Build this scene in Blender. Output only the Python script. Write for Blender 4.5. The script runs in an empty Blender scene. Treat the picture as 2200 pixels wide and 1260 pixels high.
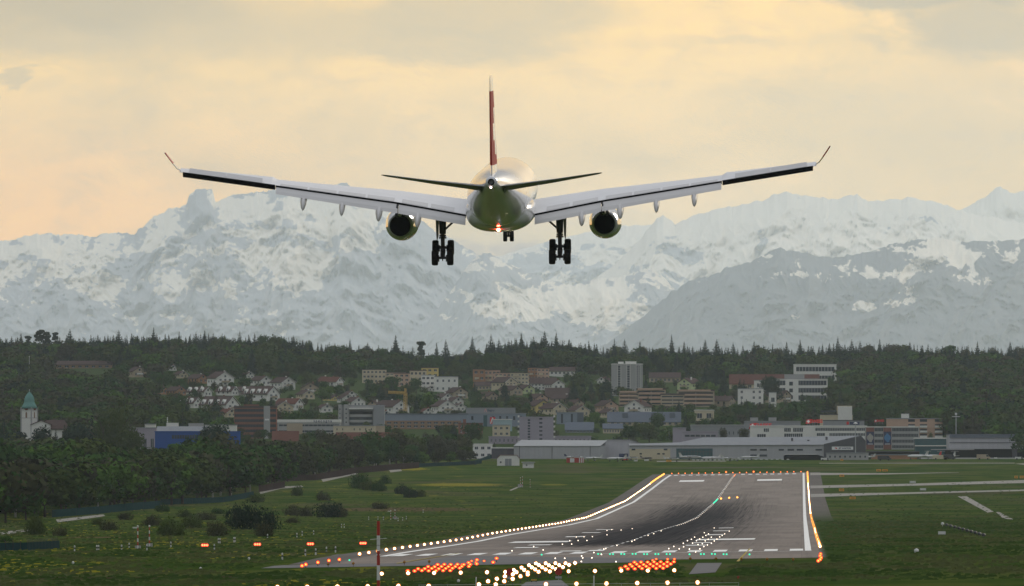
import bpy, math, random
import numpy as np
from mathutils import Vector, Matrix
random.seed(7); RNG = np.random.default_rng(11)
scene = bpy.context.scene
COL = scene.collection
R = math.radians
F = 23860.0      # focal length in photo pixels (2200 wide)
HC = 15.6        # camera height above the near runway end
HORIZ = 942.0
# ---------------------------------------------------------------- camera
cam = bpy.data.cameras.new("camera"); camo = bpy.data.objects.new("camera", cam); COL.objects.link(camo)
cam.sensor_width = 36; cam.lens = 36*F/2200; cam.shift_y = (HORIZ-630)/2200
cam.clip_start = 10; cam.clip_end = 200000
camo.location = (0, 0, HC); camo.rotation_euler = (R(90), 0, 0)
scene.camera = camo
# ---------------------------------------------------------------- render look
scene.view_settings.view_transform = 'Standard'; scene.view_settings.look = 'None'
scene.view_settings.exposure = 0.0; scene.view_settings.gamma = 1.0
try:
    scene.cycles.volume_bounces = 1; scene.cycles.max_bounces = 6; scene.cycles.diffuse_bounces = 2; scene.cycles.glossy_bounces = 3
    scene.cycles.sample_clamp_indirect = 3.0
except Exception: pass
# ---------------------------------------------------------------- sky
SUN_EL, SUN_AZ = R(15), R(24)     # azimuth clockwise from +Y (view direction)
world = bpy.data.worlds.new("World"); scene.world = world; world.use_nodes = True
nt = world.node_tree; nt.nodes.clear()
class NT:
    def __init__(s, nt): s.nt = nt
    def n(s, t, **kw):
        nd = s.nt.nodes.new(t)
        for k, v in kw.items():
            if k == 'i':
                for a, b in v.items(): s.set(nd, a, b)
            else: setattr(nd, k, v)
        return nd
    def set(s, nd, a, b):
        if isinstance(b, bpy.types.NodeSocket): s.nt.links.new(b, nd.inputs[a])
        else: nd.inputs[a].default_value = b
    def m(s, op, *a, clamp=False):
        nd = s.nt.nodes.new('ShaderNodeMath'); nd.operation = op; nd.use_clamp = clamp
        for k, v in enumerate(a): s.set(nd, k, v)
        return nd.outputs[0]
    def noise(s, vec, scale, detail=4, rough=.55, dist=0.0):
        nd = s.n('ShaderNodeTexNoise', i={'Scale': scale, 'Detail': detail, 'Roughness': rough, 'Distortion': dist})
        if vec is not None: s.set(nd, 'Vector', vec)
        return nd.outputs['Fac']
    def ramp(s, fac, a, b):       # smooth 0..1 between a and b
        nd = s.n('ShaderNodeMapRange', interpolation_type='SMOOTHSTEP', i={0: fac, 1: a, 2: b})
        return nd.outputs[0]
    def mix(s, fac, a, b):
        nd = s.n('ShaderNodeMix', data_type='RGBA'); s.set(nd, 0, fac); s.set(nd, 6, a); s.set(nd, 7, b)
        return nd.outputs[2]
    def comb(s, x, y, z):
        nd = s.n('ShaderNodeCombineXYZ'); s.set(nd, 0, x); s.set(nd, 1, y); s.set(nd, 2, z); return nd.outputs[0]
def C3(r, g, b): return (r, g, b, 1)
def S(r, g, b):   # sRGB 0..255 -> linear colour
    f = lambda c: ((c/255)/12.92 if c/255 <= .04045 else ((c/255+.055)/1.055)**2.4)
    return (f(r), f(g), f(b), 1)
w = NT(nt)
AIR = (.385, .415, .40); TRN = (.346, .346, .346)     # what the haze adds to and lets through from the far sky
sky = w.n('ShaderNodeTexSky', sky_type='NISHITA', sun_disc=False, sun_elevation=SUN_EL, sun_rotation=SUN_AZ, altitude=450, air_density=1.0, dust_density=2.5, ozone_density=1.0)
tc = w.n('ShaderNodeTexCoord'); sep = w.n('ShaderNodeSeparateXYZ'); w.set(sep, 0, tc.outputs['Generated'])
X, Y, Z = sep.outputs
Yc = w.m('MAXIMUM', Y, .05)
az = w.m('DIVIDE', X, Yc); el = w.m('DIVIDE', Z, Yc)      # tangent-plane angles round the view direction
# thousandth units: the picture spans az -46..46, el -13..39
A = w.m('MULTIPLY', az, 1000.0); E = w.m('MULTIPLY', el, 1000.0)
vec = w.comb(A, w.m('MULTIPLY', E, 2.2), 0.0)
n1 = w.noise(vec, .05, 6, .55, .6); n2 = w.noise(vec, .16, 6, .6, .4); n3 = w.noise(w.comb(A, w.m('MULTIPLY', E, 3.0), 7.0), .11, 4, .6, .3)
def ellip(px, py, rx, ry, soft=.5, wob=14.0):
    a0 = (px-1100)/F*1000; e0 = (HORIZ-py)/F*1000; ra = rx/F*1000; re = ry/F*1000
    dx = w.m('DIVIDE', w.m('SUBTRACT', w.m('ADD', A, w.m('MULTIPLY', w.m('SUBTRACT', n2, .5), wob)), a0), ra)
    dy = w.m('DIVIDE', w.m('SUBTRACT', w.m('ADD', E, w.m('MULTIPLY', w.m('SUBTRACT', n3, .5), wob*.35)), e0), re)
    r = w.m('SQRT', w.m('ADD', w.m('MULTIPLY', dx, dx), w.m('MULTIPLY', dy, dy)))
    return w.ramp(r, 1+soft, 1-soft)
base = w.mix(w.ramp(E, 14.0, 38.0), S(228, 216, 192), S(248, 223, 180))
base = w.mix(w.m('MULTIPLY', w.ramp(A, 0.0, -42.0), w.ramp(E, 34.0, 20.0)), base, S(247, 216, 180))
base = w.mix(w.m('MULTIPLY', w.ramp(A, 22.0, 44.0), .75), base, S(221, 207, 180))
base = w.mix(w.m('MULTIPLY', w.ramp(n1, .42, .66), .40), base, S(212, 204, 182))
base = w.mix(w.m('MULTIPLY', w.ramp(n2, .48, .68), .28), base, S(206, 201, 186))
base = w.mix(w.m('MULTIPLY', w.ramp(n2, .46, .30), .30), base, S(253, 224, 182))
grey = S(210, 203, 183); grey2 = S(196, 194, 180)
for (px, py, rx, ry, col, st, so) in [(250, 45, 430, 90, grey, .8, .42), (150, 10, 330, 50, grey2, .6, .6), (1010, 30, 330, 52, grey, .8, .42), (980, 95, 250, 40, grey, .7, .45),
        (2110, 60, 190, 60, grey2, .7, .5), (2000, 0, 260, 20, grey2, .8, .4), (30, 168, 55, 24, grey, .7, .3), (600, 90, 200, 40, grey, .4, .6),
        (1750, 200, 300, 60, grey, .22, .8), (1540, 90, 200, 14, grey, .35, .6), (560, 370, 300, 70, grey, .22, .8), (1600, 330, 500, 60, grey, .3, .9)]:
    base = w.mix(w.m('MULTIPLY', ellip(px, py, rx, ry, so), st), base, col)
for (px, py, rx, ry, col, st) in [(1190, 590, 330, 130, S(212, 207, 190), .95), (1100, 600, 150, 55, S(184, 187, 187), .8), (1190, 560, 230, 40, S(190, 191, 187), .55), (1300, 590, 120, 50, S(178, 184, 186), .6), (1290, 520, 150, 30, S(222, 213, 188), .6), (1010, 480, 110, 34, S(214, 207, 186), .7)]:
    base = w.mix(w.m('MULTIPLY', ellip(px, py, rx, ry, .5, 22.0), st), base, col)
# the air between dims and greys what stands behind it: the sky beyond is that much brighter and warmer
vs_ = w.n('ShaderNodeVectorMath', operation='SUBTRACT'); w.set(vs_, 0, base); vs_.inputs[1].default_value = AIR
vd_ = w.n('ShaderNodeVectorMath', operation='DIVIDE'); w.set(vd_, 0, vs_.outputs[0]); vd_.inputs[1].default_value = TRN
vm_ = w.n('ShaderNodeVectorMath', operation='MAXIMUM'); w.set(vm_, 0, vd_.outputs[0]); vm_.inputs[1].default_value = (.02, .02, .02)
base = vm_.outputs[0]
# the rest of the dome: an even bluish overcast away from the warm band by the view direction
over = w.mix(w.ramp(w.noise(tc.outputs['Generated'], 3.0, 5, .6), .35, .65), C3(.45, .46, .49), C3(.64, .65, .67))
ob_ = w.n('ShaderNodeVectorMath', operation='SCALE'); w.set(ob_, 0, over); w.set(ob_, 'Scale', w.m('ADD', .28, w.m('MULTIPLY', w.ramp(Z, .05, .65), 1.35))); over = ob_.outputs[0]
warmband = w.m('MULTIPLY', w.ramp(Z, .16, .04), w.ramp(Y, .45, .95))
clouds = w.mix(warmband, over, base)
mul = w.n('ShaderNodeVectorMath', operation='SCALE'); w.set(mul, 0, clouds); mul.inputs['Scale'].default_value = 10.0
skyc = w.mix(w.m('SUBTRACT', .97, w.m('MULTIPLY', w.ramp(Z, .2, .6), .25)), sky.outputs[0], mul.outputs[0])
# below the horizon nothing is seen but far ground light
skyc = w.mix(w.ramp(Z, -.002, -.03), skyc, C3(.045, .055, .035))
bg = w.n('ShaderNodeBackground', i={'Color': skyc, 'Strength': .1}); wo = w.n('ShaderNodeOutputWorld'); nt.links.new(bg.outputs[0], wo.inputs[0])
# ---------------------------------------------------------------- sun, veiled by cloud
sl = bpy.data.lights.new("sun", 'SUN'); sl.energy = 1.5; sl.angle = R(16); sl.color = (1, .87, .70)
so = bpy.data.objects.new("sun", sl); COL.objects.link(so)
sd = Vector((math.sin(SUN_AZ)*math.cos(SUN_EL), math.cos(SUN_AZ)*math.cos(SUN_EL), math.sin(SUN_EL)))
so.rotation_euler = sd.to_track_quat('Z', 'Y').to_euler(); so.location = (0, 0, 300)
# ================================================================ helpers
def tag(o, label=None, cat=None, group=None, kind=None):
    if label: o['label'] = label
    if cat: o['category'] = cat
    if group: o['group'] = group
    if kind: o['kind'] = kind
    return o
def empty(name, loc, rz=0, label=None, cat=None, group=None):
    o = bpy.data.objects.new(name, None); COL.objects.link(o); o.empty_display_size = .5
    o.location = loc; o.rotation_euler = (0, 0, rz); return tag(o, label, cat, group)
def ordn(n):
    b = ['zeroth','first','second','third','fourth','fifth','sixth','seventh','eighth','ninth','tenth','eleventh','twelfth','thirteenth','fourteenth','fifteenth','sixteenth','seventeenth','eighteenth','nineteenth']
    if n < 20: return b[n]
    if n == 100: return 'hundredth'
    if n > 100: return 'hundred-and-' + ordn(n-100)
    t = ['','','twent','thirt','fort','fift','sixt','sevent','eight','ninet'][n//10]
    return t+'ieth' if n % 10 == 0 else t+'y-'+b[n % 10]
def fastmesh(name, V, Q, mats, parent=None, mi=None, smooth=False):
    V = np.asarray(V, dtype=np.float32); Q = np.asarray(Q, dtype=np.int32); k = Q.shape[1]
    me = bpy.data.meshes.new(name); me.vertices.add(len(V)); me.vertices.foreach_set('co', V.ravel())
    me.loops.add(Q.size); me.loops.foreach_set('vertex_index', Q.ravel())
    me.polygons.add(len(Q)); me.polygons.foreach_set('loop_start', np.arange(0, Q.size, k, dtype=np.int32))
    try: me.polygons.foreach_set('loop_total', np.full(len(Q), k, dtype=np.int32))
    except Exception: pass
    if mi is not None: me.polygons.foreach_set('material_index', np.asarray(mi, dtype=np.int32))
    if smooth: me.polygons.foreach_set('use_smooth', np.ones(len(Q), dtype=bool))
    for m_ in (mats if isinstance(mats, (list, tuple)) else [mats]): me.materials.append(m_)
    me.update(calc_edges=True); me.validate()
    o = bpy.data.objects.new(name, me); COL.objects.link(o)
    if parent: o.parent = parent
    return o
class MB:
    def __init__(s): s.v = []; s.f = []; s.m = []
    def add(s, vs, fs, m=0):
        b = len(s.v); s.v += [tuple(v) for v in vs]; s.f += [tuple(b+i for i in f) for f in fs]; s.m += [m]*len(fs); return s
    def box(s, x0, x1, y0, y1, z0, z1, m=0):
        v = [(x0,y0,z0),(x1,y0,z0),(x1,y1,z0),(x0,y1,z0),(x0,y0,z1),(x1,y0,z1),(x1,y1,z1),(x0,y1,z1)]
        return s.add(v, [(0,3,2,1),(4,5,6,7),(0,1,5,4),(1,2,6,5),(2,3,7,6),(3,0,4,7)], m)
    def prism(s, pts, y0, y1, m=0):     # pts (x,z) counter-clockwise seen from -y
        n = len(pts); v = [(x, y0, z) for x, z in pts]+[(x, y1, z) for x, z in pts]
        return s.add(v, [tuple(range(n)), tuple(range(2*n-1, n-1, -1))]+[(i, i+n, (i+1) % n+n, (i+1) % n) for i in range(n)], m)
    def prismz(s, pts, z0, z1, m=0):    # pts (x,y) counter-clockwise from above
        n = len(pts); v = [(x, y, z0) for x, y in pts]+[(x, y, z1) for x, y in pts]
        return s.add(v, [tuple(range(n-1, -1, -1)), tuple(range(n, 2*n))]+[(i, (i+1) % n, (i+1) % n+n, i+n) for i in range(n)], m)
    def loft(s, rings, m=0, caps=True, closed=True):
        n = len(rings[0]); v = [p for r in rings for p in r]; f = []
        for a in range(len(rings)-1):
            for i in range(n if closed else n-1):
                j = (i+1) % n; f.append((a*n+i, a*n+j, (a+1)*n+j, (a+1)*n+i))
        if caps: f += [tuple(range(n-1, -1, -1)), tuple((len(rings)-1)*n+i for i in range(n))]
        return s.add(v, f, m)
    def tube(s, p, q, r0, r1=None, n=8, m=0):
        r1 = r0 if r1 is None else r1; p = Vector(p); q = Vector(q); d = (q-p).normalized()
        a = d.orthogonal().normalized(); b = d.cross(a)
        rg = lambda c, r: [tuple(c+(a*math.cos(t)+b*math.sin(t))*r) for t in [2*math.pi*i/n for i in range(n)]]
        return s.loft([rg(p, r0), rg(q, r1)], m)
    def lathe(s, prof, n=12, m=0, axis='z', c=(0,0,0)):    # prof (h, r)
        rings = []
        for h, r in prof:
            rr = []
            for i in range(n):
                t = 2*math.pi*i/n; a, b = r*math.cos(t), r*math.sin(t)
                rr.append((c[0]+a, c[1]+b, c[2]+h) if axis == 'z' else (c[0]+b, c[1]+h, c[2]+a) if axis == 'y' else (c[0]+h, c[1]+a, c[2]+b))
            rings.append(rr)
        return s.loft(rings, m)
    def build(s, name, mats, parent=None, smooth=False, loc=None):
        me = bpy.data.meshes.new(name); me.from_pydata(s.v, [], s.f)
        for m_ in (mats if isinstance(mats, (list, tuple)) else [mats]): me.materials.append(m_)
        if any(s.m): me.polygons.foreach_set('material_index', s.m)
        if smooth: me.polygons.foreach_set('use_smooth', [True]*len(me.polygons))
        me.update(); o = bpy.data.objects.new(name, me); COL.objects.link(o)
        if parent: o.parent = parent
        if loc: o.location = loc
        return o
def copy_tree(o, parent=None):
    c = o.copy(); COL.objects.link(c)
    if parent: c.parent = parent
    for ch in list(o.children): copy_tree(ch, c)
    return c
# ---------------------------------------------------------------- materials
def mat(name, col, rough=.8, var=.15, vs=.3, spec=None, metal=0, coat=0, rnd=0.0, stretch=None, emis=None):
    m_ = bpy.data.materials.new(name); m_.use_nodes = True; t = NT(m_.node_tree); b = m_.node_tree.nodes['Principled BSDF']
    col = tuple(col)+(1,) if len(col) == 3 else col
    if spec is None: spec = .0 if rough >= .55 else .3
    if var > 0:
        tcx = t.n('ShaderNodeTexCoord'); v = tcx.outputs['Object']
        if stretch:
            mp = t.n('ShaderNodeMapping'); t.set(mp, 0, v); mp.inputs['Scale'].default_value = stretch; v = mp.outputs[0]
        f = t.noise(v, vs, 5, .6)
        if rnd:
            oi = t.n('ShaderNodeObjectInfo'); f = t.m('ADD', f, t.m('MULTIPLY', t.m('SUBTRACT', oi.outputs['Random'], .5), rnd))
        k = t.m('ADD', 1.0, t.m('MULTIPLY', t.m('SUBTRACT', f, .5), var*3))
        sc = t.n('ShaderNodeVectorMath', operation='SCALE'); sc.inputs[0].default_value = col[:3]; t.set(sc, 'Scale', k)
        t.set(b, 'Base Color', sc.outputs[0])
    else: b.inputs['Base Color'].default_value = col
    b.inputs['Roughness'].default_value = rough; b.inputs['Metallic'].default_value = metal
    b.inputs['Specular IOR Level'].default_value = spec; b.inputs['Coat Weight'].default_value = coat
    if coat: b.inputs['Coat Roughness'].default_value = .06
    return m_
def emit(name, col, st):
    m_ = bpy.data.materials.new(name); m_.use_nodes = True; n_ = m_.node_tree; n_.nodes.clear()
    e = n_.nodes.new('ShaderNodeEmission'); e.inputs[0].default_value = tuple(col)+(1,) if len(col) == 3 else col; e.inputs[1].default_value = st
    o = n_.nodes.new('ShaderNodeOutputMaterial'); n_.links.new(e.outputs[0], o.inputs[0])
    try: m_.cycles.emission_sampling = 'NONE'
    except Exception: pass
    return m_
M = {}
M['white'] = mat('white_wall', (.70, .69, .64), .85, .08, .25)
M['cream'] = mat('cream_wall', (.55, .48, .34), .85, .1, .25)
M['yellow'] = mat('yellow_wall', (.58, .46, .17), .85, .1, .25)
M['palegreen'] = mat('pale_green_wall', (.50, .56, .30), .85, .1, .25)
M['pink'] = mat('pink_wall', (.50, .34, .25), .85, .1, .25)
M['orange'] = mat('orange_wall', (.34, .18, .10), .85, .12, .25)
M['beige'] = mat('beige_wall', (.40, .33, .24), .85, .12, .25)
M['brown'] = mat('brown_wall', (.26, .17, .11), .85, .12, .25)
M['redbrick'] = mat('red_brick_wall', (.22, .10, .075), .85, .15, .3)
M['concrete'] = mat('concrete_wall', (.36, .36, .35), .85, .1, .2)
M['grey'] = mat('grey_wall', (.27, .28, .29), .8, .1, .2)
M['bluegrey'] = mat('blue_grey_cladding', (.22, .26, .31), .6, .1, .2)
M['lav'] = mat('lavender_wall', (.34, .31, .36), .8, .08, .2)
M['blue'] = mat('blue_cladding', (.02, .078, .29), .6, .12, .3)
M['sheet'] = mat('grey_metal_sheet', (.40, .40, .41), .6, .10, .5, stretch=(2, 1, .1))
M['roofsheet'] = mat('pale_metal_roof', (.36, .37, .37), .6, .1, .1)
M['darksheet'] = mat('dark_metal_sheet', (.09, .09, .10), .6, .12, .4)
M['tile'] = mat('dark_brown_roof_tile', (.085, .06, .055), .85, .2, .6, rnd=.3)
M['redtile'] = mat('red_roof_tile', (.12, .055, .042), .85, .2, .6)
M['slate'] = mat('blue_grey_roof', (.125, .145, .175), .6, .1, .2)
M['glass'] = mat('dark_window_glass', (.035, .045, .055), .15, .1, 1.0, spec=.5)
M['paleglass'] = mat('pale_blue_glass', (.33, .44, .46), .3, .06, .3)
M['tealglass'] = mat('teal_glass', (.03, .09, .10), .2, .2, .6, spec=.5)
M['black'] = mat('black_opening', (.008, .008, .01), .8, 0)
M['frame'] = mat('white_frame', (.7, .7, .68), .6, .05)
M['copper'] = mat('green_copper', (.13, .27, .24), .6, .15, .6)
M['clock'] = mat('red_clock_face', (.24, .045, .03), .6, .1)
M['signred'] = mat('sign_red', (.62, .02, .02), .5, .05)
M['signwhite'] = mat('sign_white', (.75, .75, .73), .5, .03)
M['signblue'] = mat('sign_dark_blue', (.02, .03, .09), .5, .05)
M['yellowsign'] = mat('sign_yellow', (.72, .33, .03), .5, .05)
M['ballred'] = mat('mast_red', (.36, .03, .02), .5, .1, 1.0)
M['mastwhite'] = mat('mast_white', (.62, .62, .6), .5, .1, 1.0)
M['crane'] = mat('crane_yellow', (.50, .32, .06), .5, .1)
M['metal'] = mat('galvanised_metal', (.35, .36, .37), .5, .1, 1.0)
M['darkmetal'] = mat('dark_metal', (.05, .05, .055), .5, .15, 2.0)
M['bark'] = mat('bark', (.07, .055, .045), .9, .25, 1.5)
M['birch'] = mat('pale_bark', (.42, .40, .36), .9, .25, 1.5)
M['asphalt2'] = mat('grey_asphalt', (.19, .185, .18), .9, .15, .05)
M['gravel'] = mat('pale_concrete_track', (.31, .295, .265), .9, .15, .1)
M['apron'] = mat('apron_concrete', (.22, .22, .215), .9, .1, .02)
M['paint'] = mat('white_road_paint', (.86, .85, .80), .7, .12, .5)
M['ypaint'] = mat('yellow_road_paint', (.42, .34, .12), .7, .15, .5)
def foliage(name, c1, c2, vs=.45, trans=.15):
    m_ = bpy.data.materials.new(name); m_.use_nodes = True; t = NT(m_.node_tree); b = m_.node_tree.nodes['Principled BSDF']
    g = t.n('ShaderNodeNewGeometry'); f = t.noise(g.outputs['Position'], vs, 3, .6)
    big = t.noise(g.outputs['Position'], .035, 2, .5)
    oi = t.n('ShaderNodeObjectInfo')
    k = t.m('ADD', t.m('MULTIPLY', t.ramp(f, .3, .7), .6), t.m('ADD', t.m('MULTIPLY', t.m('SUBTRACT', oi.outputs['Random'], .3), .7), t.m('MULTIPLY', t.m('SUBTRACT', big, .4), 1.2)), clamp=True)
    t.set(b, 'Base Color', t.mix(k, C3(*c1), C3(*c2))); b.inputs['Roughness'].default_value = 1; b.inputs['Specular IOR Level'].default_value = 0
    return m_
M['fgreen'] = foliage('foliage_green', (0.024, 0.056, 0.013), (0.042, 0.091, 0.019))
M['folive'] = foliage('foliage_olive', (0.037, 0.060, 0.014), (0.065, 0.090, 0.021))
M['fbrown'] = foliage('foliage_brownish', (0.044, 0.047, 0.023), (0.068, 0.071, 0.032))
M['fbright'] = foliage('foliage_fresh_green', (0.046, 0.100, 0.014), (0.080, 0.149, 0.023))
M['fdark'] = foliage('foliage_dark_conifer', (0.009, 0.023, 0.014), (0.020, 0.041, 0.021))
M['fblossom'] = foliage('foliage_white_blossom', (0.168, 0.180, 0.122), (0.273, 0.298, 0.200))
M['fgrey'] = foliage('foliage_bare_grey', (0.035, 0.036, 0.021), (0.063, 0.065, 0.036))
FOL = ['fgreen', 'folive', 'fbrown', 'fbright', 'fdark', 'fblossom', 'fgrey']
# ================================================================ terrain function
ZT = np.array([(-100, 0), (800, 0), (1350, -.1), (1470, -.2), (1568, -.6), (1791, -1.7), (1920, -2.3), (2111, -2.9), (2367, -4.0), (2663, -5.3), (3020, -6.4), (3314, -6.1),
    (3688, -5.7), (4128, -3.4), (4485, -1.3), (4744, -.1), (4900, 1.4), (5050, 3.3), (5200, 5.4), (5350, 5.7), (5450, 6.0), (5600, 10.2), (6000, 18.6), (6500, 28.4), (7000, 39),
    (7500, 50), (8000, 62.5), (8300, 66), (8700, 66), (9500, 50), (12000, 20), (20000, 0), (200000, 0)], float)
RIDGE = np.array([(-200, 24), (0, 26), (450, 30), (620, 26), (700, 10), (850, 6), (950, -10), (1030, 3), (1100, 20), (1200, 20), (1300, 3), (1700, 3), (1850, 8), (2400, 3)], float)
def zg(x, y):
    z = np.interp(y, ZT[:, 0], ZT[:, 1]); u = x-.02607*y
    z = z + .0137*(np.clip(u, -75, 60)+58.5)*np.clip((5200-np.asarray(y))/400.0, 0, 1)
    px = 1100+F*x/np.maximum(y, 100.0); off = np.interp(px, RIDGE[:, 0], RIDGE[:, 1])
    t = np.clip((np.asarray(y)-6800)/1200.0, 0, 1)*np.clip((12000-np.asarray(y))/2500.0, 0, 1)
    return z+off*np.minimum(y, 9000)/F*t
def gz(x, y): return float(zg(x, y))
def gp(px, py, dmin=900.0):       # where the sight line through a photo point meets the ground
    k = (px-1100)/F; e = (HORIZ-py)/F; d = dmin; prev = d
    while d < 8600:
        if HC+e*d <= gz(k*d, d): break
        prev = d; d += 12
    a, b = prev, d
    for _ in range(18):
        c = (a+b)/2
        if HC+e*c <= gz(k*c, c): b = c
        else: a = c
    return k*b, b, gz(k*b, b)
def P(px, py, d): return ((px-1100)/F*d, d, HC+(HORIZ-py)/F*d)
def on(px, d): x = (px-1100)/F*d; return (x, d, gz(x, d))
# ================================================================ ground
m_ = bpy.data.materials.new('grass_ground'); m_.use_nodes = True; t = NT(m_.node_tree); b = m_.node_tree.nodes['Principled BSDF']
g = t.n('ShaderNodeNewGeometry'); sp = t.n('ShaderNodeSeparateXYZ'); t.set(sp, 0, g.outputs['Position'])
vv = t.comb(t.m('MULTIPLY', sp.outputs[0], .05), t.m('MULTIPLY', sp.outputs[1], .012), 0.0)
YYg = sp.outputs[1]; fa = t.noise(vv, 1.0, 6, .6); fb = t.noise(t.comb(sp.outputs[0], t.m('MULTIPLY', sp.outputs[1], .15), 0.0), .5, 4, .7)
fc = t.noise(t.comb(t.m('MULTIPLY', sp.outputs[0], .02), t.m('MULTIPLY', sp.outputs[1], .006), 3.0), 1.0, 3, .5)
fd = t.noise(t.comb(t.m('MULTIPLY', sp.outputs[0], .012), t.m('MULTIPLY', sp.outputs[1], .045), 9.0), 1.0, 3, .6)
mow = t.m('SINE', t.m('MULTIPLY', t.m('ADD', YYg, t.m('MULTIPLY', fa, 60.0)), .09)); fa = t.m('ADD', fa, t.m('MULTIPLY', mow, .05))
col = t.mix(t.ramp(fa, .36, .64), C3(.026, .058, .008), C3(.070, .090, .019))
col = t.mix(t.m('MULTIPLY', t.ramp(fc, .50, .68), .7), col, C3(.085, .075, .040))
col = t.mix(t.m('MULTIPLY', t.ramp(fd, .52, .66), .45), col, C3(.036, .060, .014))
col = t.mix(t.m('MULTIPLY', t.ramp(fb, .45, .70), .35), col, C3(.05, .075, .015))
fy = t.noise(t.comb(t.m('MULTIPLY', sp.outputs[0], .10), t.m('MULTIPLY', sp.outputs[1], .008), 5.0), 1.0, 5, .7)
yl = t.m('MULTIPLY', t.ramp(fy, .56, .68), t.ramp(sp.outputs[0], 5.0, -25.0))
col = t.mix(t.m('MULTIPLY', yl, .40), col, C3(.26, .22, .025))
def patch(x, y, rx, ry, colr, st):
    global col
    dx = t.m('DIVIDE', t.m('SUBTRACT', sp.outputs[0], x), rx); dy = t.m('DIVIDE', t.m('SUBTRACT', sp.outputs[1], y), ry)
    r = t.m('ADD', t.m('SQRT', t.m('ADD', t.m('MULTIPLY', dx, dx), t.m('MULTIPLY', dy, dy))), t.m('MULTIPLY', t.m('SUBTRACT', fb, .5), 1.2))
    col = t.mix(t.m('MULTIPLY', t.ramp(r, 1.15, .7), st), col, C3(*colr))
for (px, py, wpx, ry, c_, st) in [(985, 1042, 95, 60, (.30, .25, .03), .55), (1190, 1042, 30, 30, (.28, .24, .03), .4), (880, 1008, 40, 40, (.33, .27, .03), .6), (330, 1166, 220, 20, (.24, .19, .03), .35), (860, 1095, 180, 90, (.11, .070, .045), .7),
        (700, 1085, 100, 60, (.11, .085, .05), .5), (210, 1155, 75, 14, (.15, .085, .06), .8), (1095, 1010, 120, 30, (.05, .10, .02), .5), (1930, 999, 60, 12, (.22, .20, .03), .5), (1950, 1136, 60, 14, (.16, .14, .03), .5),
        (2080, 1060, 120, 60, (.06, .055, .028), .7), (560, 1240, 700, 14, (.035, .045, .016), .7), (300, 1242, 340, 10, (.045, .036, .018), .8), (1560, 1005, 150, 16, (.10, .085, .075), .8), (2150, 1125, 60, 25, (.08, .05, .035), .6), (1950, 1130, 330, 420, (.028, .046, .012), .7)]:
    x_, y_, z_ = gp(px, py); patch(x_, y_, wpx*y_/F, ry, c_, st)
# wooded hillside floor beyond the airfield
col = t.mix(t.ramp(sp.outputs[1], 5450.0, 5650.0), col, C3(.045, .068, .024))
t.set(b, 'Base Color', col); b.inputs['Roughness'].default_value = 1; b.inputs['Specular IOR Level'].default_value = 0
M['ground'] = m_
ys = sorted(set([float(a) for a in ZT[:-1, 0]]+[float(a) for a in range(900, 9600, 50)]+[float(a) for a in (10000, 11000, 14000, 17000, 25000, 35000, 50000, 70000, 100500)]))
us = [-900, -700, -500, -420, -360, -300, -250, -200, -160, -120, -90, -75, -64, -28, 8, 30, 60, 80, 110, 150, 200, 260, 330, 420, 560, 700, 900]
V = []
for y in ys:
    sc = 1 if y <= 5000 else 1+(y-5000)/5000*.36
    for u in us:
        x = .02607*y+u*sc; V.append((x, y, gz(x, y)))
n = len(us); Q = [(a*n+i, a*n+i+1, (a+1)*n+i+1, (a+1)*n+i) for a in range(len(ys)-1) for i in range(n-1)]
tag(fastmesh('ground', V, Q, M['ground'], smooth=True), kind='structure')
# ---------------------------------------------------------------- runway
m_ = bpy.data.materials.new('runway_asphalt'); m_.use_nodes = True; t = NT(m_.node_tree); b = m_.node_tree.nodes['Principled BSDF']
g = t.n('ShaderNodeNewGeometry'); sp = t.n('ShaderNodeSeparateXYZ'); t.set(sp, 0, g.outputs['Position'])
U = t.m('SUBTRACT', sp.outputs[0], t.m('MULTIPLY', sp.outputs[1], .02607)); YY = sp.outputs[1]
streak = t.noise(t.comb(t.m('MULTIPLY', U, .9), t.m('MULTIPLY', YY, .004), 0.0), 1.0, 5, .65)
blot = t.noise(t.comb(t.m('MULTIPLY', U, .08), t.m('MULTIPLY', YY, .01), 2.0), 1.0, 5, .6)
fine = t.noise(t.comb(U, t.m('MULTIPLY', YY, .08), 4.0), .9, 4, .7)
cross = t.noise(t.comb(t.m('MULTIPLY', U, .03), t.m('MULTIPLY', YY, .12), 6.0), 1.0, 3, .6)
col = t.mix(t.ramp(blot, .3, .7), C3(.25, .215, .185), C3(.30, .26, .225))
col = t.mix(t.m('MULTIPLY', t.ramp(streak, .52, .75), .35), col, C3(.12, .115, .11))
col = t.mix(t.m('MULTIPLY', t.ramp(fine, .5, .75), .25), col, C3(.13, .125, .12))
brk = t.n('ShaderNodeTexBrick', i={'Scale': 1.0, 'Mortar Size': .012, 'Brick Width': 7.5, 'Row Height': 7.5, 'Color1': C3(.9, .9, .9), 'Color2': C3(1, 1, 1), 'Mortar': C3(.55, .55, .55)}, offset=0.0); t.set(brk, 'Vector', t.comb(U, t.m('MULTIPLY', YY, .1), 0.0))
mulb = t.n('ShaderNodeMix', data_type='RGBA', blend_type='MULTIPLY'); mulb.inputs[0].default_value = 1.0; t.set(mulb, 6, col); t.set(mulb, 7, brk.outputs['Color']); col = mulb.outputs[2]
pat = t.noise(t.comb(t.m('MULTIPLY', t.m('SNAP', U, 3.75), .2), t.m('MULTIPLY', t.m('SNAP', YY, 60.0), .02), 8.0), 3.0, 1, .5); col = t.mix(t.m('MULTIPLY', t.ramp(pat, .55, .6), .22), col, C3(.15, .135, .12))
du = t.m('ABSOLUTE', t.m('ADD', U, 28.5))
wob = t.m('MULTIPLY', t.m('SUBTRACT', streak, .5), 16.0)
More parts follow.
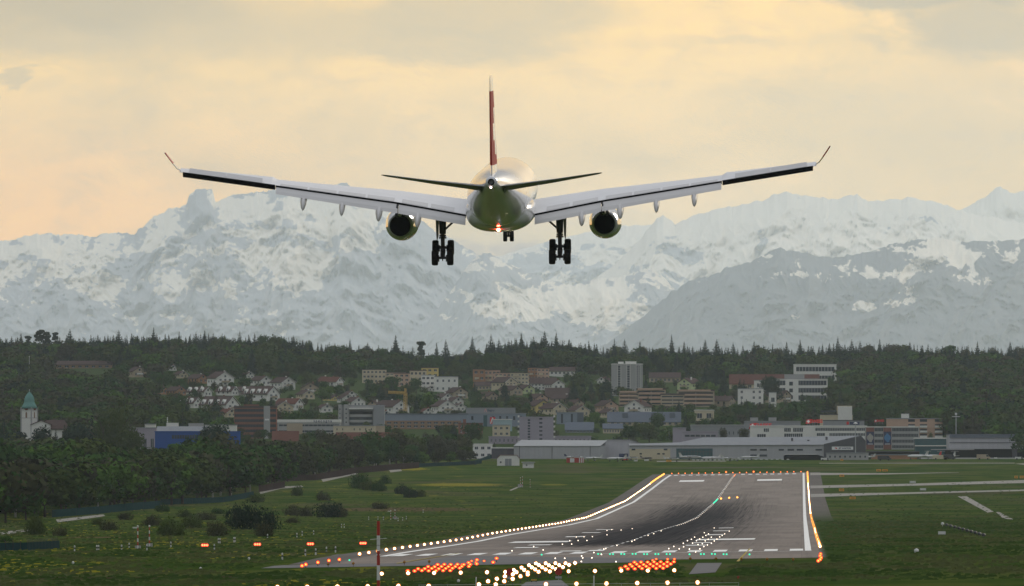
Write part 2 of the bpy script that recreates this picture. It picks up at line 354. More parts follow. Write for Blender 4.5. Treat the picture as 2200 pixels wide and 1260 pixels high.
def rub(halfw, soft, ya, yb, yc, yd, st):
    a = t.ramp(t.m('ADD', du, wob), halfw+soft, halfw-soft)
    return t.m('MULTIPLY', t.m('MULTIPLY', a, t.m('MULTIPLY', t.ramp(t.m('ADD', YY, t.m('MULTIPLY', t.m('SUBTRACT', fine, .5), 240.0)), ya, yb), t.ramp(YY, yd, yc))), st)
col = t.mix(rub(10.5, 6.0, 1620., 1780., 3000., 4000., .84), col, C3(.026, .026, .029))
strk = t.noise(t.comb(t.m('MULTIPLY', U, 2.6), t.m('MULTIPLY', YY, .0025), 12.0), 1.0, 4, .7)
col = t.mix(t.m('MULTIPLY', rub(15.0, 7.0, 1600., 1700., 3200., 4200., .8), t.ramp(strk, .47, .60)), col, C3(.020, .020, .022))
col = t.mix(rub(20.0, 9.0, 1660., 1850., 2900., 3900., .42), col, C3(.045, .045, .048))
col = t.mix(t.m('MULTIPLY', t.ramp(cross, .55, .7), t.m('MULTIPLY', t.ramp(YY, 4500.0, 4200.0), .25)), col, C3(.09, .09, .09))
sh = t.m('MAXIMUM', t.ramp(U, -57.5, -59.5), t.ramp(U, 2.2, 3.4))
col = t.mix(t.m('MULTIPLY', sh, .7), col, C3(.105, .10, .092))
col = t.mix(t.m('MULTIPLY', t.ramp(t.m('ADD', U, t.m('MULTIPLY', fine, 2.0)), 3.2, 4.5), t.ramp(YY, 3400.0, 2500.0)), col, C3(.038, .064, .015))
t.set(b, 'Base Color', col); b.inputs['Roughness'].default_value = 1; b.inputs['Specular IOR Level'].default_value = 0
M['runway'] = m_
def ystops(y0, y1): return [y0]+[y for y in ys if y0 < y < y1]+[y1]
def strip(mb, u0, u1, y0, y1, dz, ub=None):
    st = ystops(y0, y1); us_ = [u0]+[q for q in (-75, 60) if u0 < q < u1]+[u1]; k = len(us_); V = []; 
    for y in st:
        for u in us_:
            x = .02607*y+u; V.append((x, y, gz(x, y)+dz))
    mb.add(V, [(a*k+i, a*k+i+1, (a+1)*k+i+1, (a+1)*k+i) for a in range(len(st)-1) for i in range(k-1)])
def polystrip(mb, L, Rr, dz, sub=24):   # two photo polylines on the ground, as a sheet
    V = []; A_ = []
    def samp(L):
        L = np.array(L, float); s_ = np.linspace(0, len(L)-1, sub+1); return [(np.interp(q, range(len(L)), L[:, 0]), np.interp(q, range(len(L)), L[:, 1])) for q in s_]
    for (p, q) in zip(samp(L), samp(Rr)):
        a = gp(*p); b_ = gp(*q); V += [(a[0], a[1], a[2]+dz), (b_[0], b_[1], b_[2]+dz)]
    mb.add(V, [(2*i, 2*i+1, 2*i+3, 2*i+2) for i in range(sub)])
mb = MB(); strip(mb, -64, 8, 1385, 4765, .03); tag(mb.build('runway', M['runway']), kind='structure')
mb = MB()
strip(mb, -56.3, -55.2, 1478, 4730, .075); strip(mb, .45, 1.3, 1478, 4740, .075)
for k in range(8):
    strip(mb, -55.0+3.43*k, -53.2+3.43*k, 1480, 1522, .075); strip(mb, -25.6+3.43*k, -23.8+3.43*k, 1480, 1522, .075)
    strip(mb, -54.0+3.1*k, -52.4+3.1*k, 4690, 4724, .075); strip(mb, -25.6+3.1*k, -24.0+3.1*k, 4690, 4724, .075)
for (ya, yb) in ((1835, 1885), (4390, 4450)):
    strip(mb, -48.6, -38.8, ya, yb, .075); strip(mb, -17.6, -7.8, ya, yb, .075)
for y_ in (1650, 1735, 2010, 2160, 2310):
    strip(mb, -42.9, -39.4, y_, y_+24, .075); strip(mb, -17.3, -14.2, y_, y_+24, .075)
for k in range(63):
    strip(mb, -28.72, -28.33, 1560+50*k, 1585+50*k, .075)
strip(mb, -40, 1.4, 1470, 1472.5, .075)
strip(mb, -29.6, -27.4, 1530, 1556, .09); strip(mb, -33.5, -30.6, 1532, 1548, .09)
tag(mb.build('runway_markings', M['paint']), kind='structure')
mb = MB(); polystrip(mb, [(1582, 1208), (1610, 1180)], [(1588, 1208), (1613, 1180)], .09, 6)
polystrip(mb, [(850, 1212), (985, 1190)], [(854, 1212.5), (988, 1190.3)], .09, 6)
tag(mb.build('taxi_line_marking', M['ypaint']), kind='structure')
mb = MB()
polystrip(mb, [(1741, 1016.5), (1900, 1017.5), (2060, 1015.6)], [(1741, 1021.5), (1900, 1020), (2060, 1016)], .05)
polystrip(mb, [(1741, 1044), (1950, 1040), (2260, 1030)], [(1741, 1050), (1950, 1044.5), (2260, 1037)], .05)
polystrip(mb, [(1741, 1062), (1950, 1058.5), (2260, 1051)], [(1741, 1069), (1950, 1062), (2260, 1054)], .05)
polystrip(mb, [(1760, 995.3), (2180, 995.0)], [(1760, 996.3), (2180, 996.2)], .05)
polystrip(mb, [(1411, 991), (1560, 990.5)], [(1411, 992.6), (1560, 992)], .05)
polystrip(mb, [(2180, 997), (2260, 1005)], [(2205, 996), (2290, 1000)], .05)
tag(mb.build('taxiways', M['gravel']), kind='structure')
mb = MB(); polystrip(mb, [(1000, 986.5), (2320, 986.5)], [(1000, 983.8), (2320, 983.8)], .06); tag(mb.build('apron', M['apron']), kind='structure')
mb = MB(); polystrip(mb, [(1498, 1211), (1480, 1235)], [(1551, 1210.5), (1537, 1231)], .05, 6); polystrip(mb, [(1130, 1252), (1100, 1275)], [(1205, 1247), (1240, 1275)], .05, 6)
polystrip(mb, [(560, 1222), (1385, 1209)], [(725, 1192), (1385, 1200)], .04, 12)
tag(mb.build('service_road', M['asphalt2']), kind='structure')
mb = MB()
for pts in ([(120, 1117), (210, 1107), (222, 1106)], [(0, 1144), (40, 1140), (60, 1138)], [(556, 1056), (600, 1046), (648, 1044)], [(690, 1030), (740, 1020), (765, 1016)], [(835, 1009.5), (860, 1008)]):
    polystrip(mb, pts, [(p[0]+4, p[1]+6-i*1.5) for i, p in enumerate(pts)], .05, 8)
polystrip(mb, [(1094, 1054), (1115, 1045)], [(1098, 1055), (1125, 1044)], .05, 4)
polystrip(mb, [(2057, 1067), (2122, 1102)], [(2077, 1067), (2135, 1100)], .05, 8); polystrip(mb, [(2140, 1101), (2155, 1115)], [(2146, 1100.5), (2178, 1117)], .05, 6)
tag(mb.build('access_track', M['gravel']), kind='structure')
# ================================================================ mountains
def vnoise(x, y, seed):
    r = np.random.default_rng(seed); G = r.random((256, 256)); xi = np.floor(x).astype(int); yi = np.floor(y).astype(int)
    fx = x-xi; fy = y-yi; fx = fx*fx*(3-2*fx); fy = fy*fy*(3-2*fy); g = lambda a, b: G[a % 256, b % 256]
    return (g(xi, yi)*(1-fx)+g(xi+1, yi)*fx)*(1-fy)+(g(xi, yi+1)*(1-fx)+g(xi+1, yi+1)*fx)*fy
def fbm(x, y, seed, o=5, gain=.5, ridged=False):
    s = 0; a = 1; tot = 0
    for k in range(o):
        n_ = vnoise(x*2**k+k*17, y*2**k+k*31, seed+k)
        if ridged: n_ = 1-np.abs(2*n_-1)
        s = s+a*n_; tot += a; a *= gain
    return s/tot
def mountain(name, ridge, d0, depth, snowline, snowbias, blobs, seed, rock, label=None, rough=1.0, snowcol=(.97, .88, .72), dark=None):
    rd = np.array(ridge, float); px = np.linspace(rd[0, 0], rd[-1, 0], int((rd[-1, 0]-rd[0, 0])/1.6)); nv = 150
    ry = np.interp(px, rd[:, 0], rd[:, 1]); ry = ry+(fbm(px/13, px*0+seed, seed+50, 5, .6)-.5)*13*rough
    v = np.concatenate([[-.12], np.linspace(0, 1, nv)]); PX, Vv = np.meshgrid(px, v)
    RY = np.broadcast_to(ry, PX.shape); base = 800.0
    vv = np.clip(Vv, 0, 1)
    k_ = np.exp(-(np.arange(-40, 41)/16.0)**2); k_ /= k_.sum(); rs = np.convolve(np.pad(ry, 40, mode='edge'), k_, mode='valid'); RS = np.broadcast_to(rs, PX.shape)
    row = RS+(base-RS)*vv**.92+(RY-RS)*np.exp(-vv*16)
    wx_ = (fbm(PX/70, RY*0+vv*3, seed+70, 3)-.5)*90; dr_ = vv*(base-RY)
    rel = fbm((PX+wx_+dr_*.5)/75, (dr_+wx_*.6)/60, seed, 6, .5, True)-.5
    rel2 = fbm((PX-dr_*.7)/26, (dr_+wx_)/24, seed+9, 5, .55, True)-.5
    amp = np.clip(vv*6, 0, 1)*np.clip((1-vv)*3, 0, 1)
    row = row-(rel*11+rel2*3)*amp*rough
    d = d0-vv*depth-(rel*1300+rel2*260)*np.clip(vv*5, 0, 1); d = np.where(Vv < 0, d0+1500, d); row = np.where(Vv < 0, RY+40, row)
    Xx = (PX-1100)/F*d; Zz = HC+(HORIZ-row)/F*d
    pts = np.stack([Xx, d, Zz], -1).reshape(-1, 3); a, bb = PX.shape
    i = np.arange(a*bb).reshape(a, bb); Qd = np.stack([i[:-1, :-1], i[1:, :-1], i[1:, 1:], i[:-1, 1:]], -1).reshape(-1, 4)
    # snow cover follows height, gullies and the broad fields of the range
    f1 = fbm((PX+wx_)/58+row/110, (row+wx_*.4)/27-PX/120, seed+3, 6, .6); f2 = fbm(PX/9, row/6, seed+5, 4, .6)
    gul = fbm((PX+row*.55+wx_)/19, (row-PX*.25)/30, seed+7, 5, .6, True)
    sn = (f1-.5)*4.2+(f2-.5)*1.5+(gul-.62)*1.7+(snowline-row)/150.0+snowbias-rel*1.6
    for (bx, by, rx, ry_, wgt) in blobs:
        wx = bx+(f1-.5)*40; e = ((PX-wx)/rx)**2+((row-by)/ry_)**2; sn = sn+wgt*np.exp(-e)
    sn = 1/(1+np.exp(-sn*4.6))
    m_ = bpy.data.materials.get('mountain_'+name)
    m_ = bpy.data.materials.new('mountain_surface'); m_.use_nodes = True; t = NT(m_.node_tree); b = m_.node_tree.nodes['Principled BSDF']
    at = t.n('ShaderNodeAttribute', attribute_name='snow'); g = t.n('ShaderNodeNewGeometry')
    nn = t.noise(g.outputs['Position'], .012, 5, .7); ff = t.ramp(t.m('ADD', at.outputs['Fac'], t.m('MULTIPLY', t.m('SUBTRACT', nn, .5), .55)), .30, .75)
    rk = t.mix(t.ramp(t.noise(g.outputs['Position'], .004, 4, .6), .3, .7), C3(*rock), C3(*[c*.75 for c in rock]))
    t.set(b, 'Base Color', t.mix(t.m('MULTIPLY', ff, .92), rk, C3(*snowcol))); b.inputs['Roughness'].default_value = .95; b.inputs['Specular IOR Level'].default_value = .05
    o = fastmesh('mountains', pts, Qd, m_, smooth=True); at_ = o.data.attributes.new('snow', 'FLOAT', 'POINT'); at_.data.foreach_set('value', sn.reshape(-1).astype(np.float32))
    tag(o, kind='structure'); return o
mountain('m', [(-90, 535), (-20, 525), (0, 519), (30, 517), (60, 508), (100, 500), (150, 503), (200, 508), (250, 500), (290, 503), (315, 478), (335, 462), (355, 452), (385, 447), (400, 440), (406, 420), (420, 406), (440, 403), (456, 411), (463, 437), (490, 424), (520, 419), (560, 411), (600, 405), (650, 402), (700, 405), (716, 399), (745, 391), (758, 403), (800, 425), (850, 442), (900, 472), (940, 500), (985, 522), (1030, 552), (1080, 590), (1120, 612), (1170, 640), (1240, 680), (1340, 720)],
    84000, 7000, 620, -.50, [(120, 590, 170, 60, .9), (240, 620, 90, 40, .5), (345, 530, 30, 26, .9), (600, 560, 90, 22, 1.6), (655, 595, 40, 34, 2.2), (500, 610, 90, 30, 1.1), (480, 480, 18, 40, .8), (560, 500, 90, 14, .9), (745, 470, 50, 20, 1.4), (540, 445, 60, 14, .6), (350, 690, 120, 26, .6), (520, 700, 80, 16, 1.2), (60, 540, 60, 16, .7),
     (430, 430, 40, 30, -1.2), (440, 510, 60, 40, -.6), (900, 560, 130, 60, -1.4), (760, 640, 120, 60, -1.3), (250, 560, 20, 30, -.8), (200, 650, 60, 20, -1.0), (870, 470, 90, 40, -1.0), (760, 405, 40, 20, -1.2), (620, 420, 60, 14, -.6)], 21, (.40, .42, .45))
mountain('m', [(900, 720), (950, 650), (985, 600), (1015, 560), (1040, 541), (1060, 549), (1085, 566), (1130, 584), (1180, 604), (1230, 612), (1290, 600), (1340, 592), (1400, 575), (1450, 620), (1500, 720)],
    78000, 6000, 600, -.25, [(1080, 660, 60, 20, 1.8), (1180, 660, 120, 40, 2.0), (1320, 660, 90, 50, 2.2), (890, 650, 30, 30, 1.4), (1200, 710, 60, 14, -1.5), (1080, 600, 50, 30, -.8)], 77, (.38, .40, .42))
mountain('m', [(1180, 690), (1230, 640), (1280, 600), (1330, 560), (1370, 520), (1395, 490), (1410, 468), (1425, 463), (1450, 480), (1475, 472), (1500, 460), (1560, 445), (1610, 437), (1640, 430), (1662, 418), (1690, 415), (1740, 421), (1800, 429), (1822, 421), (1842, 417), (1866, 434), (1900, 432), (1960, 424), (2010, 434), (2060, 452), (2120, 466), (2200, 482), (2290, 490)],
    91000, 7000, 640, .8, [(1480, 540, 60, 30, -1.5), (1440, 490, 30, 60, -.9), (1640, 440, 40, 12, -1.2), (1700, 470, 25, 12, -1.6), (1850, 432, 60, 9, -1.1), (2000, 470, 50, 10, -1.4), (1430, 600, 80, 40, -1.2), (1640, 520, 22, 22, -1.8), (1800, 560, 200, 40, .8), (1250, 660, 120, 40, 1.4), (1960, 500, 60, 12, -.9)], 33, (.38, .40, .42), rough=.75)
mountain('m', [(2020, 520), (2050, 462), (2080, 445), (2110, 430), (2130, 412), (2150, 401), (2165, 408), (2180, 417), (2200, 407), (2230, 414), (2290, 430)], 98000, 4500, 700, .9, [(2160, 440, 40, 12, -.8)], 44, (.28, .29, .30), snowcol=(.97, .88, .72))
mountain('m', [(1290, 745), (1340, 715), (1380, 682), (1410, 655), (1440, 630), (1480, 606), (1510, 598), (1560, 577), (1600, 566), (1620, 560), (1650, 545), (1672, 534), (1700, 536), (1725, 543), (1760, 551), (1790, 553), (1830, 547), (1870, 540), (1900, 530), (1960, 520), (2010, 511), (2060, 521), (2130, 519), (2200, 514), (2290, 520)],
    70000, 7000, 575, -.95, [(1800, 590, 190, 16, 1.5), (2030, 545, 60, 26, 1.5), (1850, 660, 110, 18, 1.6), (1960, 640, 60, 20, 1.0), (2080, 600, 60, 20, 1.0), (1660, 680, 90, 8, 1.2), (1530, 630, 30, 10, 1.1), (1940, 600, 20, 40, .9), (2150, 560, 60, 16, .7), (1700, 640, 120, 30, -1.4), (1500, 680, 120, 50, -1.5), (2150, 680, 120, 50, -1.5), (1900, 720, 300, 30, -1.6), (2010, 540, 160, 22, 1.0), (1700, 560, 60, 16, .9)], 55, (.14, .155, .18))
mountain('m', [(960, 600), (1000, 566), (1040, 556), (1090, 546), (1140, 530), (1190, 514), (1240, 505), (1290, 494), (1340, 486), (1400, 482), (1460, 500), (1520, 560)],
    96000, 6000, 640, 1.0, [(1180, 560, 80, 24, -1.9), (1290, 600, 60, 30, -1.6), (1240, 530, 50, 12, -1.0), (1110, 600, 60, 30, -1.6), (1350, 540, 40, 16, -1.0)], 66, (.44, .46, .48), rough=.5)  # faint far range standing in for the cloud veil behind the airliner
# ================================================================ haze
hb = MB(); hb.box(-10500, 11500, -400, 101000, -8, 3100)
m_ = bpy.data.materials.new('haze_air'); m_.use_nodes = True; n_ = m_.node_tree; n_.nodes.clear()
pv = n_.nodes.new('ShaderNodeVolumePrincipled'); pv.inputs['Color'].default_value = (.70, .86, 1, 1); pv.inputs['Density'].default_value = 1.05e-5; pv.inputs['Anisotropy'].default_value = .65
om = n_.nodes.new('ShaderNodeOutputMaterial'); n_.links.new(pv.outputs[0], om.inputs['Volume'])
try: m_.cycles.homogeneous_volume = True
except Exception: pass
tag(hb.build('haze', m_), kind='stuff')
# ================================================================ airliner
M['paintw'] = mat('white_aircraft_paint', (.74, .74, .75), .17, .04, .4, spec=.5, coat=.45)
M['wingtop'] = mat('grey_wing_paint', (.76, .755, .75), .5, .05, .5, spec=.2)
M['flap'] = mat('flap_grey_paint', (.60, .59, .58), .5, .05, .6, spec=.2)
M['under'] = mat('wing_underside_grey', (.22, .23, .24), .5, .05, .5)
M['finred'] = mat('fin_red', (.38, .012, .018), .6, .04, .5, spec=.05)
M['tyre'] = mat('black_rubber', (.010, .010, .010), .8, .1, 2.0, spec=.2)
M['gear'] = mat('gear_dark_grey', (.035, .035, .04), .5, .2, 3.0)
M['nacelle'] = mat('nacelle_paint', (.60, .61, .63), .10, .03, .6, spec=.6, coat=.8)
PL = bpy.data.objects.new('airliner', None); COL.objects.link(PL)
tag(PL, 'large white twin-engine airliner seen from behind, wheels down over the runway', 'airliner')
PD = 1009.0
PL.location = (P(1722-27.4*F/PD, 419, PD)); PL.rotation_euler = (R(2.8), R(-.54), R(-1.49))
def ring(y, zc, rx, rz, n=40, p=2.0, rzb=None):
    out = []
    for i in range(n):
        a = 2*math.pi*i/n; c, s_ = math.cos(a), math.sin(a); rr = rz if s_ > 0 or rzb is None else rzb
        out.append((rx*math.copysign(abs(c)**(2/p), c), y, zc+rr*math.copysign(abs(s_)**(2/p), s_)))
    return out
fz = [(34.9, -.75, .08), (34.3, -.7, .7), (33.5, -.6, 1.15), (32, -.4, 1.75), (30, -.18, 2.35), (28, -.05, 2.68), (26, 0, 2.82), (14, 0, 2.82), (4, 0, 2.82), (-4, 0, 2.82), (-7, .04, 2.78), (-10, .16, 2.64), (-13, .38, 2.42), (-16, .68, 2.10), (-19, 1.02, 1.72), (-22, 1.36, 1.28), (-25, 1.66, .84), (-27, 1.82, .56), (-28.4, 1.9, .42)]
fb_ = MB(); fb_.loft([ring(y, z, r, r) for y, z, r in fz]); fus = fb_.build('fuselage', M['paintw'], PL, smooth=True)
x_ = MB(); x_.lathe([(-28.38, .05), (-28.41, .30), (-28.75, .28), (-28.75, .20), (-28.2, .19), (-28.2, .01)], 20, 0, 'y', (0, 0, 1.9)); x_.build('exhaust_outlet', M['black'], fus)
x_ = MB(); x_.lathe([(-28.1, .02), (-28.35, .085), (-28.5, .02)], 10, 0, 'y', (-.03, 0, 1.40)); x_.build('tail_light', emit('tail_light_white', (1, .75, .7), 8), fus)
bf = MB(); bf.loft([ring(y, -1.25, rx, .9, 40, 2.6, rb) for y, rx, rb in [(16, 1.2, 1.4), (14, 2.5, 1.78), (11, 3.05, 1.98), (6, 3.14, 2.05), (0, 3.14, 2.05), (-4, 3.0, 2.0), (-7, 2.4, 1.6), (-9, 1.3, 1.1)]])
bfo = bf.build('belly_fairing', M['paintw'], PL, smooth=True)
bc = MB(); bc.lathe([(0, .16), (-.12, .14), (-.2, .02)], 12, 0, 'z', (0, -6.3, -2.95)); bl = emit('added_glint_red', (1, .04, .02), 160); bl.cycles.emission_sampling = 'AUTO'; bc.build('added_glint_lamp', bl, bfo)  # added red lamp: makes the belly glints in place of runway lamp reflections
AF = [(1, .03), (.85, .16), (.6, .38), (.35, .5), (.15, .44), (.04, .24), (0, 0), (.04, -.18), (.15, -.32), (.35, -.38), (.6, -.28), (.85, -.10), (1, -.03)]
def foil(x, yL, zL, yT, zT, th): return [(x, yL+(yT-yL)*c, zL+(zT-zL)*c+th*k) for c, k in AF]
def wingmesh(mb, secs, sx, m=0):
    rg = [foil(x*sx, yL, zL, yT, zT, th) for x, yL, zL, yT, zT, th in secs]
    if sx < 0: rg = [r[::-1] for r in rg]
    return mb.loft(rg, m)
def zT(x): return np.interp(x, [0, 2.9, 9.35, 20, 28.7], [-1.95, -1.82, -.58, 1.12, 2.5])
def yT(x): return np.interp(x, [0, 2.9, 9.35, 20, 28.7], [0, 0, -.4, -3.8, -6.6])
for sx in (-1, 1):
    secs = []
    for x in (1.5, 2.9, 5, 7, 9.35, 12, 15, 18, 20.2): 
        yl = np.interp(x, [0, 2.9, 9.35, 28.7], [14, 12.2, 8.0, -3.9]); th = np.interp(x, [2.9, 9.35, 20, 28.7], [1.15, .92, .55, .32]); inc = np.interp(x, [2.9, 9.35, 20, 28.7], [3.3, 3.7, 2.4, 2.0])
        secs.append((x, yl, zT(x)+(yl-yT(x))*math.tan(R(inc)), yT(x), zT(x), th))
    for x in (20.6, 24, 28.0, 28.75):
        yl = np.interp(x, [0, 2.9, 9.35, 28.7], [14, 12.2, 8.0, -3.9]); th = np.interp(x, [2.9, 9.35, 20, 28.7], [1.5, 1.0, .62, .32])
        secs.append((x, yl, zT(x)+(yl-yT(x))*math.tan(R(4.6)), yT(x), zT(x), th))
    wg = wingmesh(MB(), secs, sx).build('wing', M['wingtop'], PL, smooth=False)
    wl = MB(); rr = []
    for x, yl, yt, z in [(28.7, -3.9, -6.6, 2.62), (29.0, -4.5, -6.75, 2.82), (29.35, -5.2, -7.1, 3.3), (29.72, -6.0, -7.5, 3.85), (30.0, -6.9, -7.9, 4.3)]:
        rr.append([(sx*(x-.05), yl, z), (sx*(x-.05), (yl+yt)/2, z+.03), (sx*(x-.05), yt, z), (sx*(x+.06), (yl+yt)/2, z-.03)][::sx])
    wl.loft(rr[:3], 0); wl.loft(rr[2:], 1); wl.build('winglet', [M['paintw'], M['finred']], wg)
    # spoiler panels lying on the upper surface ahead of the flaps
    def upz(x, f_):
        yl = np.interp(x, [0, 2.9, 9.35, 28.7], [14, 12.2, 8.0, -3.9]); th = np.interp(x, [2.9, 9.35, 20, 28.7], [1.15, .92, .55, .32]); inc = np.interp(x, [2.9, 9.35, 20, 28.7], [3.3, 3.7, 2.4, 2.0])
        y = yl+(yT(x)-yl)*f_; zl = zT(x)+(yl-yT(x))*math.tan(R(inc)); return y, zl+(zT(x)-zl)*f_+th*np.interp(f_, [.6, .85, 1], [.38, .16, .03])
    for xa, xb in ((4.2, 6.3), (6.6, 8.9), (9.6, 12.0), (12.2, 14.6), (14.8, 17.2), (17.4, 19.8)):
        q = []
        for x in (xa, xb):
            r4 = []
            for f_, dz in ((.80, .035), (.89, .03), (.985, .03), (.985, .005), (.89, .0), (.80, .0)): y_, z_ = upz(x, f_); r4.append((sx*x, y_, z_+dz))
            q.append(r4[::sx])
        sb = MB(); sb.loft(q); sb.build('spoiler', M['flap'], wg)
    # flaps hang behind and below the trailing edge
    for (xa, xb) in ((3.15, 9.2), (9.28, 20.15)):
        fl = MB(); rg = []
        for q in range(5):
            x = xa+(xb-xa)*q/4; ch = np.interp(x, [3, 9, 20], [.80, .84, .62]); y0 = yT(x); z0 = zT(x)
            rg.append([(sx*x, y0+.30, z0-.14), (sx*x, y0+.02, z0-.10), (sx*x, y0-.9, z0-.16-ch*.55), (sx*x, y0-1.25, z0-.12-ch), (sx*x, y0-.75, z0-.26-ch*.78), (sx*x, y0+.25, z0-.42)][::sx])
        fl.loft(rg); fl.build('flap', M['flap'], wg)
    sl_ = MB(); rg = [[(sx*x, yT(x)+.20, zT(x)+.02), (sx*x, yT(x)-.08, zT(x)+.01), (sx*x, yT(x)-.10, zT(x)-.12), (sx*x, yT(x)+.2, zT(x)-.3)][::sx] for x in np.linspace(3.1, 20.2, 9)]
    sl_.loft(rg); sl_.build('flap_gap_shade', M['black'], wg)  # black strip in place of the shade between wing and flap
    al = MB(); rg = [[(sx*x, yT(x)+.15, zT(x)+.05), (sx*x, yT(x)-.25, zT(x)-.02), (sx*x, yT(x)-.05, zT(x)-.40), (sx*x, yT(x)+.5, zT(x)-.34)][::sx] for x in np.linspace(20.25, 28.45, 5)]
    al.loft(rg); al.build('aileron', M['black'], wg, smooth=False)  # black colour carries the shade of the underside
    pn = MB()
    for (xa, xb) in ((21.4, 24.6), (24.65, 27.9)):
        pn.loft([[(sx*x, yT(x)+.9, zT(x)+.47), (sx*x, yT(x)-.1, zT(x)+.07), (sx*x, yT(x), zT(x)+.02), (sx*x, yT(x)+.9, zT(x)+.30)][::sx] for x in (xa, xb)])
    pn.build('aileron_top_panel', M['flap'], wg)
    for x in (7.45, 10.95, 14.25, 17.7):
        cf = MB(); y0 = yT(x); z0 = zT(x); k = 1.15 if x < 12 else 1.0
        cf.loft([ring(y, z, rx*k, rz*k, 12) for y, z, rx, rz in [(y0+4.6, z0-.2, .05, .05), (y0+3, z0-.45, .2, .25), (y0+1, z0-.75, .28, .40), (y0-1.0, z0-1.15, .27, .50), (y0-2.0, z0-1.42, .2, .42), (y0-2.9, z0-1.66, .06, .2)]])
        for i, v_ in enumerate(cf.v): cf.v[i] = (v_[0]+sx*x, v_[1], v_[2])
        cf.build('flap_fairing', M['flap'], wg, smooth=True)
    # engine
    en = MB(); c = (sx*9.35, 0, -2.92)
    en.lathe([(7.2, .90), (6.95, .96), (8.2, 1.20), (9.8, 1.42), (11.8, 1.52), (13.6, 1.50), (14.6, 1.38), (15.0, 1.25), (14.6, 1.15), (13.2, 1.12)], 40, 0, 'y', c); ngo = en.build('engine', M['nacelle'], PL, smooth=True)
    no = MB(); no.lathe([(6.93, .955), (6.9, .92), (9.5, .88), (9.5, .02)], 32, 0, 'y', c); no.build('nozzle', M['black'], ngo)
    co = MB(); co.lathe([(9.3, .5), (7.9, .34), (7.2, .05)], 20, 0, 'y', c); co.build('exhaust_cone', M['darkmetal'], ngo)
    py_ = MB(); py_.loft([[(sx*9.35-w_, y, zb), (sx*9.35+w_, y, zb), (sx*9.35+w_*.7, y, zt), (sx*9.35-w_*.7, y, zt)] for y, w_, zb, zt in [(5.2, .05, -1.75, -1.3), (6.6, .22, -2.1, -1.0), (8, .3, -2.0, -.7), (12, .32, -1.7, -.6), (13.6, .1, -1.5, -1.2)]]); py_.build('pylon', M['flap'], ngo)
    # mechanism between nozzle and flap seen as a dark knuckle
    kn = MB(); kn.lathe([(6.2, .05), (6.5, .28), (7.6, .3), (8.0, .05)], 12, 0, 'y', (sx*9.35-.18, 0, -1.92)); kn.lathe([(6.2, .05), (6.5, .28), (7.6, .3), (8.0, .05)], 12, 0, 'y', (sx*9.35+.18, 0, -1.92)); kn.build('pylon_knuckle', M['darkmetal'], ngo, smooth=True)
    gt = MB(); gt.tube((sx*9.3, -.95, -.75), (sx*9.42, -1.3, -1.72), .07, .09); gt.build('flap_gate', M['darkmetal'], wg)
    # main gear
    mg = bpy.data.objects.new('main_gear', None); COL.objects.link(mg); mg.parent = PL; mg.location = (sx*5.34, 3.0, -5.3)
    st = MB(); st.tube((0, 0, 3.4), (0, 0, 1.7), .36, .30, 14); st.tube((0, 0, 1.7), (0, 0, .35), .19, .19, 12); st.tube((-.3, 0, 1.55), (.3, 0, 1.55), .1, .1); st.box(-.34, .34, -.12, .2, 1.28, 1.42); st.tube((0, .0, .8), (0, -.3, 1.55), .1); st.tube((-.22, .1, .3), (.22, .1, .3), .22)
    st.tube((.1*sx, -.25, 1.5), (.12*sx, -.35, .5), .05); st.box(-.28, .28, -.3, -.1, .5, .62); st.build('strut', M['gear'], mg)
    bg_ = MB(); bg_.tube((0, 1.0, .42), (0, -1.0, -.44), .17, .17, 10); 
    for yy, zz in ((1.0, .42), (-1.0, -.44)): bg_.tube((-.62, yy, zz), (.62, yy, zz), .12, .12, 10); bg_.box(-.42, -.30, yy-.25, yy+.25, zz-.35, zz+.25); bg_.box(.30, .42, yy-.25, yy+.25, zz-.35, zz+.25)
    bg_.tube((-.15, -1, -.4), (-.2, .4, .2), .05); bg_.tube((.15, -1, -.4), (.2, .4, .2), .05); bg_.tube((0, -1.0, -.44), (0, -1.05, -.75), .07, .03); bg_.build('bogie', M['gear'], mg)
    br = MB(); br.tube((-sx*.1, 0, 2.0), (-sx*1.75, .1, 3.5), .09, .11); br.build('side_brace', M['gear'], mg)
    dr = MB(); dr.prism([(sx*.34, 3.3), (sx*.40, 1.5), (sx*.52, 1.1), (sx*.56, 1.6), (sx*.62, 3.4)] if sx < 0 else [(.62, 3.4), (.56, 1.6), (.52, 1.1), (.40, 1.5), (.34, 3.3)], -.8, .9); dr.build('gear_door', M['under'], mg)
    for yy, zz in ((1.0, .42), (-1.0, -.44)):
        for xx in (-.70, .70):
            wh = MB(); prof = [(-.29, .45), (-.29, .60), (-.23, .675), (-.10, .70), (.10, .70), (.23, .675), (.29, .60), (.29, .45)]
            wh.lathe(prof, 28, 0, 'x'); wo_ = wh.build('wheel', M['tyre'], mg, smooth=False, loc=(xx, yy, zz))
            rm = MB(); rm.lathe([(-.2, .02), (-.235, .30), (-.22, .43), (.22, .43), (.235, .30), (.2, .02)], 20, 0, 'x'); rm.build('rim', M['gear'], wo_)
    # tailplane
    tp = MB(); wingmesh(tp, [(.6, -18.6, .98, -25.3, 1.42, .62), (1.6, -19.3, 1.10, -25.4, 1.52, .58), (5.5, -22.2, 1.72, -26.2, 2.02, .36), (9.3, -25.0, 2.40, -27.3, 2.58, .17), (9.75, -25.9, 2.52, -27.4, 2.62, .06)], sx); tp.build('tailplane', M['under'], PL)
    sp_ = MB(); sp_.loft([[(sx*1.02, y, zc+hh), (sx*(1.06+.35), y, zc), (sx*1.0, y, zc-hh)][::sx] for y, zc, hh in [(-24.2, 1.25, .2), (-22, 1.2, .55), (-19, 1.1, .9), (-17.5, 1.05, .3)]]); sp_.build('tailplane_seal', M['under'], PL)
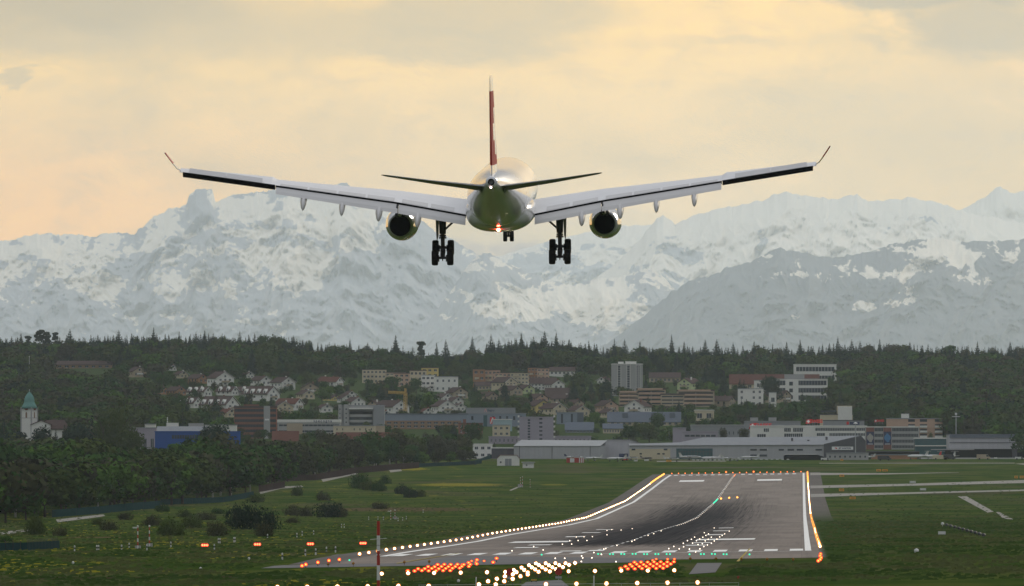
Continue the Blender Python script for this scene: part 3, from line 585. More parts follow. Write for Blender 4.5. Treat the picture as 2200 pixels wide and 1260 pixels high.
ng = bpy.data.objects.new('nose_gear', None); COL.objects.link(ng); ng.parent = PL; ng.location = (0, 28.3, -4.62)
st = MB(); st.tube((0, 0, 2.3), (0, 0, 0), .13, .1, 10); st.tube((-.3, 0, 0), (.3, 0, 0), .09, .09); st.tube((0, 0, .6), (0, -1.1, 2.0), .06); st.box(-.12, .12, -.1, .1, .35, .7); st.build('strut', M['gear'], ng)
for xx in (-.31, .31):
    wh = MB(); wh.lathe([(-.19, .3), (-.19, .44), (-.13, .51), (.13, .51), (.19, .44), (.19, .3)], 24, 0, 'x'); wo_ = wh.build('wheel', M['tyre'], ng, loc=(xx, 0, 0))
    rm = MB(); rm.lathe([(-.15, .02), (-.17, .29), (.17, .29), (.15, .02)], 16, 0, 'x'); rm.build('rim', M['gear'], wo_)
# fin: white root, red field, white cap, with a white cross on each side
FS = [(1.6, -13.2, -25.6, .74), (3.2, -15.8, -26.2, .60), (10.0, -22.3, -28.7, .34), (10.9, -23.2, -29.0, .27), (11.25, -24.2, -29.1, .14)]
def fsec(z):
    zz = [f[0] for f in FS]; yl = np.interp(z, zz, [f[1] for f in FS]); yt = np.interp(z, zz, [f[2] for f in FS]); th = np.interp(z, zz, [f[3] for f in FS])
    pr = [(0, 0), (.06, .5), (.25, .95), (.5, 1.0), (.8, .6), (1, .16)]
    return [(th/2*k, yl+(yt-yl)*c, z) for c, k in pr]+[(-th/2*k, yl+(yt-yl)*c, z) for c, k in pr[:0:-1]]
fn = MB()
for za, zb, mi in ((1.6, 3.3, 0), (3.3, 9.9, 1), (9.9, 11.25, 0)):
    st_ = [za]+[f[0] for f in FS if za < f[0] < zb]+[zb]; fn.loft([fsec(z) for z in st_], mi)
fno = fn.build('fin', [M['paintw'], M['finred']], PL)
for sx in (-1, 1):
    cr = MB()
    for (ya, yb, za, zb) in ((.36, .62, 4.2, 8.4), (.18, .36, 5.5, 7.0), (.62, .80, 5.5, 7.0)):
        rgs = []
        for z in (za, zb):
            q = []
            for f_ in np.linspace(ya, yb, 4):
                zz = [f[0] for f in FS]; yl = np.interp(z, zz, [f[1] for f in FS]); yt = np.interp(z, zz, [f[2] for f in FS]); th = np.interp(z, zz, [f[3] for f in FS])
                k = np.interp(f_, [0, .06, .25, .5, .8, 1], [0, .5, .95, 1.0, .6, .16]); q.append((sx*(th/2*k+.006), yl+(yt-yl)*f_, z))
            rgs.append(q)
        cr.loft(rgs, 0, caps=False, closed=False)
    cr.build('white_cross', M['paintw'], fno)
# ================================================================ airfield lamps
EW = emit('lamp_white', (1, .80, .48), 14); EO = emit('lamp_orange_glow', (1, .38, .08), 1.3); ER = emit('lamp_red', (1, .32, .06), 3.0); ERR = emit('lamp_red_glow', (1, .03, .02), 1.5)  # orange and red glow rings imitate the glare halo round the lamps
EG = emit('lamp_green', (.05, .75, .42), 1.6); EY = emit('lamp_amber', (1, .40, .08), 5); EDR = emit('lamp_dark_red', (.9, .02, .01), 1.2)
def lampmesh(name, r, rim, core, glow, post=.25):
    mb = MB(); mb.tube((0, 0, 0), (0, 0, post), .05, .05, 6, 2)
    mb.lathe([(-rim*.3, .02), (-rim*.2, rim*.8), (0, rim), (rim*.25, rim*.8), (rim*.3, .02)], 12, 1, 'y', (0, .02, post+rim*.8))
    mb.lathe([(-rim*.3-.02, .01), (-rim*.3-.02, r), (-rim*.3, r), (-rim*.3+.02, .01)], 12, 0, 'y', (0, .0, post+rim*.8))
    return mb.build(name, [core, glow, M['darkmetal']])
def place(proto, loc, label, cat, group):
    o = proto if not proto.get('used') else proto.copy()
    if o is not proto: COL.objects.link(o)
    if 'used' in proto.keys() and o is not proto:
        if 'used' in o.keys(): del o['used']
    else: proto['used'] = 1
    o.location = loc; return tag(o, label, cat, group)
LP = {}
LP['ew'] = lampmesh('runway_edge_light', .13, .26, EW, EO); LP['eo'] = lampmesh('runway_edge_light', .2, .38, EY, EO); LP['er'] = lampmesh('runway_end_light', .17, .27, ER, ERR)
for side, u, dz in (('left', -58.5, 0), ('right', 2.5, 0)):
    for k in range(104):
        y = 1470+31.6*k; x = .02607*y+u
        col_ = 'white' if y < (4290 if side == 'left' else 4240) else 'amber'
        if side == 'right' and k == 0: continue
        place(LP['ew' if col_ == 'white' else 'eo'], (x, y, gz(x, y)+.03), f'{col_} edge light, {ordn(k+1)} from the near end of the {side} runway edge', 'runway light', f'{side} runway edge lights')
for k, zx in enumerate([411, 474, 537, 601, 665, 728, 794, 858, 924, 988, 1052, 1117, 1184, 1246, 1310, 1374, 1440, 1502, 1564, 1632, 1695]):
    px = 1350+zx/4.4; x, y, z = on(px, 4752); o = place(LP['er'], (x, y, z+.03), f'red light, {ordn(k+1)} from the left across the far runway end', 'runway light', 'red lights across the far runway end')
    if k in (8, 12): o.scale = (1.6, 1, 1.6)
LP['er2'] = lampmesh('runway_end_light', .13, .22, ER, ERR, .3)
for k, (px, py) in enumerate([(649, 1217.5), (657, 1214.5), (683, 1210), (706.7, 1206), (729, 1203.7)]):
    x, y, z = gp(px, py+7); place(LP['er2'], (x, y, z), f'red light, {ordn(k+1)} from the left on the dark shoulder left of the threshold', 'runway light', 'red lights left of the threshold')
for k, (px, py) in enumerate([(1762, 1197), (1764, 1201), (1762, 1205), (1758, 1208), (1763, 1193)]):
    x, y, z = gp(px, py+6); place(LP['er2'], (x, y, z), f'small red light, {ordn(k+1)} in the knot below the right edge lights', 'runway light', 'red lights below the right edge row')
LP['gr'] = lampmesh('threshold_light', .08, .12, EG, EG, .02)
x, y, z = gp(750.7, 1206); place(LP['gr'], (x, y, z), 'pale green light between the left red lights and first white edge light', 'runway light', None)
gl = [(zx/4.889+1150, zy/4.889+1080) for zx, zy in [(67, 553), (660, 545), (690, 545), (785, 547), (817, 547), (903, 545), (935, 547), (1022, 545), (1055, 545), (1143, 547), (1175, 547), (1262, 547), (1293, 547), (1380, 547), (1415, 547), (1620, 549), (1740, 547), (1772, 547), (1855, 545), (1888, 547), (1978, 548), (2010, 549)]]+[(1610.3, 1192.5)]
for k, (px, py) in enumerate(gl):
    x, y, z = gp(px, py+1.5); place(LP['gr'], (x, y, z+.03), f'green threshold light, {ordn(k+1)} from the left along the white threshold bars', 'runway light', 'green threshold lights')
EWs = emit('lamp_white_small', (1, .84, .66), 3.2); LP['tz'] = lampmesh('touchdown_light', .085, .15, EWs, M['darkmetal'], .02)
tz = [(zx/4.889+1150, zy/4.889+1080) for zx, zy in [(1402,490),(1512,492),(1619,495),(1685,525),(1558,470),(1729,493),(1770,468),(1710,447),(1652,432),(1850,433),(1755,437),(1693,405),(1598,405),(1785,407),(1728,387),(1674,367),(1816,390),(1880,408),(1760,368),(1850,368),(1908,388),(1937,365),(1963,350),(1990,333),(1820,332),(1776,320),(1792,349),(1879,269),(2038,303),(1555,433),(1455,467),(1808,450),(1640,390)]]
tzl = [(zx/4.889+1150, zy/4.889+1080) for zx, zy in [(285,443),(382,441),(450,403),(543,402),(362,405),(431,365),(512,363),(600,361),(753,296),(753,342),(805,286),(901,291),(1018,276),(84,503)]]+[(1100, 1184.9), (1146.6, 1175.7), (1167, 1183.1)]
for nm, L in (('right', tz), ('left', tzl)):
    L.sort()
    for k, (px, py) in enumerate(L):
        x, y, z = gp(px, py+1.5); place(LP['tz'], (x, y, z+.03), f'small white touchdown light, {ordn(k+1)} from the left in the {nm} touchdown group', 'runway light', f'{nm} touchdown lights')
cl = [(zx/4.889+1150, zy/4.889+1080) for zx, zy in [(595,588),(695,552),(487,568),(498,588),(484,627),(210,593),(309,593),(848,629),(615,532),(740,489),(720,495),(857,455),(1015,413),(1044,397),(1185,348),(1245,330),(1322,300)]]
cl.sort()
for k, (px, py) in enumerate(cl):
    x, y, z = gp(px, py+1.5); place(LP['tz'], (x, y, z+.03), f'small white light, {ordn(k+1)} from the left between threshold and dark tyre marks', 'runway light', 'white lights around the near centreline')
LP['cl'] = lampmesh('centreline_light', .06, .10, EWs, M['darkmetal'], .01); LP['cg'] = lampmesh('centreline_light', .17, .24, EG, EG, .01); LP['cr'] = lampmesh('centreline_light', .13, .17, ER, ERR, .01)
yg = gp(1540, 1079)[1]
for k in range(52):
    y = 2500+43*k; x = .02607*y-28.0
    if abs(y-yg) < 90: continue
    c_ = 'red' if y > 4580 else 'white'
    place(LP['cr' if c_ == 'red' else 'cl'], (x, y, gz(x, y)+.03), f'{c_} centreline light, {ordn(k+1)} counted up from the dark tyre marks', 'runway light', 'runway centreline lights')
for k in range(6):
    y = yg-75+30*k; x = .02607*y-28.2; place(LP['cg'], (x, y, gz(x, y)+.03), f'green centreline light, {ordn(k+1)} from the near end of the green run', 'runway light', 'green centreline lights')
for k, (px, py) in enumerate([(1549, 1073.6), (1566.6, 1072), (1584, 1071)]):
    x, y, z = gp(px, py+1.5); place(LP['eo'], (x, y, z), f'amber light, {ordn(k+1)} of three in a row right of the green lights', 'runway light', 'amber lights right of centreline')
# approach lamps: lens, post and a glowing ring shaped as the glare halo
def approach(name, core, glow, r, rim, post, flat=1.0):
    root = empty(name, (0, 0, 0)); mb = MB(); mb.tube((0, .02, 0), (0, .02, post), .045, .035, 6); mb.box(-.12, .12, -.1, .14, 0, .06); mb.build('post', M['darkmetal'], root)
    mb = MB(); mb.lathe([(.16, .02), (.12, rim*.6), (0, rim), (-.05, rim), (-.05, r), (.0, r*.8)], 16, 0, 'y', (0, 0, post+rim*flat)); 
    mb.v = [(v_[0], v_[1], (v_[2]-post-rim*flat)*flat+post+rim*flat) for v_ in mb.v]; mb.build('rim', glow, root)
    mb = MB(); mb.lathe([(.02, .01), (-.03, r*.98), (-.06, r*.7), (-.08, .01)], 14, 0, 'y', (0, 0, post+rim*flat)); mb.v = [(v_[0], v_[1], (v_[2]-post-rim*flat)*flat+post+rim*flat) for v_ in mb.v]; mb.build('lens', core, root)
    return root
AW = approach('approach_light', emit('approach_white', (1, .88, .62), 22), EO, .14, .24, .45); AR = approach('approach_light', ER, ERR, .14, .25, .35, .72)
def place2(proto, loc, label, group):
    o = proto if not proto.get('used') else copy_tree(proto)
    if o is proto: proto['used'] = 1
    elif 'used' in o.keys(): del o['used']
    o.location = loc; return tag(o, label, 'approach lamp', group)
def z3(L): return [(a/4.889+750, b/4.889+1080) for a, b in L]
def z4(L): return [(a/4.889+1150, b/4.889+1080) for a, b in L]
redL = [z3([(617,718),(688,720),(765,715),(836,718),(913,717),(988,715),(1063,715)]), z3([(725,696),(795,695),(868,692),(942,695),(1015,692),(1086,690),(1161,688)]), z3([(830,673),(899,674),(970,671),(1043,673),(1116,671),(1184,670),(1258,670)]), z3([(930,650),(1000,648),(1068,650),(1138,648),(1205,650),(1273,648),(1340,643)]), z3([(1187,635),(1255,630),(1333,612),(1513,625)]), z3([(1287,597),(1343,599),(1418,597),(1549,582)])]
redR = [z4([(897,692),(972,697),(1045,697),(1121,693),(1195,692),(1270,692),(1343,690)]), z4([(948,671),(1017,670),(1093,671),(1165,670),(1238,668),(1310,669),(1384,668)]), z4([(997,650),(1065,647),(1138,651),(1208,647),(1278,645),(1350,646),(1422,645)]), z4([(1042,626),(1110,625),(1180,625),(1247,622),(1317,622),(1387,623),(1456,621)]), z4([(1233,591),(1270,577),(1390,577),(1461,577)])]
for nm, rows in (('left', redL), ('right', redR)):
    for ri, row in enumerate(rows):
        for k, (px, py) in enumerate(row):
            x, y, z = gp(px, py+10); s_ = 1 if ri < 4 or (nm == 'left' and k in (1, 3)) else .7
            o = place2(AR, (x, y, z), f'red lamp, {ordn(k+1)} from left, {ordn(ri+1)} row up, {nm} red lamp cluster', f'{nm} cluster of red approach lamps'); o.scale = (s_, s_, s_)
wh = z3([(1363,865),(1540,865),(1460,835),(1630,835),(1552,808),(1718,808),(1636,780),(1800,780),(1720,758),(1641,732),(1730,712),(1758,735),(1876,738),(1876,760),(1840,710),(1812,684),(1990,730),(1955,705),(1920,682),(1890,658),(2108,727),(2065,705),(2030,680),(1995,658),(1962,638)])+z4([(35,730),(110,703),(73,682),(40,657),(152,727),(180,682),(143,660),(109,637),(290,680),(252,658),(212,636),(217,703),(355,655),(317,636),(418,634)])
wh = [p for p in wh if p[1] < 1254]
bar = z3([(343,750),(620,745),(893,742),(1172,740),(1448,735)])+z4([(350,725),(627,722),(903,718),(1182,718),(1460,715)])
low = [(596, 1262.5), (660, 1262), (725, 1261.5), (790, 1261), (856, 1260), (921, 1260), (1029, 1257), (1065, 1257), (1173, 1256.5), (1238.5, 1255.5), (1303, 1255), (1369, 1254), (1434, 1253.3), (1498.7, 1252.8)]
wh.sort(key=lambda p: (p[0]))
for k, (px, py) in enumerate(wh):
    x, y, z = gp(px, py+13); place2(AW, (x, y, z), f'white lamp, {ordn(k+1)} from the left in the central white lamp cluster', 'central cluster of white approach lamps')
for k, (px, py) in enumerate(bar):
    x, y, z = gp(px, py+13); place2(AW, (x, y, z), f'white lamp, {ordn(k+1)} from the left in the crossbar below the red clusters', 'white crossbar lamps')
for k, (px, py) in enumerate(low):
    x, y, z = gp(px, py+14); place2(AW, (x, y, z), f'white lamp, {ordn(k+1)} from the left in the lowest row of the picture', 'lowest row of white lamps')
# approach slope units
PA = empty('slope_indicator', (0, 0, 0)); mb = MB(); mb.box(-.55, .55, -.1, .8, .35, .85); mb.box(-.5, -.4, 0, .1, 0, .36); mb.box(.4, .5, 0, .1, 0, .36); mb.box(-.6, .6, -.16, .85, .85, .89); mb.build('housing', M['darkmetal'], PA)
ERb = emit('slope_red', (1, .22, .08), 7)
for dx in (-.34, 0, .34):
    mb = MB(); mb.lathe([(-.14, .01), (-.15, .13), (-.1, .17), (-.09, .01)], 12, 0, 'y', (dx, 0, .6)); l_ = mb.build('lens', ERb, PA)
    mb = MB(); mb.lathe([(-.145, .13), (-.17, .23), (-.1, .25), (-.09, .16)], 12, 0, 'y', (dx, 0, .6)); mb.build('lens_halo', ERR, l_)  # glowing ring built as the red glare halo round each lens
for k, (px, py) in enumerate([(440, 1172), (553, 1170), (667, 1169), (780, 1167.5)]):
    x, y, z = gp(px, py+8); o = place2(PA, (x, y, z), f'red three-lamp box, {ordn(k+1)} of four from the left in the grass', 'row of four red lamp boxes'); o['category'] = 'lamp box'
# ================================================================ buildings
PROT = []     # photo rectangles kept clear of nearer trees: x0, x1, y0, y1, depth
def prot(x0, x1, y0, y1, d): PROT.append((x0, x1, y0, y1, d))
def text(s, size, m_, parent, loc, bold=.0, sx=1.0, name='lettering', depth=.03, space=1.0):
    cu = bpy.data.curves.new(name, 'FONT'); cu.body = s; cu.size = size; cu.align_x = 'CENTER'; cu.align_y = 'CENTER'; cu.extrude = depth; cu.offset = bold; cu.space_character = space; cu.resolution_u = 3
    o = bpy.data.objects.new(name, cu); COL.objects.link(o); bpy.context.view_layer.update()
    me = bpy.data.meshes.new_from_object(o.evaluated_get(bpy.context.evaluated_depsgraph_get())); bpy.data.objects.remove(o)
    me.materials.clear(); me.materials.append(m_); q = bpy.data.objects.new(name, me); COL.objects.link(q); q.parent = parent; q.location = loc; q.rotation_euler = (R(90), 0, 0); q.scale = (sx, 1, 1); return q
def windows(root, x0, x1, z0, z1, nx, nz, wf, hf, y=0.0, m_='glass', frame=True, skip=(), name='window', mull=0):
    cx = (x1-x0)/nx; cz = (z1-z0)/nz; out = []
    for j in range(nz):
        for i in range(nx):
            if (i, j) in skip: continue
            a = x0+cx*(i+.5-wf/2); b = x0+cx*(i+.5+wf/2); c = z0+cz*(j+.5-hf/2); d = z0+cz*(j+.5+hf/2)
            mb = MB(); mb.box(a, b, y-.05, y+.05, c, d, 0)
            if frame:
                mb.box(a-.08, b+.08, y-.09, y-.02, c-.12, c-.02, 1)
                for q in range(1, 1+max(mull, 1)): xm = a+(b-a)*q/(max(mull, 1)+1); mb.box(xm-.05, xm+.05, y-.08, y-.055, c, d, 1)
            out.append(mb.build(name, [M[m_], M['frame']], root))
    return out
def block(name, label, cat, x0, x1, ytop, d, mw, floors=0, cols=0, wf=.6, hf=.5, dep=14, roofm='grey', par=.35, band=False, yaw=0, wm='glass', zb=0.0, frame=True, group=None, skip=(), protect=True, sink=2.0, mull=1, ybase=None, bands_m=None):
    px = (x0+x1)/2; x, y, z = on(px, d); W_ = (x1-x0)/F*d; H = HC+(HORIZ-ytop)/F*d-z
    root = empty(name, (x, y, z), R(yaw), label, cat, group)
    mb = MB(); mb.box(-W_/2, W_/2, 0, dep, -sink, H-par); mb.build('wall', M[mw], root)
    mb = MB(); mb.box(-W_/2-.25, W_/2+.25, -.25, dep+.25, H-par+.003, H); mb.box(-W_/2+.3, W_/2-.3, .3, dep-.3, H-.02, H+.06); mb.build('roof', M[roofm], root)
    if floors:
        if band:
            for j in range(floors):
                zz = zb+(H-par-zb)*(j+.5)/floors; h2 = (H-par-zb)/floors*hf/2; mb = MB(); mb.box(-W_/2*wf, W_/2*wf, -.06, .05, zz-h2, zz+h2, 0)
                for q in range(1, cols): xm = -W_/2*wf+W_*wf*q/cols; mb.box(xm-.09, xm+.09, -.10, -.062, zz-h2, zz+h2, 1)
                mb.build('window_band', [M[wm], M[bands_m or 'frame']], root)
        else: windows(root, -W_/2*.96, W_/2*.96, zb, H-par, cols, floors, wf, hf, m_=wm, frame=frame, skip=skip, mull=mull)
    if protect: prot(x0, x1, ytop-2, ybase if ybase else ytop+(HORIZ-ytop) if False else (ybase or HORIZ-(z-HC)*F/d), d)
    return root, W_, H
def rooftop(root, x, y, z, w_, d_, h, m_='grey', name='roof_box'): mb = MB(); mb.box(x-w_/2, x+w_/2, y, y+d_, z+.07, z+h); mb.box(x-w_/2-.12, x+w_/2+.12, y-.12, y+d_+.12, z+h+.003, z+h+.15); return mb.build(name, M[m_], root)
HN = []
def house(px, ybase, wpx, label, mw='white', hw=None, dep=12, yaw=25, rm='tile', ridge=None, wins=2, d=None, name='house', chim=True, group='gabled houses on the hillside', protect=True, tree_h=None, dorm=0, round_=False):
    if d is None: x, d, z = gp(px, ybase, 5200)
    else: x, _, z = on(px, d)
    W_ = wpx/F*d; hw = hw or W_*.42; rh = ridge or W_*.30
    root = empty(name, (x, d, z), R(yaw), label, 'house', group)
    h = W_/2; mb = MB(); mb.prism([(-h, -2), (h, -2), (h, hw), (0, hw+rh), (-h, hw)], 0, dep); mb.build('wall', M[mw], root)
    ov = .7; sl = rh/h; mb = MB()
    for s_ in (-1, 1):
        p = [(s_*(h+ov), hw-ov*sl+.05), (0, hw+rh+.05), (0, hw+rh+.40), (s_*(h+ov), hw-ov*sl+.38)]
        if s_ > 0: p = p[::-1]
        mb.prism(p if s_ < 0 else p, -.6, dep+.6)
    rf = mb.build('roof', M[rm], root)
    mb = MB()
    for s_ in (-1, 1): mb.tube((s_*(h+ov), -.62, hw-ov*sl+.12), (0, -.62, hw+rh+.2), .13, .13, 4)
    mb.build('verge_board', M['frame'] if mw in ('white', 'cream') else M['tile'], rf)
    if chim: mb = MB(); mb.box(h*.3, h*.3+.8, dep*.4, dep*.4+.8, hw+rh*.4, hw+rh+1.0); mb.build('chimney', M['white' if random.random() < .4 else 'redbrick'], rf)
    if wins:
        nf = 2 if hw > 4.2 else 1
        windows(root, -h*.8, h*.8, .3, hw, wins, nf, .42, .46)
        mb = MB(); mb.box(-.6, .6, -.06, .05, hw+rh*.12, hw+rh*.12+1.3, 0); mb.box(-.75, .75, -.09, -.02, hw+rh*.12-.12, hw+rh*.12-.02, 1); mb.build('window', [M['glass'], M['frame']], root)
        # balcony or windows on the long side
        sx_ = -1 if yaw < 0 else 1
        for q in range(3):
            mb = MB(); yy = dep*(.2+.28*q); mb.box(-sx_*h-.05 if sx_ > 0 else h-.05, -sx_*h+.05 if sx_ > 0 else h+.05, yy, yy+1.2, hw*.45, hw*.45+1.3); mb.build('window', M['glass'], root)
        if W_ > 9: mb = MB(); mb.box(-h*.45, h*.45, -1.2, 0, hw*.48, hw*.48+.18); mb.box(-h*.45, h*.45, -1.2, -1.12, hw*.48+.18, hw*.48+1.0); mb.build('balcony', M['beige' if mw != 'beige' else 'white'], root)
    for q in range(dorm):
        yy = dep*(q+.5)/dorm; sx_ = -1; mb = MB()
        dm = [(yy-1.1, hw-.2), (yy+1.1, hw-.2), (yy+1.1, hw+1.5), (yy, hw+3.0), (yy-1.1, hw+1.5)]
        v = [(sx_*(h+.1), a, b) for a, b in dm]+[(sx_*(h*.35), a, b) for a, b in dm]
        mb.add(v, [(0, 1, 2, 3, 4), (9, 8, 7, 6, 5)]+[(i, i+5, (i+1) % 5+5, (i+1) % 5) for i in range(5)]); dd = mb.build('dormer', M['white'], root)
        mb = MB(); mb.box(sx_*(h+.1)-.05, sx_*(h+.1)+.05, yy-.5, yy+.5, hw+.2, hw+1.6); mb.build('window', M['glass'], dd)
    if protect: prot(px-wpx*.6, px+wpx*.6, ybase-(hw+rh)/d*F, ybase-2, d)
    HN.append((px, ybase, label)); return root
Hs = [
 (484, 830, 42, 'large white gabled house with dark roof above the dormer row houses', 'white', 28), (538, 814, 19, 'small white gable peeping over dark roofs below the wood', 'white', 30), (572, 829, 27, 'white gabled house with dark roof on upper left slope, two small windows', 'white', 32),
 (620, 836, 34, 'white gabled house at the right end of the dark roofed upper row', 'white', 34), (667, 849, 36, 'beige chalet with wide pale roof edge right of the dark roofed houses', 'beige', 5), (664, 858, 26, 'low cream gable directly below the beige chalet', 'cream', 20),
 (612, 890, 37, 'tall cream house with round gable window right behind the brown office', 'cream', 12), (498, 897, 24, 'yellowish gabled house with red side roof left of the brown office', 'cream', 30), (300, 811, 30, 'lone beige house half sunk in trees on the left hill', 'beige', 18),
 (372, 797, 16, 'tiny white house highest of all on the left slope', 'white', 15), (395, 813, 20, 'cream house gable between dark roofs on the left slope', 'cream', 25), (437, 824, 26, 'orange gabled house with dark roof on the left slope', 'orange', 32), (390, 850, 25, 'orange brown house above the leftmost dormer row houses', 'orange', 30), (352, 848, 24, 'orange gable with long dark roof at the left village edge', 'orange', 35),
 (643, 882, 34, 'house with red roof right of the tall cream house', 'white', 60), (703, 887, 24, 'white rounded-looking gable left of the round grey office', 'white', 14), (756, 856, 20, 'white chalet behind a dark spruce in the middle slope', 'white', 18), (748, 866, 24, 'low white gable below the chalet behind the spruce', 'white', 16), (730, 833, 30, 'house with red roof among trees right of the village middle', 'white', 60), (722, 862, 18, 'narrow yellow house beside a fresh green tree', 'yellow', 40),
 (771, 876, 30, 'broad white gable under a dark hipped roof above the round office', 'white', 22), (800, 878, 22, 'small beige gable right above the round grey office', 'beige', -20), (862, 892, 42, 'broad house with dark roof left of the crane foot', 'white', 35), (850, 880, 26, 'house with dark roof just behind the broad one by the crane', 'white', 35), (928, 842, 16, 'small white pointed gable among trees right of the crane', 'white', 5), (962, 864, 24, 'white house with dark roof above the big white gable house', 'white', 30),
 (990, 858, 34, 'tall beige apartment house with brown gable roof', 'beige', 22), (985, 872, 24, 'white gable squeezed beneath the tall beige apartment house', 'white', 20), (962, 890, 40, 'big white gable house standing over the long grey building', 'white', 20), (920, 893, 20, 'small house with red roof left of the big white gable house', 'white', 15), (990, 884, 22, 'white gable right of the big white gable house', 'white', 18), (700, 823, 18, 'brick red house at the wood edge left of the blossom tree', 'redbrick', 20),
 (1098, 836, 34, 'pale yellow house with dark slanted roof below the pink apartments', 'cream', 40), (1137, 846, 25, 'pale green gable house below the pink apartments', 'palegreen', 20), (1112, 850, 28, 'brown roofed house in front of the pale green gable', 'beige', 40), (1165, 866, 26, 'pinkish gable house above the yellow gable house', 'pink', 25), (1168, 888, 38, 'bright yellow gable house above the lavender tower', 'yellow', 22), (1200, 838, 28, 'white gable below the long brown roof in the middle', 'white', 20), (1203, 892, 34, 'cream gable house beside the blue grey warehouse', 'cream', 35), (1252, 896, 32, 'cream gable house with balconies left of the fresh green tree', 'cream', 22),
 (1313, 886, 34, 'tall pink beige gable house below the white tower block', 'pink', 22), (1318, 898, 26, 'small cream gable house left of the white balcony house', 'cream', 22), (1362, 892, 44, 'white house with long balcony above the blue roof', 'white', -20), (1292, 826, 20, 'white house with brown roof left of the white tower block', 'white', -25), (1470, 838, 34, 'yellow green gabled end of a long brown roofed house', 'palegreen', -30), (1573, 874, 30, 'low house with brown roof left of the white cube flats', 'beige', 60), (1690, 866, 36, 'house with dark brown hipped roof below the dark glass school', 'beige', 55), (1245, 876, 22, 'grey roofed house at the middle of the slope', 'beige', 30), (1060, 862, 26, 'brown roofed house in trees left of the yellow ones', 'beige', 40), (1230, 868, 26, 'broad brown roofed house below the spruces', 'beige', 50), (830, 900, 22, 'white gable right beside the round grey office', 'white', 20), (590, 846, 18, 'small white gable beside the dormer row houses', 'white', 30)]
for (px, yb, wpx, lab, mw, yaw) in Hs:
    rm = 'redtile' if 'red roof' in lab or 'red side roof' in lab else 'tile'
    house(px, yb, wpx, lab, mw, yaw=yaw, rm=rm, dep=14 if wpx > 22 else 10, wins=2 if wpx < 30 else 3)
for k, (px, yb, wpx, lab, nd, dep) in enumerate([(425, 877, 26, 'white row house with pointed dormers, leftmost and lowest', 4, 20), (500, 886, 40, 'white row house with pointed dormers and large gable, above the brown office', 4, 22), (588, 862, 38, 'white row house with pointed dormers and glazed gable, rightmost', 4, 22), (540, 850, 22, 'brown roofed row house with two dormers between the others', 2, 16), (447, 852, 24, 'brown roofed row house with dormers, topmost on the left', 3, 16), (505, 850, 22, 'brown roofed row house with dormers behind the large gable', 2, 14)]):
    house(px, yb, wpx, lab, 'white', yaw=48, dep=dep, dorm=nd, ridge=wpx/F*6500*.42, group='white row houses with pointed dormers', name='row_house')
# long slab-like houses
def longhouse(name, label, x0, x1, ybase, ytop, mw, rm, floors=2, cols=8, d=None, eave=.5, dep=12, cat='house', gableend=None, wins=True):
    px = (x0+x1)/2
    if d is None: x, d, z = gp(px, ybase, 5200)
    else: x, _, z = on(px, d)
    W_ = (x1-x0)/F*d; H = HC+(HORIZ-ytop)/F*d-z; hw = H*eave
    root = empty(name, (x, d, z), 0, label, cat); mb = MB()
    v = [(-W_/2, 0), (W_/2, 0)]
    ring_ = lambda xx: [(xx, 0, -2), (xx, dep, -2), (xx, dep, hw), (xx, dep/2, H-.2), (xx, 0, hw)]
    mb.loft([ring_(-W_/2), ring_(W_/2)][::-1]); mb.build('wall', M[mw], root)
    mb = MB()
    for a, b in (((-.6, hw-.6*(H-hw)/(dep/2)), (dep/2, H-.1)), ((dep+.6, hw-.6*(H-hw)/(dep/2)), (dep/2, H-.1))):
        r_ = lambda xx: [(xx, a[0], a[1]+.04), (xx, b[0], b[1]+.04), (xx, b[0], b[1]+.3), (xx, a[0], a[1]+.3)]
        mb.loft([r_(-W_/2-.4), r_(W_/2+.4)])
    mb.build('roof', M[rm], root)
    if wins: windows(root, -W_/2*.95, W_/2*.95, 0, hw, cols, floors, .45, .5)
    prot(x0, x1, ytop, ybase, d); return root, W_, H, hw
longhouse('apartment_house', 'long white house with brown roof right of the pale green gable', 1139, 1195, 837, 812, 'white', 'tile', 2, 7)
longhouse('apartment_house', 'long dark roofed house in front of the long white one', 1172, 1225, 862, 834, 'beige', 'tile', 1, 6, eave=.3)
longhouse('apartment_house', 'brown roofed row above the long white house, left of the tower block', 1180, 1235, 806, 789, 'white', 'tile', 1, 6)
longhouse('apartment_house', 'brown roofed row left of the pale yellow house', 1020, 1066, 838, 821, 'beige', 'tile', 1, 6)
longhouse('long_house', 'dark roofed row on the left hill half hidden in trees', 118, 240, 792, 776, 'brown', 'tile', 1, 8)
longhouse('long_house', 'brown long roof ending in the yellow green gable', 1395, 1462, 822, 801, 'beige', 'tile', 1, 7)
r_, w_, h_, hw_ = longhouse('blue_roof_building', 'long building with blue grey gable roof and cream end wall', 1306, 1462, 915, 886, 'cream', 'slate', 1, 12, eave=.3, cat='building')
mb = MB()
for q in (-.3, .1, .35): mb.box(w_*q, w_*q+3, 2, 4, hw_+1, h_-.5)
mb.build('roof_dormer', M['slate'], r_)
longhouse('school_building', 'long building with red tiled roof on the right slope', 1568, 1760, 836, 805, 'cream', 'redtile', 1, 12, eave=.35, cat='building', dep=16)
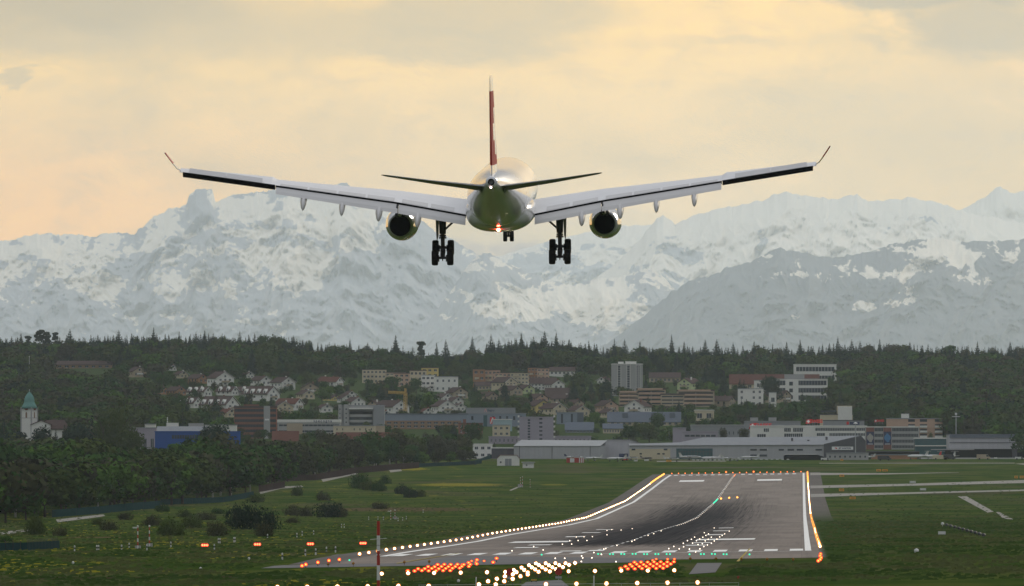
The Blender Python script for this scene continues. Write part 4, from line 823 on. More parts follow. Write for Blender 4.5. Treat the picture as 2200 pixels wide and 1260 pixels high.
# ---- apartment and office blocks
r_, w_, h_ = block('tower_block', 'tall pale concrete tower block with dark window strips, tallest in town', 'building', 1314, 1381, 782, 7150, 'concrete', dep=20, roofm='white')
for (xa, xb, nn) in ((.20, .28, 12), (.50, .58, 12), (.80, .83, 12), (.88, .90, 12)): windows(r_, -w_/2+w_*xa, -w_/2+w_*xb, 1, h_-1.2, 1, nn, .9, .7, y=-.02, frame=False)
mb = MB()
for q in (.185, .30, .485, .60, .79, .91): mb.box(-w_/2+w_*q-.12, -w_/2+w_*q+.12, -.55, 0, 0, h_)
mb.build('wall_rib', M['white'], r_); rooftop(r_, -w_*.2, 3, h_, 3.5, 4, 1.2, 'white'); rooftop(r_, w_*.12, 3, h_, 7, 4, 1.4, 'white')
def balc(root, xa, xb, z0, dz, n, m_='white', y=-1.2):
    for k in range(n): mb = MB(); mb.box(xa, xb, y, -.01, z0+dz*k, z0+dz*k+.18); mb.box(xa, xb, y, y+.1, z0+dz*k+.183, z0+dz*k+1.05); mb.build('balcony', M[m_], root)
for (x0, x1, yt, d, mw, lab, fl, co) in [(1016, 1042, 793, 7480, 'orange', 'orange beige apartment block at the left end of the pink row', 3, 2), (1040, 1075, 795, 7490, 'pink', 'pinkish apartment block, second of the pink row', 3, 4), (1062, 1098, 801, 7440, 'pink', 'apartment block with white balconies in front of the pink row', 3, 4), (1096, 1136, 801, 7430, 'cream', 'flat apartment block with dark windows, lower middle of pink row', 3, 5), (1134, 1156, 790, 7470, 'orange', 'orange apartment block near the right end of the pink row', 4, 3), (1154, 1180, 791, 7465, 'pink', 'pink apartment block at the right end of the pink row', 4, 3),
        (778, 830, 794, 7560, 'cream', 'cream apartment block, leftmost of the row under the wood', 3, 6), (828, 872, 800, 7540, 'beige', 'beige apartment block, second of the row under the wood', 3, 5), (846, 880, 802, 7500, 'pink', 'pink beige apartment block in front of the cream row', 3, 3), (880, 916, 796, 7530, 'cream', 'cream apartment block, third of the row under the wood', 3, 4), (905, 942, 790, 7570, 'yellow', 'yellow apartment block at the right end of the row under the wood', 4, 3)]:
    r_, w_, h_ = block('apartment_block', lab, 'building', x0, x1, yt, d, mw, fl, co, .5, .42, dep=12, roofm='tile', group='flat apartment blocks under the wood'); balc(r_, -w_*.35, 0, 2.6, 2.9, 2, 'cream')
block('apartment_block', 'low white flat building with small windows right of the cream row', 'building', 933, 984, 809, 7380, 'white', 2, 4, .3, .3, roofm='grey')
block('apartment_block', 'white flats with balconies beside the low white flat building', 'building', 905, 934, 806, 7400, 'white', 3, 3, .6, .4)
for (x0, x1, yt, d, lab) in [(1330, 1372, 842, 6800, 'brown terraced flats, leftmost step below the tower block'), (1368, 1430, 835, 6850, 'brown terraced flats with broad blank wall, second step'), (1420, 1470, 846, 6740, 'brown flats with pale blank end wall, middle step'), (1455, 1535, 838, 6800, 'brown flats with long balconies, rightmost step')]:
    r_, w_, h_ = block('terraced_flats', lab, 'building', x0, x1, yt, d, 'beige', 4, 2, .92, .36, dep=14, roofm='tile', par=.8, band=True, group='stepped brown flats'); 
    if d != 6740: balc(r_, -w_*.47, w_*.40, 1.7, h_/4, 4, 'pink')
block('white_flats', 'white cube flats with three rows of small windows', 'building', 1586, 1640, 835, 6820, 'white', 3, 4, .35, .42, group=None, skip=((1, 0), (1, 1), (1, 2)))
block('white_flats', 'white flats behind the dark fir, upper right of the cube flats', 'building', 1621, 1652, 817, 7050, 'white', 2, 2, .35, .4)
r_, w_, h_ = block('glass_school', 'dark glazed school with white stair tower and roof box', 'building', 1660, 1778, 814, 6980, 'white', 3, 18, .96, .62, dep=18, band=True, roofm='concrete', bands_m='metal')
mb = MB(); mb.box(-w_*.27, -w_*.03, -.5, 0, -1, h_-.3); tt = mb.build('stair_tower', M['white'], r_); windows(r_, -w_*.20, -w_*.13, .5, h_-1, 1, 3, .95, .55, y=-.55, frame=False); rooftop(r_, -w_*.1, 3, h_, w_*.36, 6, 2.6, 'concrete')
block('white_pavilion', 'small white pavilion beside the brown hipped roof', 'building', 1653, 1668, 843, 6800, 'white', 1, 1, .5, .3)
block('hilltop_school', 'long white building with dark windows highest on the right slope', 'building', 1706, 1797, 783, 7620, 'white', 2, 12, .9, .5, dep=14, band=True, roofm='white')
r_, w_, h_ = block('brown_office', 'reddish brown office block with dark window bands and grey stair tower', 'building', 503, 594, 873, 5850, 'redbrick', 6, 26, .97, .52, dep=16, band=True, roofm='tile', par=.9, wm='glass', bands_m='darkmetal')
mb = MB(); mb.box(w_*.20, w_*.35, -.7, 0, -1, h_+.1); tw = mb.build('stair_tower', M['concrete'], r_); sp0 = MB(); sp0.box(w_*.225, w_*.325, -.78, -.705, h_*.56, h_*.61); sp0.build('sign_panel', M['signwhite'], r_); rooftop(r_, -w_*.1, 3, h_, 8, 4, .8, 'redbrick'); mb = MB(); mb.box(-w_*.27, -w_*.05, -.12, -.08, h_-.75, h_-.2); mb.build('roof_sign', M['signwhite'], r_)
r_, w_, h_ = block('blue_building', 'bright blue building with dark window bands and pale grey roof', 'building', 333, 514, 927, 5180, 'blue', 3, 20, .60, .38, dep=22, band=True, roofm='blue', par=.4, wm='glass', bands_m='blue')
mb = MB(); mb.loft([[(xx, 1, h_+.08), (xx, 21, h_+.08), (xx, 14, h_+2.3), (xx, 6, h_+2.3)] for xx in (-w_*.48, w_*.12)][::-1]); mb.build('upper_roof', M['grey'], r_); rooftop(r_, -w_*.30, 8, h_+2.2, 5.5, 4, 1.6, 'white'); rooftop(r_, -w_*.02, 8, h_+2.2, 7, 4, 1.4, 'concrete')
mb = MB(); mb.tube((-w_*.36, 10, h_+2), (-w_*.36, 10, h_+6.5), .09, .05)
for q in (4.2, 5.2, 6): mb.box(-w_*.36-.25, -w_*.36+.25, 9.9, 10.1, h_+q, h_+q+.5)
mb.build('antenna', M['mastwhite'], r_)
block('white_annex', 'white flat annex with parapet behind the blue building', 'building', 440, 508, 913, 5500, 'white', 1, 5, .5, .3, dep=12)
block('white_annex', 'pale lavender low block left of the blue building', 'building', 272, 336, 919, 5420, 'lav', 1, 4, .4, .3, dep=12)
block('white_annex', 'small white cube with mast on the roof left of the blue building', 'building', 311, 334, 911, 5600, 'white', dep=8)
house(316, 962, 34, 'white house with two pointed gables left of the blue building', 'white', d=5080, yaw=16, wins=3, group=None, dep=10); house(302, 972, 40, 'low white house in front of the two pointed gables', 'cream', d=5010, yaw=14, wins=2, group=None, dep=9)
house(285, 958, 26, 'white gabled house behind the poplars', 'white', d=5140, yaw=20, group=None)
# specogna building
r_, w_, h_ = block('long_white_building', 'long low building under a white fascia with dark lettering', 'building', 596, 731, 902, 5960, 'concrete', 2, 14, .95, .3, dep=20, band=True, roofm='white', par=1.5, bands_m='concrete')
text('specogna', 2.0, M['signblue'], r_, (w_*.22, -.30, h_-.75), .03, space=1.35); mb = MB(); mb.box(-w_*.35, -w_*.1, -.4, 0, 0, h_-2); mb.build('wall_panel', M['beige'], r_)
# round grey office
r_, w_, h_ = block('round_office', 'grey office block with curved window floors between two concrete piers', 'building', 727, 826, 871, 6060, 'concrete', dep=16, par=.4)
for k in range(4):
    zz = h_-5.0-3.0*k; mb = MB()
    arc = [(w_*(-.26+.50*q/12), -2.4*math.sin(math.pi*q/12)-.1) for q in range(13)]
    mb.prismz([(a, b) for a, b in arc]+[(w_*.24, .1), (-w_*.26, .1)], zz, zz+1.6, 0); mb.build('window_band', M['glass'] if k else M['black'], r_)
    mb = MB(); mb.prismz([(a*1.02, b-.25) for a, b in arc]+[(w_*.245, .1), (-w_*.265, .1)], zz-1.35, zz-.003); mb.build('parapet', M['concrete'], r_)
mb = MB(); mb.prismz([(-w_*.27, -2.8), (w_*.25, -2.8), (w_*.25, .1), (-w_*.27, .1)], h_-2.2, h_-1.5); mb.build('canopy', M['white'], r_)
for (xa, xb) in ((-.5, -.43), (-.38, -.28)): mb = MB(); mb.box(w_*xa, w_*xb, -1.6, 0, -1, h_+.4); pr_ = mb.build('pier', M['concrete'], r_); windows(r_, w_*xa, w_*xb, 1, h_-1, 1, 5, .3, .35, y=-1.62, frame=False)
mb = MB(); mb.box(w_*.26, w_*.5, -2.0, 0, -1, h_-.42); mb.build('pier', M['grey'], r_)
block('beige_lowrise', 'low beige block with few small windows below the round office', 'building', 716, 806, 914, 5820, 'cream', 2, 7, .16, .3, dep=12, frame=False, skip=((1, 0), (3, 0), (5, 0), (2, 1), (6, 0)))
block('beige_lowrise', 'brownish low block right of the beige one', 'building', 804, 826, 914, 5840, 'beige', dep=12)
longhouse('workshop', 'low workshop with red hipped roof behind the near trees', 722, 850, 955, 930, 'blue' if False else 'bluegrey', 'redtile', 1, 12, d=5520, eave=.38, cat='building', dep=26)
longhouse('workshop', 'low red roof right behind the trees below the white fascia', 585, 640, 950, 927, 'beige', 'redtile', 1, 6, d=5600, eave=.3, cat='building', dep=20)
block('white_annex', 'cream box building right of the low red roofed workshop', 'building', 820, 862, 939, 5450, 'cream', dep=12)
# long grey building, Allegro
r_, w_, h_ = block('long_grey_building', 'long blue grey clad building with brown window floors below', 'building', 825, 1005, 889, 6100, 'bluegrey', dep=20, roofm='slate', par=.5)
mb = MB(); mb.box(-w_/2, w_*.42, -.35, 0, -1, h_-3.9); lw = mb.build('lower_wall', M['brown'], r_); windows(r_, -w_*.48, w_*.40, .6, h_-4.2, 11, 2, .55, .5, y=-.37)
r_, w_, h_ = block('sign_building', 'blue grey building with red triangle panel and roof sign', 'building', 985, 1130, 888, 6180, 'bluegrey', dep=18, roofm='grey', par=.3)
windows(r_, -w_*.45, w_*.48, h_-4.5, h_-1, 9, 1, .3, .6, frame=False, skip=((2, 0), (3, 0)))
mb = MB(); mb.box(-w_*.13, -w_*.075, -.08, 0, h_-9, h_-1.2); mb.build('window', M['tealglass'], r_)
up = MB(); up.box(-w_*.39, w_*.345, 1, 9, h_+.05, h_+2.9); up.box(-w_*.40, w_*.355, .9, 9.1, h_+2.903, h_+3.05); up.build('roof_storey', M['grey'], r_)
mb = MB(); mb.box(-w_*.035, w_*.045, -.09, -.03, h_-6.0, h_-2.2); pnl = mb.build('red_panel', M['signred'], r_)
def chevron(root, cx, cz, ww, hh, y, m_): mb = MB(); t_ = ww*.20; mb.prism([(cx-ww/2, cz-hh/2), (cx-ww/2+t_, cz-hh/2), (cx, cz+hh/2-t_*1.7), (cx+ww/2-t_, cz-hh/2), (cx+ww/2, cz-hh/2), (cx+t_*.4, cz+hh/2), (cx-t_*.4, cz+hh/2)], y-.03, y); return mb.build('emblem', m_, root)
chevron(r_, w_*.005, h_-4.2, w_*.075, 3.4, -.095, M['signwhite'])
chevron(r_, -w_*.10, h_+1.55, 1.6, 1.9, .96, mat('sign_pink', (.65, .30, .30), .5, 0)); text('llegro', 1.75, M['signblue'], r_, (-w_*.02, .93, h_+1.5), .02)
block('paleblue_hall', 'pale blue glass front hall below the red triangle panel', 'building', 1058, 1100, 901, 6040, 'paleglass', dep=8, roofm='white')
r_, w_, h_ = block('terracotta_house', 'terracotta low house with red chimney block below the sign building', 'building', 985, 1037, 909, 5960, 'redbrick', 2, 5, .35, .4, dep=12, roofm='redtile'); rooftop(r_, -w_*.25, 3, h_, 1.6, 2, 1.8, 'redbrick', 'chimney')
block('cream_flats', 'cream low block with dark openings right of the terracotta house', 'building', 1058, 1096, 913, 5900, 'cream', 2, 3, .4, .4, dep=10)
block('lavender_wing', 'low lavender wing left of the lavender tower', 'building', 1050, 1116, 938, 5720, 'lav', 1, 7, .28, .45, dep=10, roofm='lav')
block('lavender_wing', 'low lavender wing right of the lavender tower', 'building', 1188, 1270, 937, 5720, 'lav', 1, 9, .32, .4, dep=10, roofm='lav')
r_, w_, h_ = block('lavender_tower', 'lavender grey seven storey block with corner balconies', 'building', 1116, 1189, 896, 5690, 'lav', dep=16, roofm='lav', par=.5)
windows(r_, -w_*.26, -w_*.18, .5, h_-1, 1, 9, .9, .62, frame=False, y=-.02); windows(r_, w_*.08, w_*.18, 0, h_, 1, 7, .9, .40, frame=False, y=-.02); 
for s_ in (-1, 1):
    for k in range(6): mb = MB(); mb.box(s_*w_/2-(.9 if s_ < 0 else 0), s_*w_/2+(0 if s_ < 0 else .9), 1, 4, 1.2+2.6*k, 2.2+2.6*k); mb.build('balcony', M['white'], r_)
block('warehouse', 'blue grey warehouse with dark gate above the lavender tower wing', 'building', 1196, 1240, 886, 6250, 'bluegrey', 1, 2, .2, .8, dep=18, frame=False); block('warehouse', 'dark blue grey low hall beside the warehouse', 'building', 1238, 1254, 886, 6260, 'slate', dep=18)
longhouse('low_hall', 'low hall with grey roof and skylights behind the lavender wing', 1215, 1275, 925, 908, 'bluegrey', 'slate', 1, 8, d=6000, eave=.25, cat='building', dep=16)
longhouse('low_hall', 'low hall with brown roof and skylights left of the large trees', 1296, 1338, 928, 911, 'cream', 'slate', 1, 7, d=5980, eave=.5, cat='building', dep=14)
block('cream_hall', 'cream box with two dark square windows right of the fresh green tree', 'building', 1492, 1534, 881, 6350, 'cream', 1, 2, .5, .45, dep=12, roofm='white')
block('grey_long_office', 'long grey flat building behind the white office', 'building', 1484, 1602, 913, 5800, 'grey', 1, 12, .2, .2, dep=14, roofm='concrete', frame=False)
r_, w_, h_ = block('lavender_office', 'lavender office with flat window rows left of the long grey building', 'building', 1467, 1542, 927, 5640, 'lav', 2, 6, .88, .26, dep=16, band=True, roofm='lav'); block('lavender_stair', 'lavender cube standing higher at the lavender office', 'building', 1446, 1474, 919, 5690, 'lav', dep=12)
# white airline office
r_, w_, h_ = block('white_office', 'long white two storey office with window rows behind the hangar', 'building', 1613, 1862, 915, 5640, 'white', dep=16, roofm='white', par=.5)
for (a, b, c, e, n) in [(1641, 1652, 921, 928, 3), (1685, 1699, 920, 928, 4), (1704, 1725, 920, 928, 6), (1752, 1862, 920, 926, 30), (1627, 1645, 933, 940, 4), (1685, 1724, 932, 939, 9), (1755, 1772, 931, 937, 4), (1782, 1862, 931, 937, 24)]:
    mb = MB(); xa = (a-1737.5)/F*5640; xb = (b-1737.5)/F*5640; za = h_-(c-915)/F*5640; zb = h_-(e-915)/F*5640; mb.box(xa, xb, -.06, .04, zb, za, 0)
    for q in range(1, n): xm = xa+(xb-xa)*q/n; mb.box(xm-.07, xm+.07, -.09, -.062, zb, za, 1)
    mb.build('window_band', [M['glass'], M['frame']], r_)
mb = MB(); mb.box((1725-1737.5)/F*5640, (1747-1737.5)/F*5640, -.8, 0, 0, h_-.55); mb.build('stair_tower', M['white'], r_)
r_, w_, h_ = block('grey_upper_office', 'grey upper block with technical roof boxes behind the white office', 'building', 1600, 1720, 905, 5760, 'grey', dep=14, roofm='grey'); rooftop(r_, -w_*.33, 2, h_, 4, 4, 1.7, 'concrete'); rooftop(r_, w_*.0, 2, h_, 4, 4, 1.7, 'concrete')
r_, w_, h_ = block('sign_office', 'grey upper block carrying red and blue sign, right of the red roof sign', 'building', 1770, 1857, 903, 5730, 'grey', dep=14, roofm='darksheet'); mb = MB(); mb.box(w_*.14, w_*.38, -.1, 0, h_-2.4, h_-.9); mb.build('sign_panel', M['signblue'], r_); mb = MB(); mb.box(w_*.06, w_*.12, -.1, 0, h_-2.3, h_-.8); mb.build('sign_emblem', M['signred'], r_)
# red roof signs: an emblem with a white cross and red letters, each standing on a roof
def airsign(px, py, d, wpx, label, word):
    x, y, z = P(px, py, d); root = empty('roof_sign', (x, y, z), 0, label, 'sign', 'red airline roof signs'); w_ = wpx/F*d; h = w_*.22
    mb = MB(); mb.prism([(-w_*.5, -h*.55), (-w_*.22, -h*.55), (-w_*.16, h*.75), (-w_*.44, h*.55)], 0, .3); e_ = mb.build('tail_emblem', M['signred'], root)
    mb = MB(); c = -w_*.33; q = h*.17; mb.box(c-q, c+q, -.05, -.003, -h*.38, h*.55); mb.box(c-h*.45, c-q-.002, -.05, -.003, .08*h-q, .08*h+q); mb.box(c+q+.002, c+h*.45, -.05, -.003, .08*h-q, .08*h+q); mb.build('white_cross', M['signwhite'], e_)
    text(word, h*1.35, M['signred'], root, (w_*.17, 0, h*.1), .09, name='lettering', depth=.12)
    mb = MB()
    for k in range(6): xx = -w_*.4+w_*.16*k; mb.box(xx-.05, xx+.05, .35, .45, -h*.55-1.2, h*.3)
    mb.box(-w_*.42, w_*.45, .36, .44, -h*.3, -h*.2); mb.build('sign_frame', M['metal'], root); return root
airsign(1632, 916.5, 5655, 46, 'small red sign with white cross above the left part of white office', 'SWISS'); airsign(1748, 906.5, 5650, 34, 'bright red roof sign with white cross over the white office middle', 'SWISS'); airsign(1888, 905, 5740, 20, 'narrow red roof sign with white cross over the billboard block', 'SWISS')
# billboard block
r_, w_, h_ = block('billboard_block', 'beige four storey block with red piers and two watch billboards', 'building', 1860, 1975, 917, 5590, 'concrete', dep=16, roofm='white', par=.4)
U_ = lambda px: (px-1917.5)/F*5590; Zr = lambda py: h_-(py-917)/F*5590
for k, (ya, yb) in enumerate([(920, 927), (932.5, 939), (945, 951.5), (957, 963)]):
    for (a, b, n) in ((1879, 1897, 6), (1917, 1972, 17)):
        mb = MB(); mb.box(U_(a), U_(b), -.06, .04, Zr(yb), Zr(ya), 0)
        for q in range(1, n): xm = U_(a)+(U_(b)-U_(a))*q/n; mb.box(xm-.06, xm+.06, -.09, -.062, Zr(yb), Zr(ya), 1)
        mb.build('window_band', [M['glass'], M['concrete']], r_)
for (a, b, cm, mm) in ((1861, 1878, (.36, .34, .30), 'silver'), (1898, 1915, (.06, .20, .40), 'blue')):
    mb = MB(); mb.box(U_(a), U_(b), -.35, 0, -1, h_-.45); mb.build('red_pier', M['redbrick'], r_)
    mb = MB(); mb.box(U_(a)+.1, U_(b)-.1, -.48, -.36, Zr(956), Zr(928)); bb_ = mb.build('billboard', M['signblue'], r_)
    wm_ = mat('watch_'+mm, cm, .4, .3, 1.2); cx = (U_(a)+U_(b))/2; cz = Zr(941)
    mb = MB(); mb.lathe([(-.06, 1.35), (-.09, 1.5), (-.06, 1.65), (-.01, 1.65), (-.01, 1.35)], 24, 0, 'y', (cx, -.49, cz)); mb.prism([(cx-.9, cz-1.3), (cx-.2, cz-2.3), (cx+.9, cz-2.1), (cx+.7, cz-1.2)], -.53, -.50); mb.prism([(cx-.7, cz+1.2), (cx+.6, cz+1.3), (cx+.3, cz+2.2), (cx-.5, cz+2.1)], -.53, -.50); mb.build('watch_picture', wm_, bb_)
    mb = MB(); mb.box(cx-1.3, cx+1.3, -.52, -.49, Zr(955), Zr(953.8)); mb.build('caption_bar', M['signwhite'], bb_)
r_, w_, h_ = block('balcony_flats', 'terracotta flats with pale balconies right of the billboard block', 'building', 1906, 2025, 899, 5790, 'pink', dep=14, roofm='grey', par=.35); rooftop(r_, -w_*.17, 3, h_, 4, 4, 2.2, 'white')
for xa, xb in ((-.12, .0), (.09, .22), (.36, .5)):
    for k in range(5): mb = MB(); mb.box(w_*xa, w_*xb, -.05, .04, h_-1.9-2.6*k, h_-.5-2.6*k); mb.build('window', M['glass'], r_)
    balc(r_, w_*xa, w_*xb, h_-12.7, 2.6, 4, 'white')
r_, w_, h_ = block('pale_tower', 'pale flat block with taller white shaft behind the white office', 'building', 1763, 1832, 890, 5950, 'cream', dep=12, roofm='darksheet', par=.4)
mb = MB(); mb.box(w_*.02, w_*.48, 1, 9, h_, h_+4.4); mb.build('upper_storey', M['cream'], r_); mb = MB(); mb.box(w_*.04, w_*.48, -.5, 10, -1, h_+4.1); mb.build('white_shaft', M['white'], r_); mb = MB(); mb.box(-w_*.5, -.02*w_, -.2, 8, h_+.9, h_+2.0); mb.build('dark_band', M['glass'], r_)
r_, w_, h_ = block('glass_hall', 'low dark glass building with white roof edge left of the canopy hangar', 'building', 1966, 2045, 941, 5500, 'tealglass', dep=16, roofm='white', par=.5, protect=True); mb = MB(); mb.box(-w_/2-.1, w_/2, -.5, 0, h_-4.2, h_-3.7); mb.build('ledge', M['white'], r_)
# canopy hangar at the right
x, y, z = on(2180, 5440); root = empty('canopy_hangar', (x, y, z), 0, 'wide grey hangar front with open dark bay under its canopy at the right', 'hangar'); w_ = 280/F*5440; Zc = lambda py: HC+(HORIZ-py)/F*5440-z
mb = MB(); mb.box(-w_/2, w_/2, 0, 40, Zc(965), Zc(934)); mb.build('wall', M['sheet'], root); mb = MB(); mb.box(-w_/2-.3, w_/2+.3, -.5, 40.3, Zc(934)+.003, Zc(933)); mb.box(-w_/2, w_/2, -.6, 0, Zc(941), Zc(934.5)); mb.build('roof', M['slate'], root)
mb = MB(); mb.box(-w_/2, w_/2, -.3, 0, Zc(952), Zc(950.8)); mb.build('gutter', M['darksheet'], root); mb = MB(); mb.box(-w_/2-1, w_/2, 6, 40, 0, Zc(965)-.01); mb.build('dark_bay', M['black'], root)
for q in (-.02, .30, .48): mb = MB(); mb.box(w_*q, w_*q+2.5, -.2, 2, 0, Zc(965)-.01); mb.build('pillar', M['darksheet'], root)
mb = MB(); mb.box(-w_/2-9, -w_/2+12, -4, 3, Zc(967), Zc(965.5)); mb.build('canopy', M['concrete'], root)
# hangars
x, y, z = on(1205, 5330); root = empty('grey_hangar', (x, y, z), 0, 'large pale grey hangar with whitish low roof behind the parked aircraft', 'hangar'); Wp = lambda a: (a-1205)/F*5330; Zc = lambda py: HC+(HORIZ-py)/F*5330-z
mb = MB(); mb.box(Wp(1104), Wp(1300), 0, 45, -1, Zc(959)); mb.build('wall', M['sheet'], root)
mb = MB(); mb.add([(Wp(1103), -.4, Zc(959)), (Wp(1290), -.4, Zc(959)), (Wp(1305), 22, Zc(947.5)), (Wp(1120), 22, Zc(946.5)), (Wp(1103), -.4, Zc(958.4)), (Wp(1290), -.4, Zc(958.4)), (Wp(1305), 22, Zc(946.5)), (Wp(1120), 22, Zc(945.5)), (Wp(1103), 46, Zc(958.4)), (Wp(1300), 46, Zc(958.4))], [(3, 2, 1, 0), (4, 5, 6, 7), (0, 1, 5, 4), (1, 2, 6, 5), (3, 0, 4, 7), (7, 6, 9, 8)]); mb.build('roof', M['roofsheet'], root)
for a in (1116, 1186, 1268): mb = MB(); mb.tube((Wp(a), -.15, 0), (Wp(a), -.15, Zc(959)), .12); mb.build('downpipe', M['darksheet'], root)
prot(1103, 1400, 944, 984, 5330)
x, y, z = on(1340, 5370); root = empty('grey_hangar', (x, y, z), 0, 'grey gable ended hangar joining the pale one on its right', 'hangar'); Wp = lambda a: (a-1340)/F*5370; Zc = lambda py: HC+(HORIZ-py)/F*5370-z
mb = MB(); mb.prism([(Wp(1286), -1), (Wp(1398), -1), (Wp(1398), Zc(961)), (Wp(1352), Zc(945.6)), (Wp(1305), Zc(945.6)), (Wp(1286), Zc(959))], -1, 40); mb.build('wall', M['sheet'], root); mb = MB(); mb.prism([(Wp(1304), Zc(945.6)), (Wp(1353), Zc(945.6)), (Wp(1399), Zc(961)), (Wp(1399), Zc(960)), (Wp(1353), Zc(944.8)), (Wp(1304), Zc(944.8))][::1], -1.4, 41); mb.build('roof', M['grey'], root)
for q in range(8): pass
mb = MB(); mb.box(Wp(1330), Wp(1351), -1.3, -1.0, 0, 2.4); mb.build('gate', M['signblue'], root)
x, y, z = on(1560, 5290); root = empty('long_hangar', (x, y, z), 0, 'long grey hangar with cream left part and teal glazed gate', 'hangar'); Wp = lambda a: (a-1560)/F*5290; Zc = lambda py: HC+(HORIZ-py)/F*5290-z
mb = MB(); mb.box(Wp(1352), Wp(1770), 0, 45, -1, Zc(957)); mb.build('wall', M['sheet'], root); mb = MB(); mb.box(Wp(1352.5), Wp(1440), -.12, 0, 0, Zc(965)); mb.build('cream_panel', M['cream'], root)
mb = MB(); mb.box(Wp(1453), Wp(1531), -.15, 0, .3, Zc(964), 0)
for q in range(1, 12): xm = Wp(1453)+(Wp(1531)-Wp(1453))*q/12; mb.box(xm-.06, xm+.06, -.2, -.152, .3, Zc(964), 1)
mb.box(Wp(1453), Wp(1531), -.2, -.152, Zc(971)-.1, Zc(971)+.1, 1); mb.build('glazed_gate', [M['tealglass'], M['darksheet']], root)
for (a, b, c, e) in [(1357, 1365, 964.5, 968), (1426, 1434, 964.5, 968), (1612, 1626, 965, 968.5), (1632, 1648, 965, 968.5), (1673, 1684, 965, 968.5), (1692, 1706, 965, 968.5), (1712, 1725, 965, 968.5), (1752, 1766, 965, 968.5), (1612, 1626, 977, 981), (1632, 1648, 977, 981), (1374, 1379, 974, 977), (1412, 1418, 974, 977), (1423, 1428, 974, 977)]:
    mb = MB(); mb.box(Wp(a), Wp(b), -.18, -.02, Zc(e), Zc(c)); mb.build('window', M['glass'], root)
mb = MB(); rp = [(1351, 957.4, 1351, 954), (1400, 957.2, 1400, 952.8), (1460, 957, 1460, 951), (1505, 956.8, 1512, 940.5), (1600, 956.4, 1620, 939.6), (1700, 955.9, 1740, 938.6), (1770, 955.5, 1850, 936.3)]
for p, q in zip(rp[:-1], rp[1:]): mb.add([(Wp(p[0]), -.5, Zc(p[1])), (Wp(q[0]), -.5, Zc(q[1])), (Wp(q[2]), 24, Zc(q[3])), (Wp(p[2]), 24, Zc(p[3])), (Wp(q[2]), 46, Zc(957)), (Wp(p[2]), 46, Zc(957)), (Wp(p[0]), -.5, Zc(p[1]+1)), (Wp(q[0]), -.5, Zc(q[1]+1))], [(0, 1, 2, 3), (3, 2, 4, 5), (6, 7, 1, 0)])
rf_ = mb.build('roof', M['grey'], root)
mb = MB()
for (a, b, c) in [(1703, 943, 0), (1738, 947, 0), (1777, 941, 0)]: mb.box(Wp(a)-.5, Wp(a)+.5, 10, 11, Zc(b)-1, Zc(b)+.4)
mb.build('roof_vent', M['darksheet'], rf_)
mb = MB(); mb.prism([(Wp(1770), -1), (Wp(1860), -1), (Wp(1860), Zc(948)), (Wp(1850), Zc(936.5)), (Wp(1770), Zc(954.5))], -.6, 30); mb.build('dark_end_wall', M['darksheet'], root)
mb = MB(); mb.box(Wp(1787), Wp(1833), -.75, -.62, Zc(967), Zc(960)); sg = mb.build('sign_panel', M['signwhite'], root)
text('JET AVIATION', 1.02, M['signblue'], root, (Wp(1815), -.78, Zc(963.6)), .035, sx=.9); mb = MB(); mb.prism([(Wp(1793), Zc(962)), (Wp(1796), Zc(965)), (Wp(1799), Zc(965)), (Wp(1797), Zc(962))], -.80, -.76); mb.build('sign_emblem', M['signred'], root)
for px_ in (1649, 1640): pass
prot(1352, 1860, 936, 984, 5290); prot(2040, 2200, 932, 984, 5400)
# dark tent shelter
x, y, z = on(1727, 5200); root = empty('tent_shelter', (x, y, z), 0, 'dark canopy shelter with pale top edge before the long hangar', 'shelter'); mb = MB(); k_ = 5200/F
mb.prism([(-42*k_, 0), (44*k_, 0), (44*k_, 7*k_), (28*k_, 11.5*k_), (-38*k_, 11.5*k_), (-42*k_, 9*k_)], 0, 12); mb.build('canopy', M['black'], root); mb = MB(); mb.prism([(-39*k_, 11.5*k_), (28*k_, 11.5*k_), (28*k_, 12.4*k_), (-38*k_, 12.4*k_)], -.3, 12.3); mb.build('top_edge', M['mastwhite'], root)
# small huts
x, y, z = gp(1092, 1001); root = empty('arched_shed', (x, y, z), 0, 'white metal shed with clipped gable and double door by the wood end', 'shed'); k_ = y/F; h = 24*k_
mb = MB(); mb.prism([(-h, -.3), (h, -.3), (h, 15*k_), (h*.72, 22*k_), (-h*.72, 22*k_), (-h, 15*k_)], 0, 10); mb.build('wall', M['white'], root)
mb = MB(); mb.prism([(h+.1, 14.6*k_), (h*.74, 22.2*k_+.05), (-h*.74, 22.2*k_+.05), (-h-.1, 14.6*k_), (-h-.25, 14.8*k_), (-h*.77, 22.8*k_+.1), (h*.77, 22.8*k_+.1), (h+.25, 14.8*k_)], -.25, 10.2); mb.build('roof', M['redbrick'], root)
mb = MB(); mb.box(-7*k_, 0, -.08, 0, 0, 15*k_); mb.build('door', M['grey'], root); mb = MB(); mb.box(.08, 7*k_, -.08, 0, 0, 15*k_); mb.build('door', M['grey'], root); mb = MB(); mb.box(-18*k_, -14.5*k_, -.08, 0, 6*k_, 9*k_); mb.build('window', M['glass'], root)
x, y, z = gp(1135, 1006); root = empty('small_hut', (x, y, z), 0, 'small white hut with overhanging flat roof beside the metal shed', 'hut'); k_ = y/F
mb = MB(); mb.box(-12*k_, 12*k_, 0, 4, -.3, 11*k_); mb.build('wall', M['white'], root); mb = MB(); mb.box(-14.5*k_, 14.5*k_, -.6, 4.6, 11*k_+.003, 13.2*k_); mb.build('roof', M['roofsheet'], root); mb = MB(); mb.box(-5*k_, -2*k_, -.08, 0, 5*k_, 7.5*k_); mb.build('window', M['glass'], root)
x, y, z = gp(1236, 994.5); root = empty('striped_hut', (x, y, z), 0, 'red and white striped equipment box in front of the grey hangar', 'equipment box'); k_ = y/F
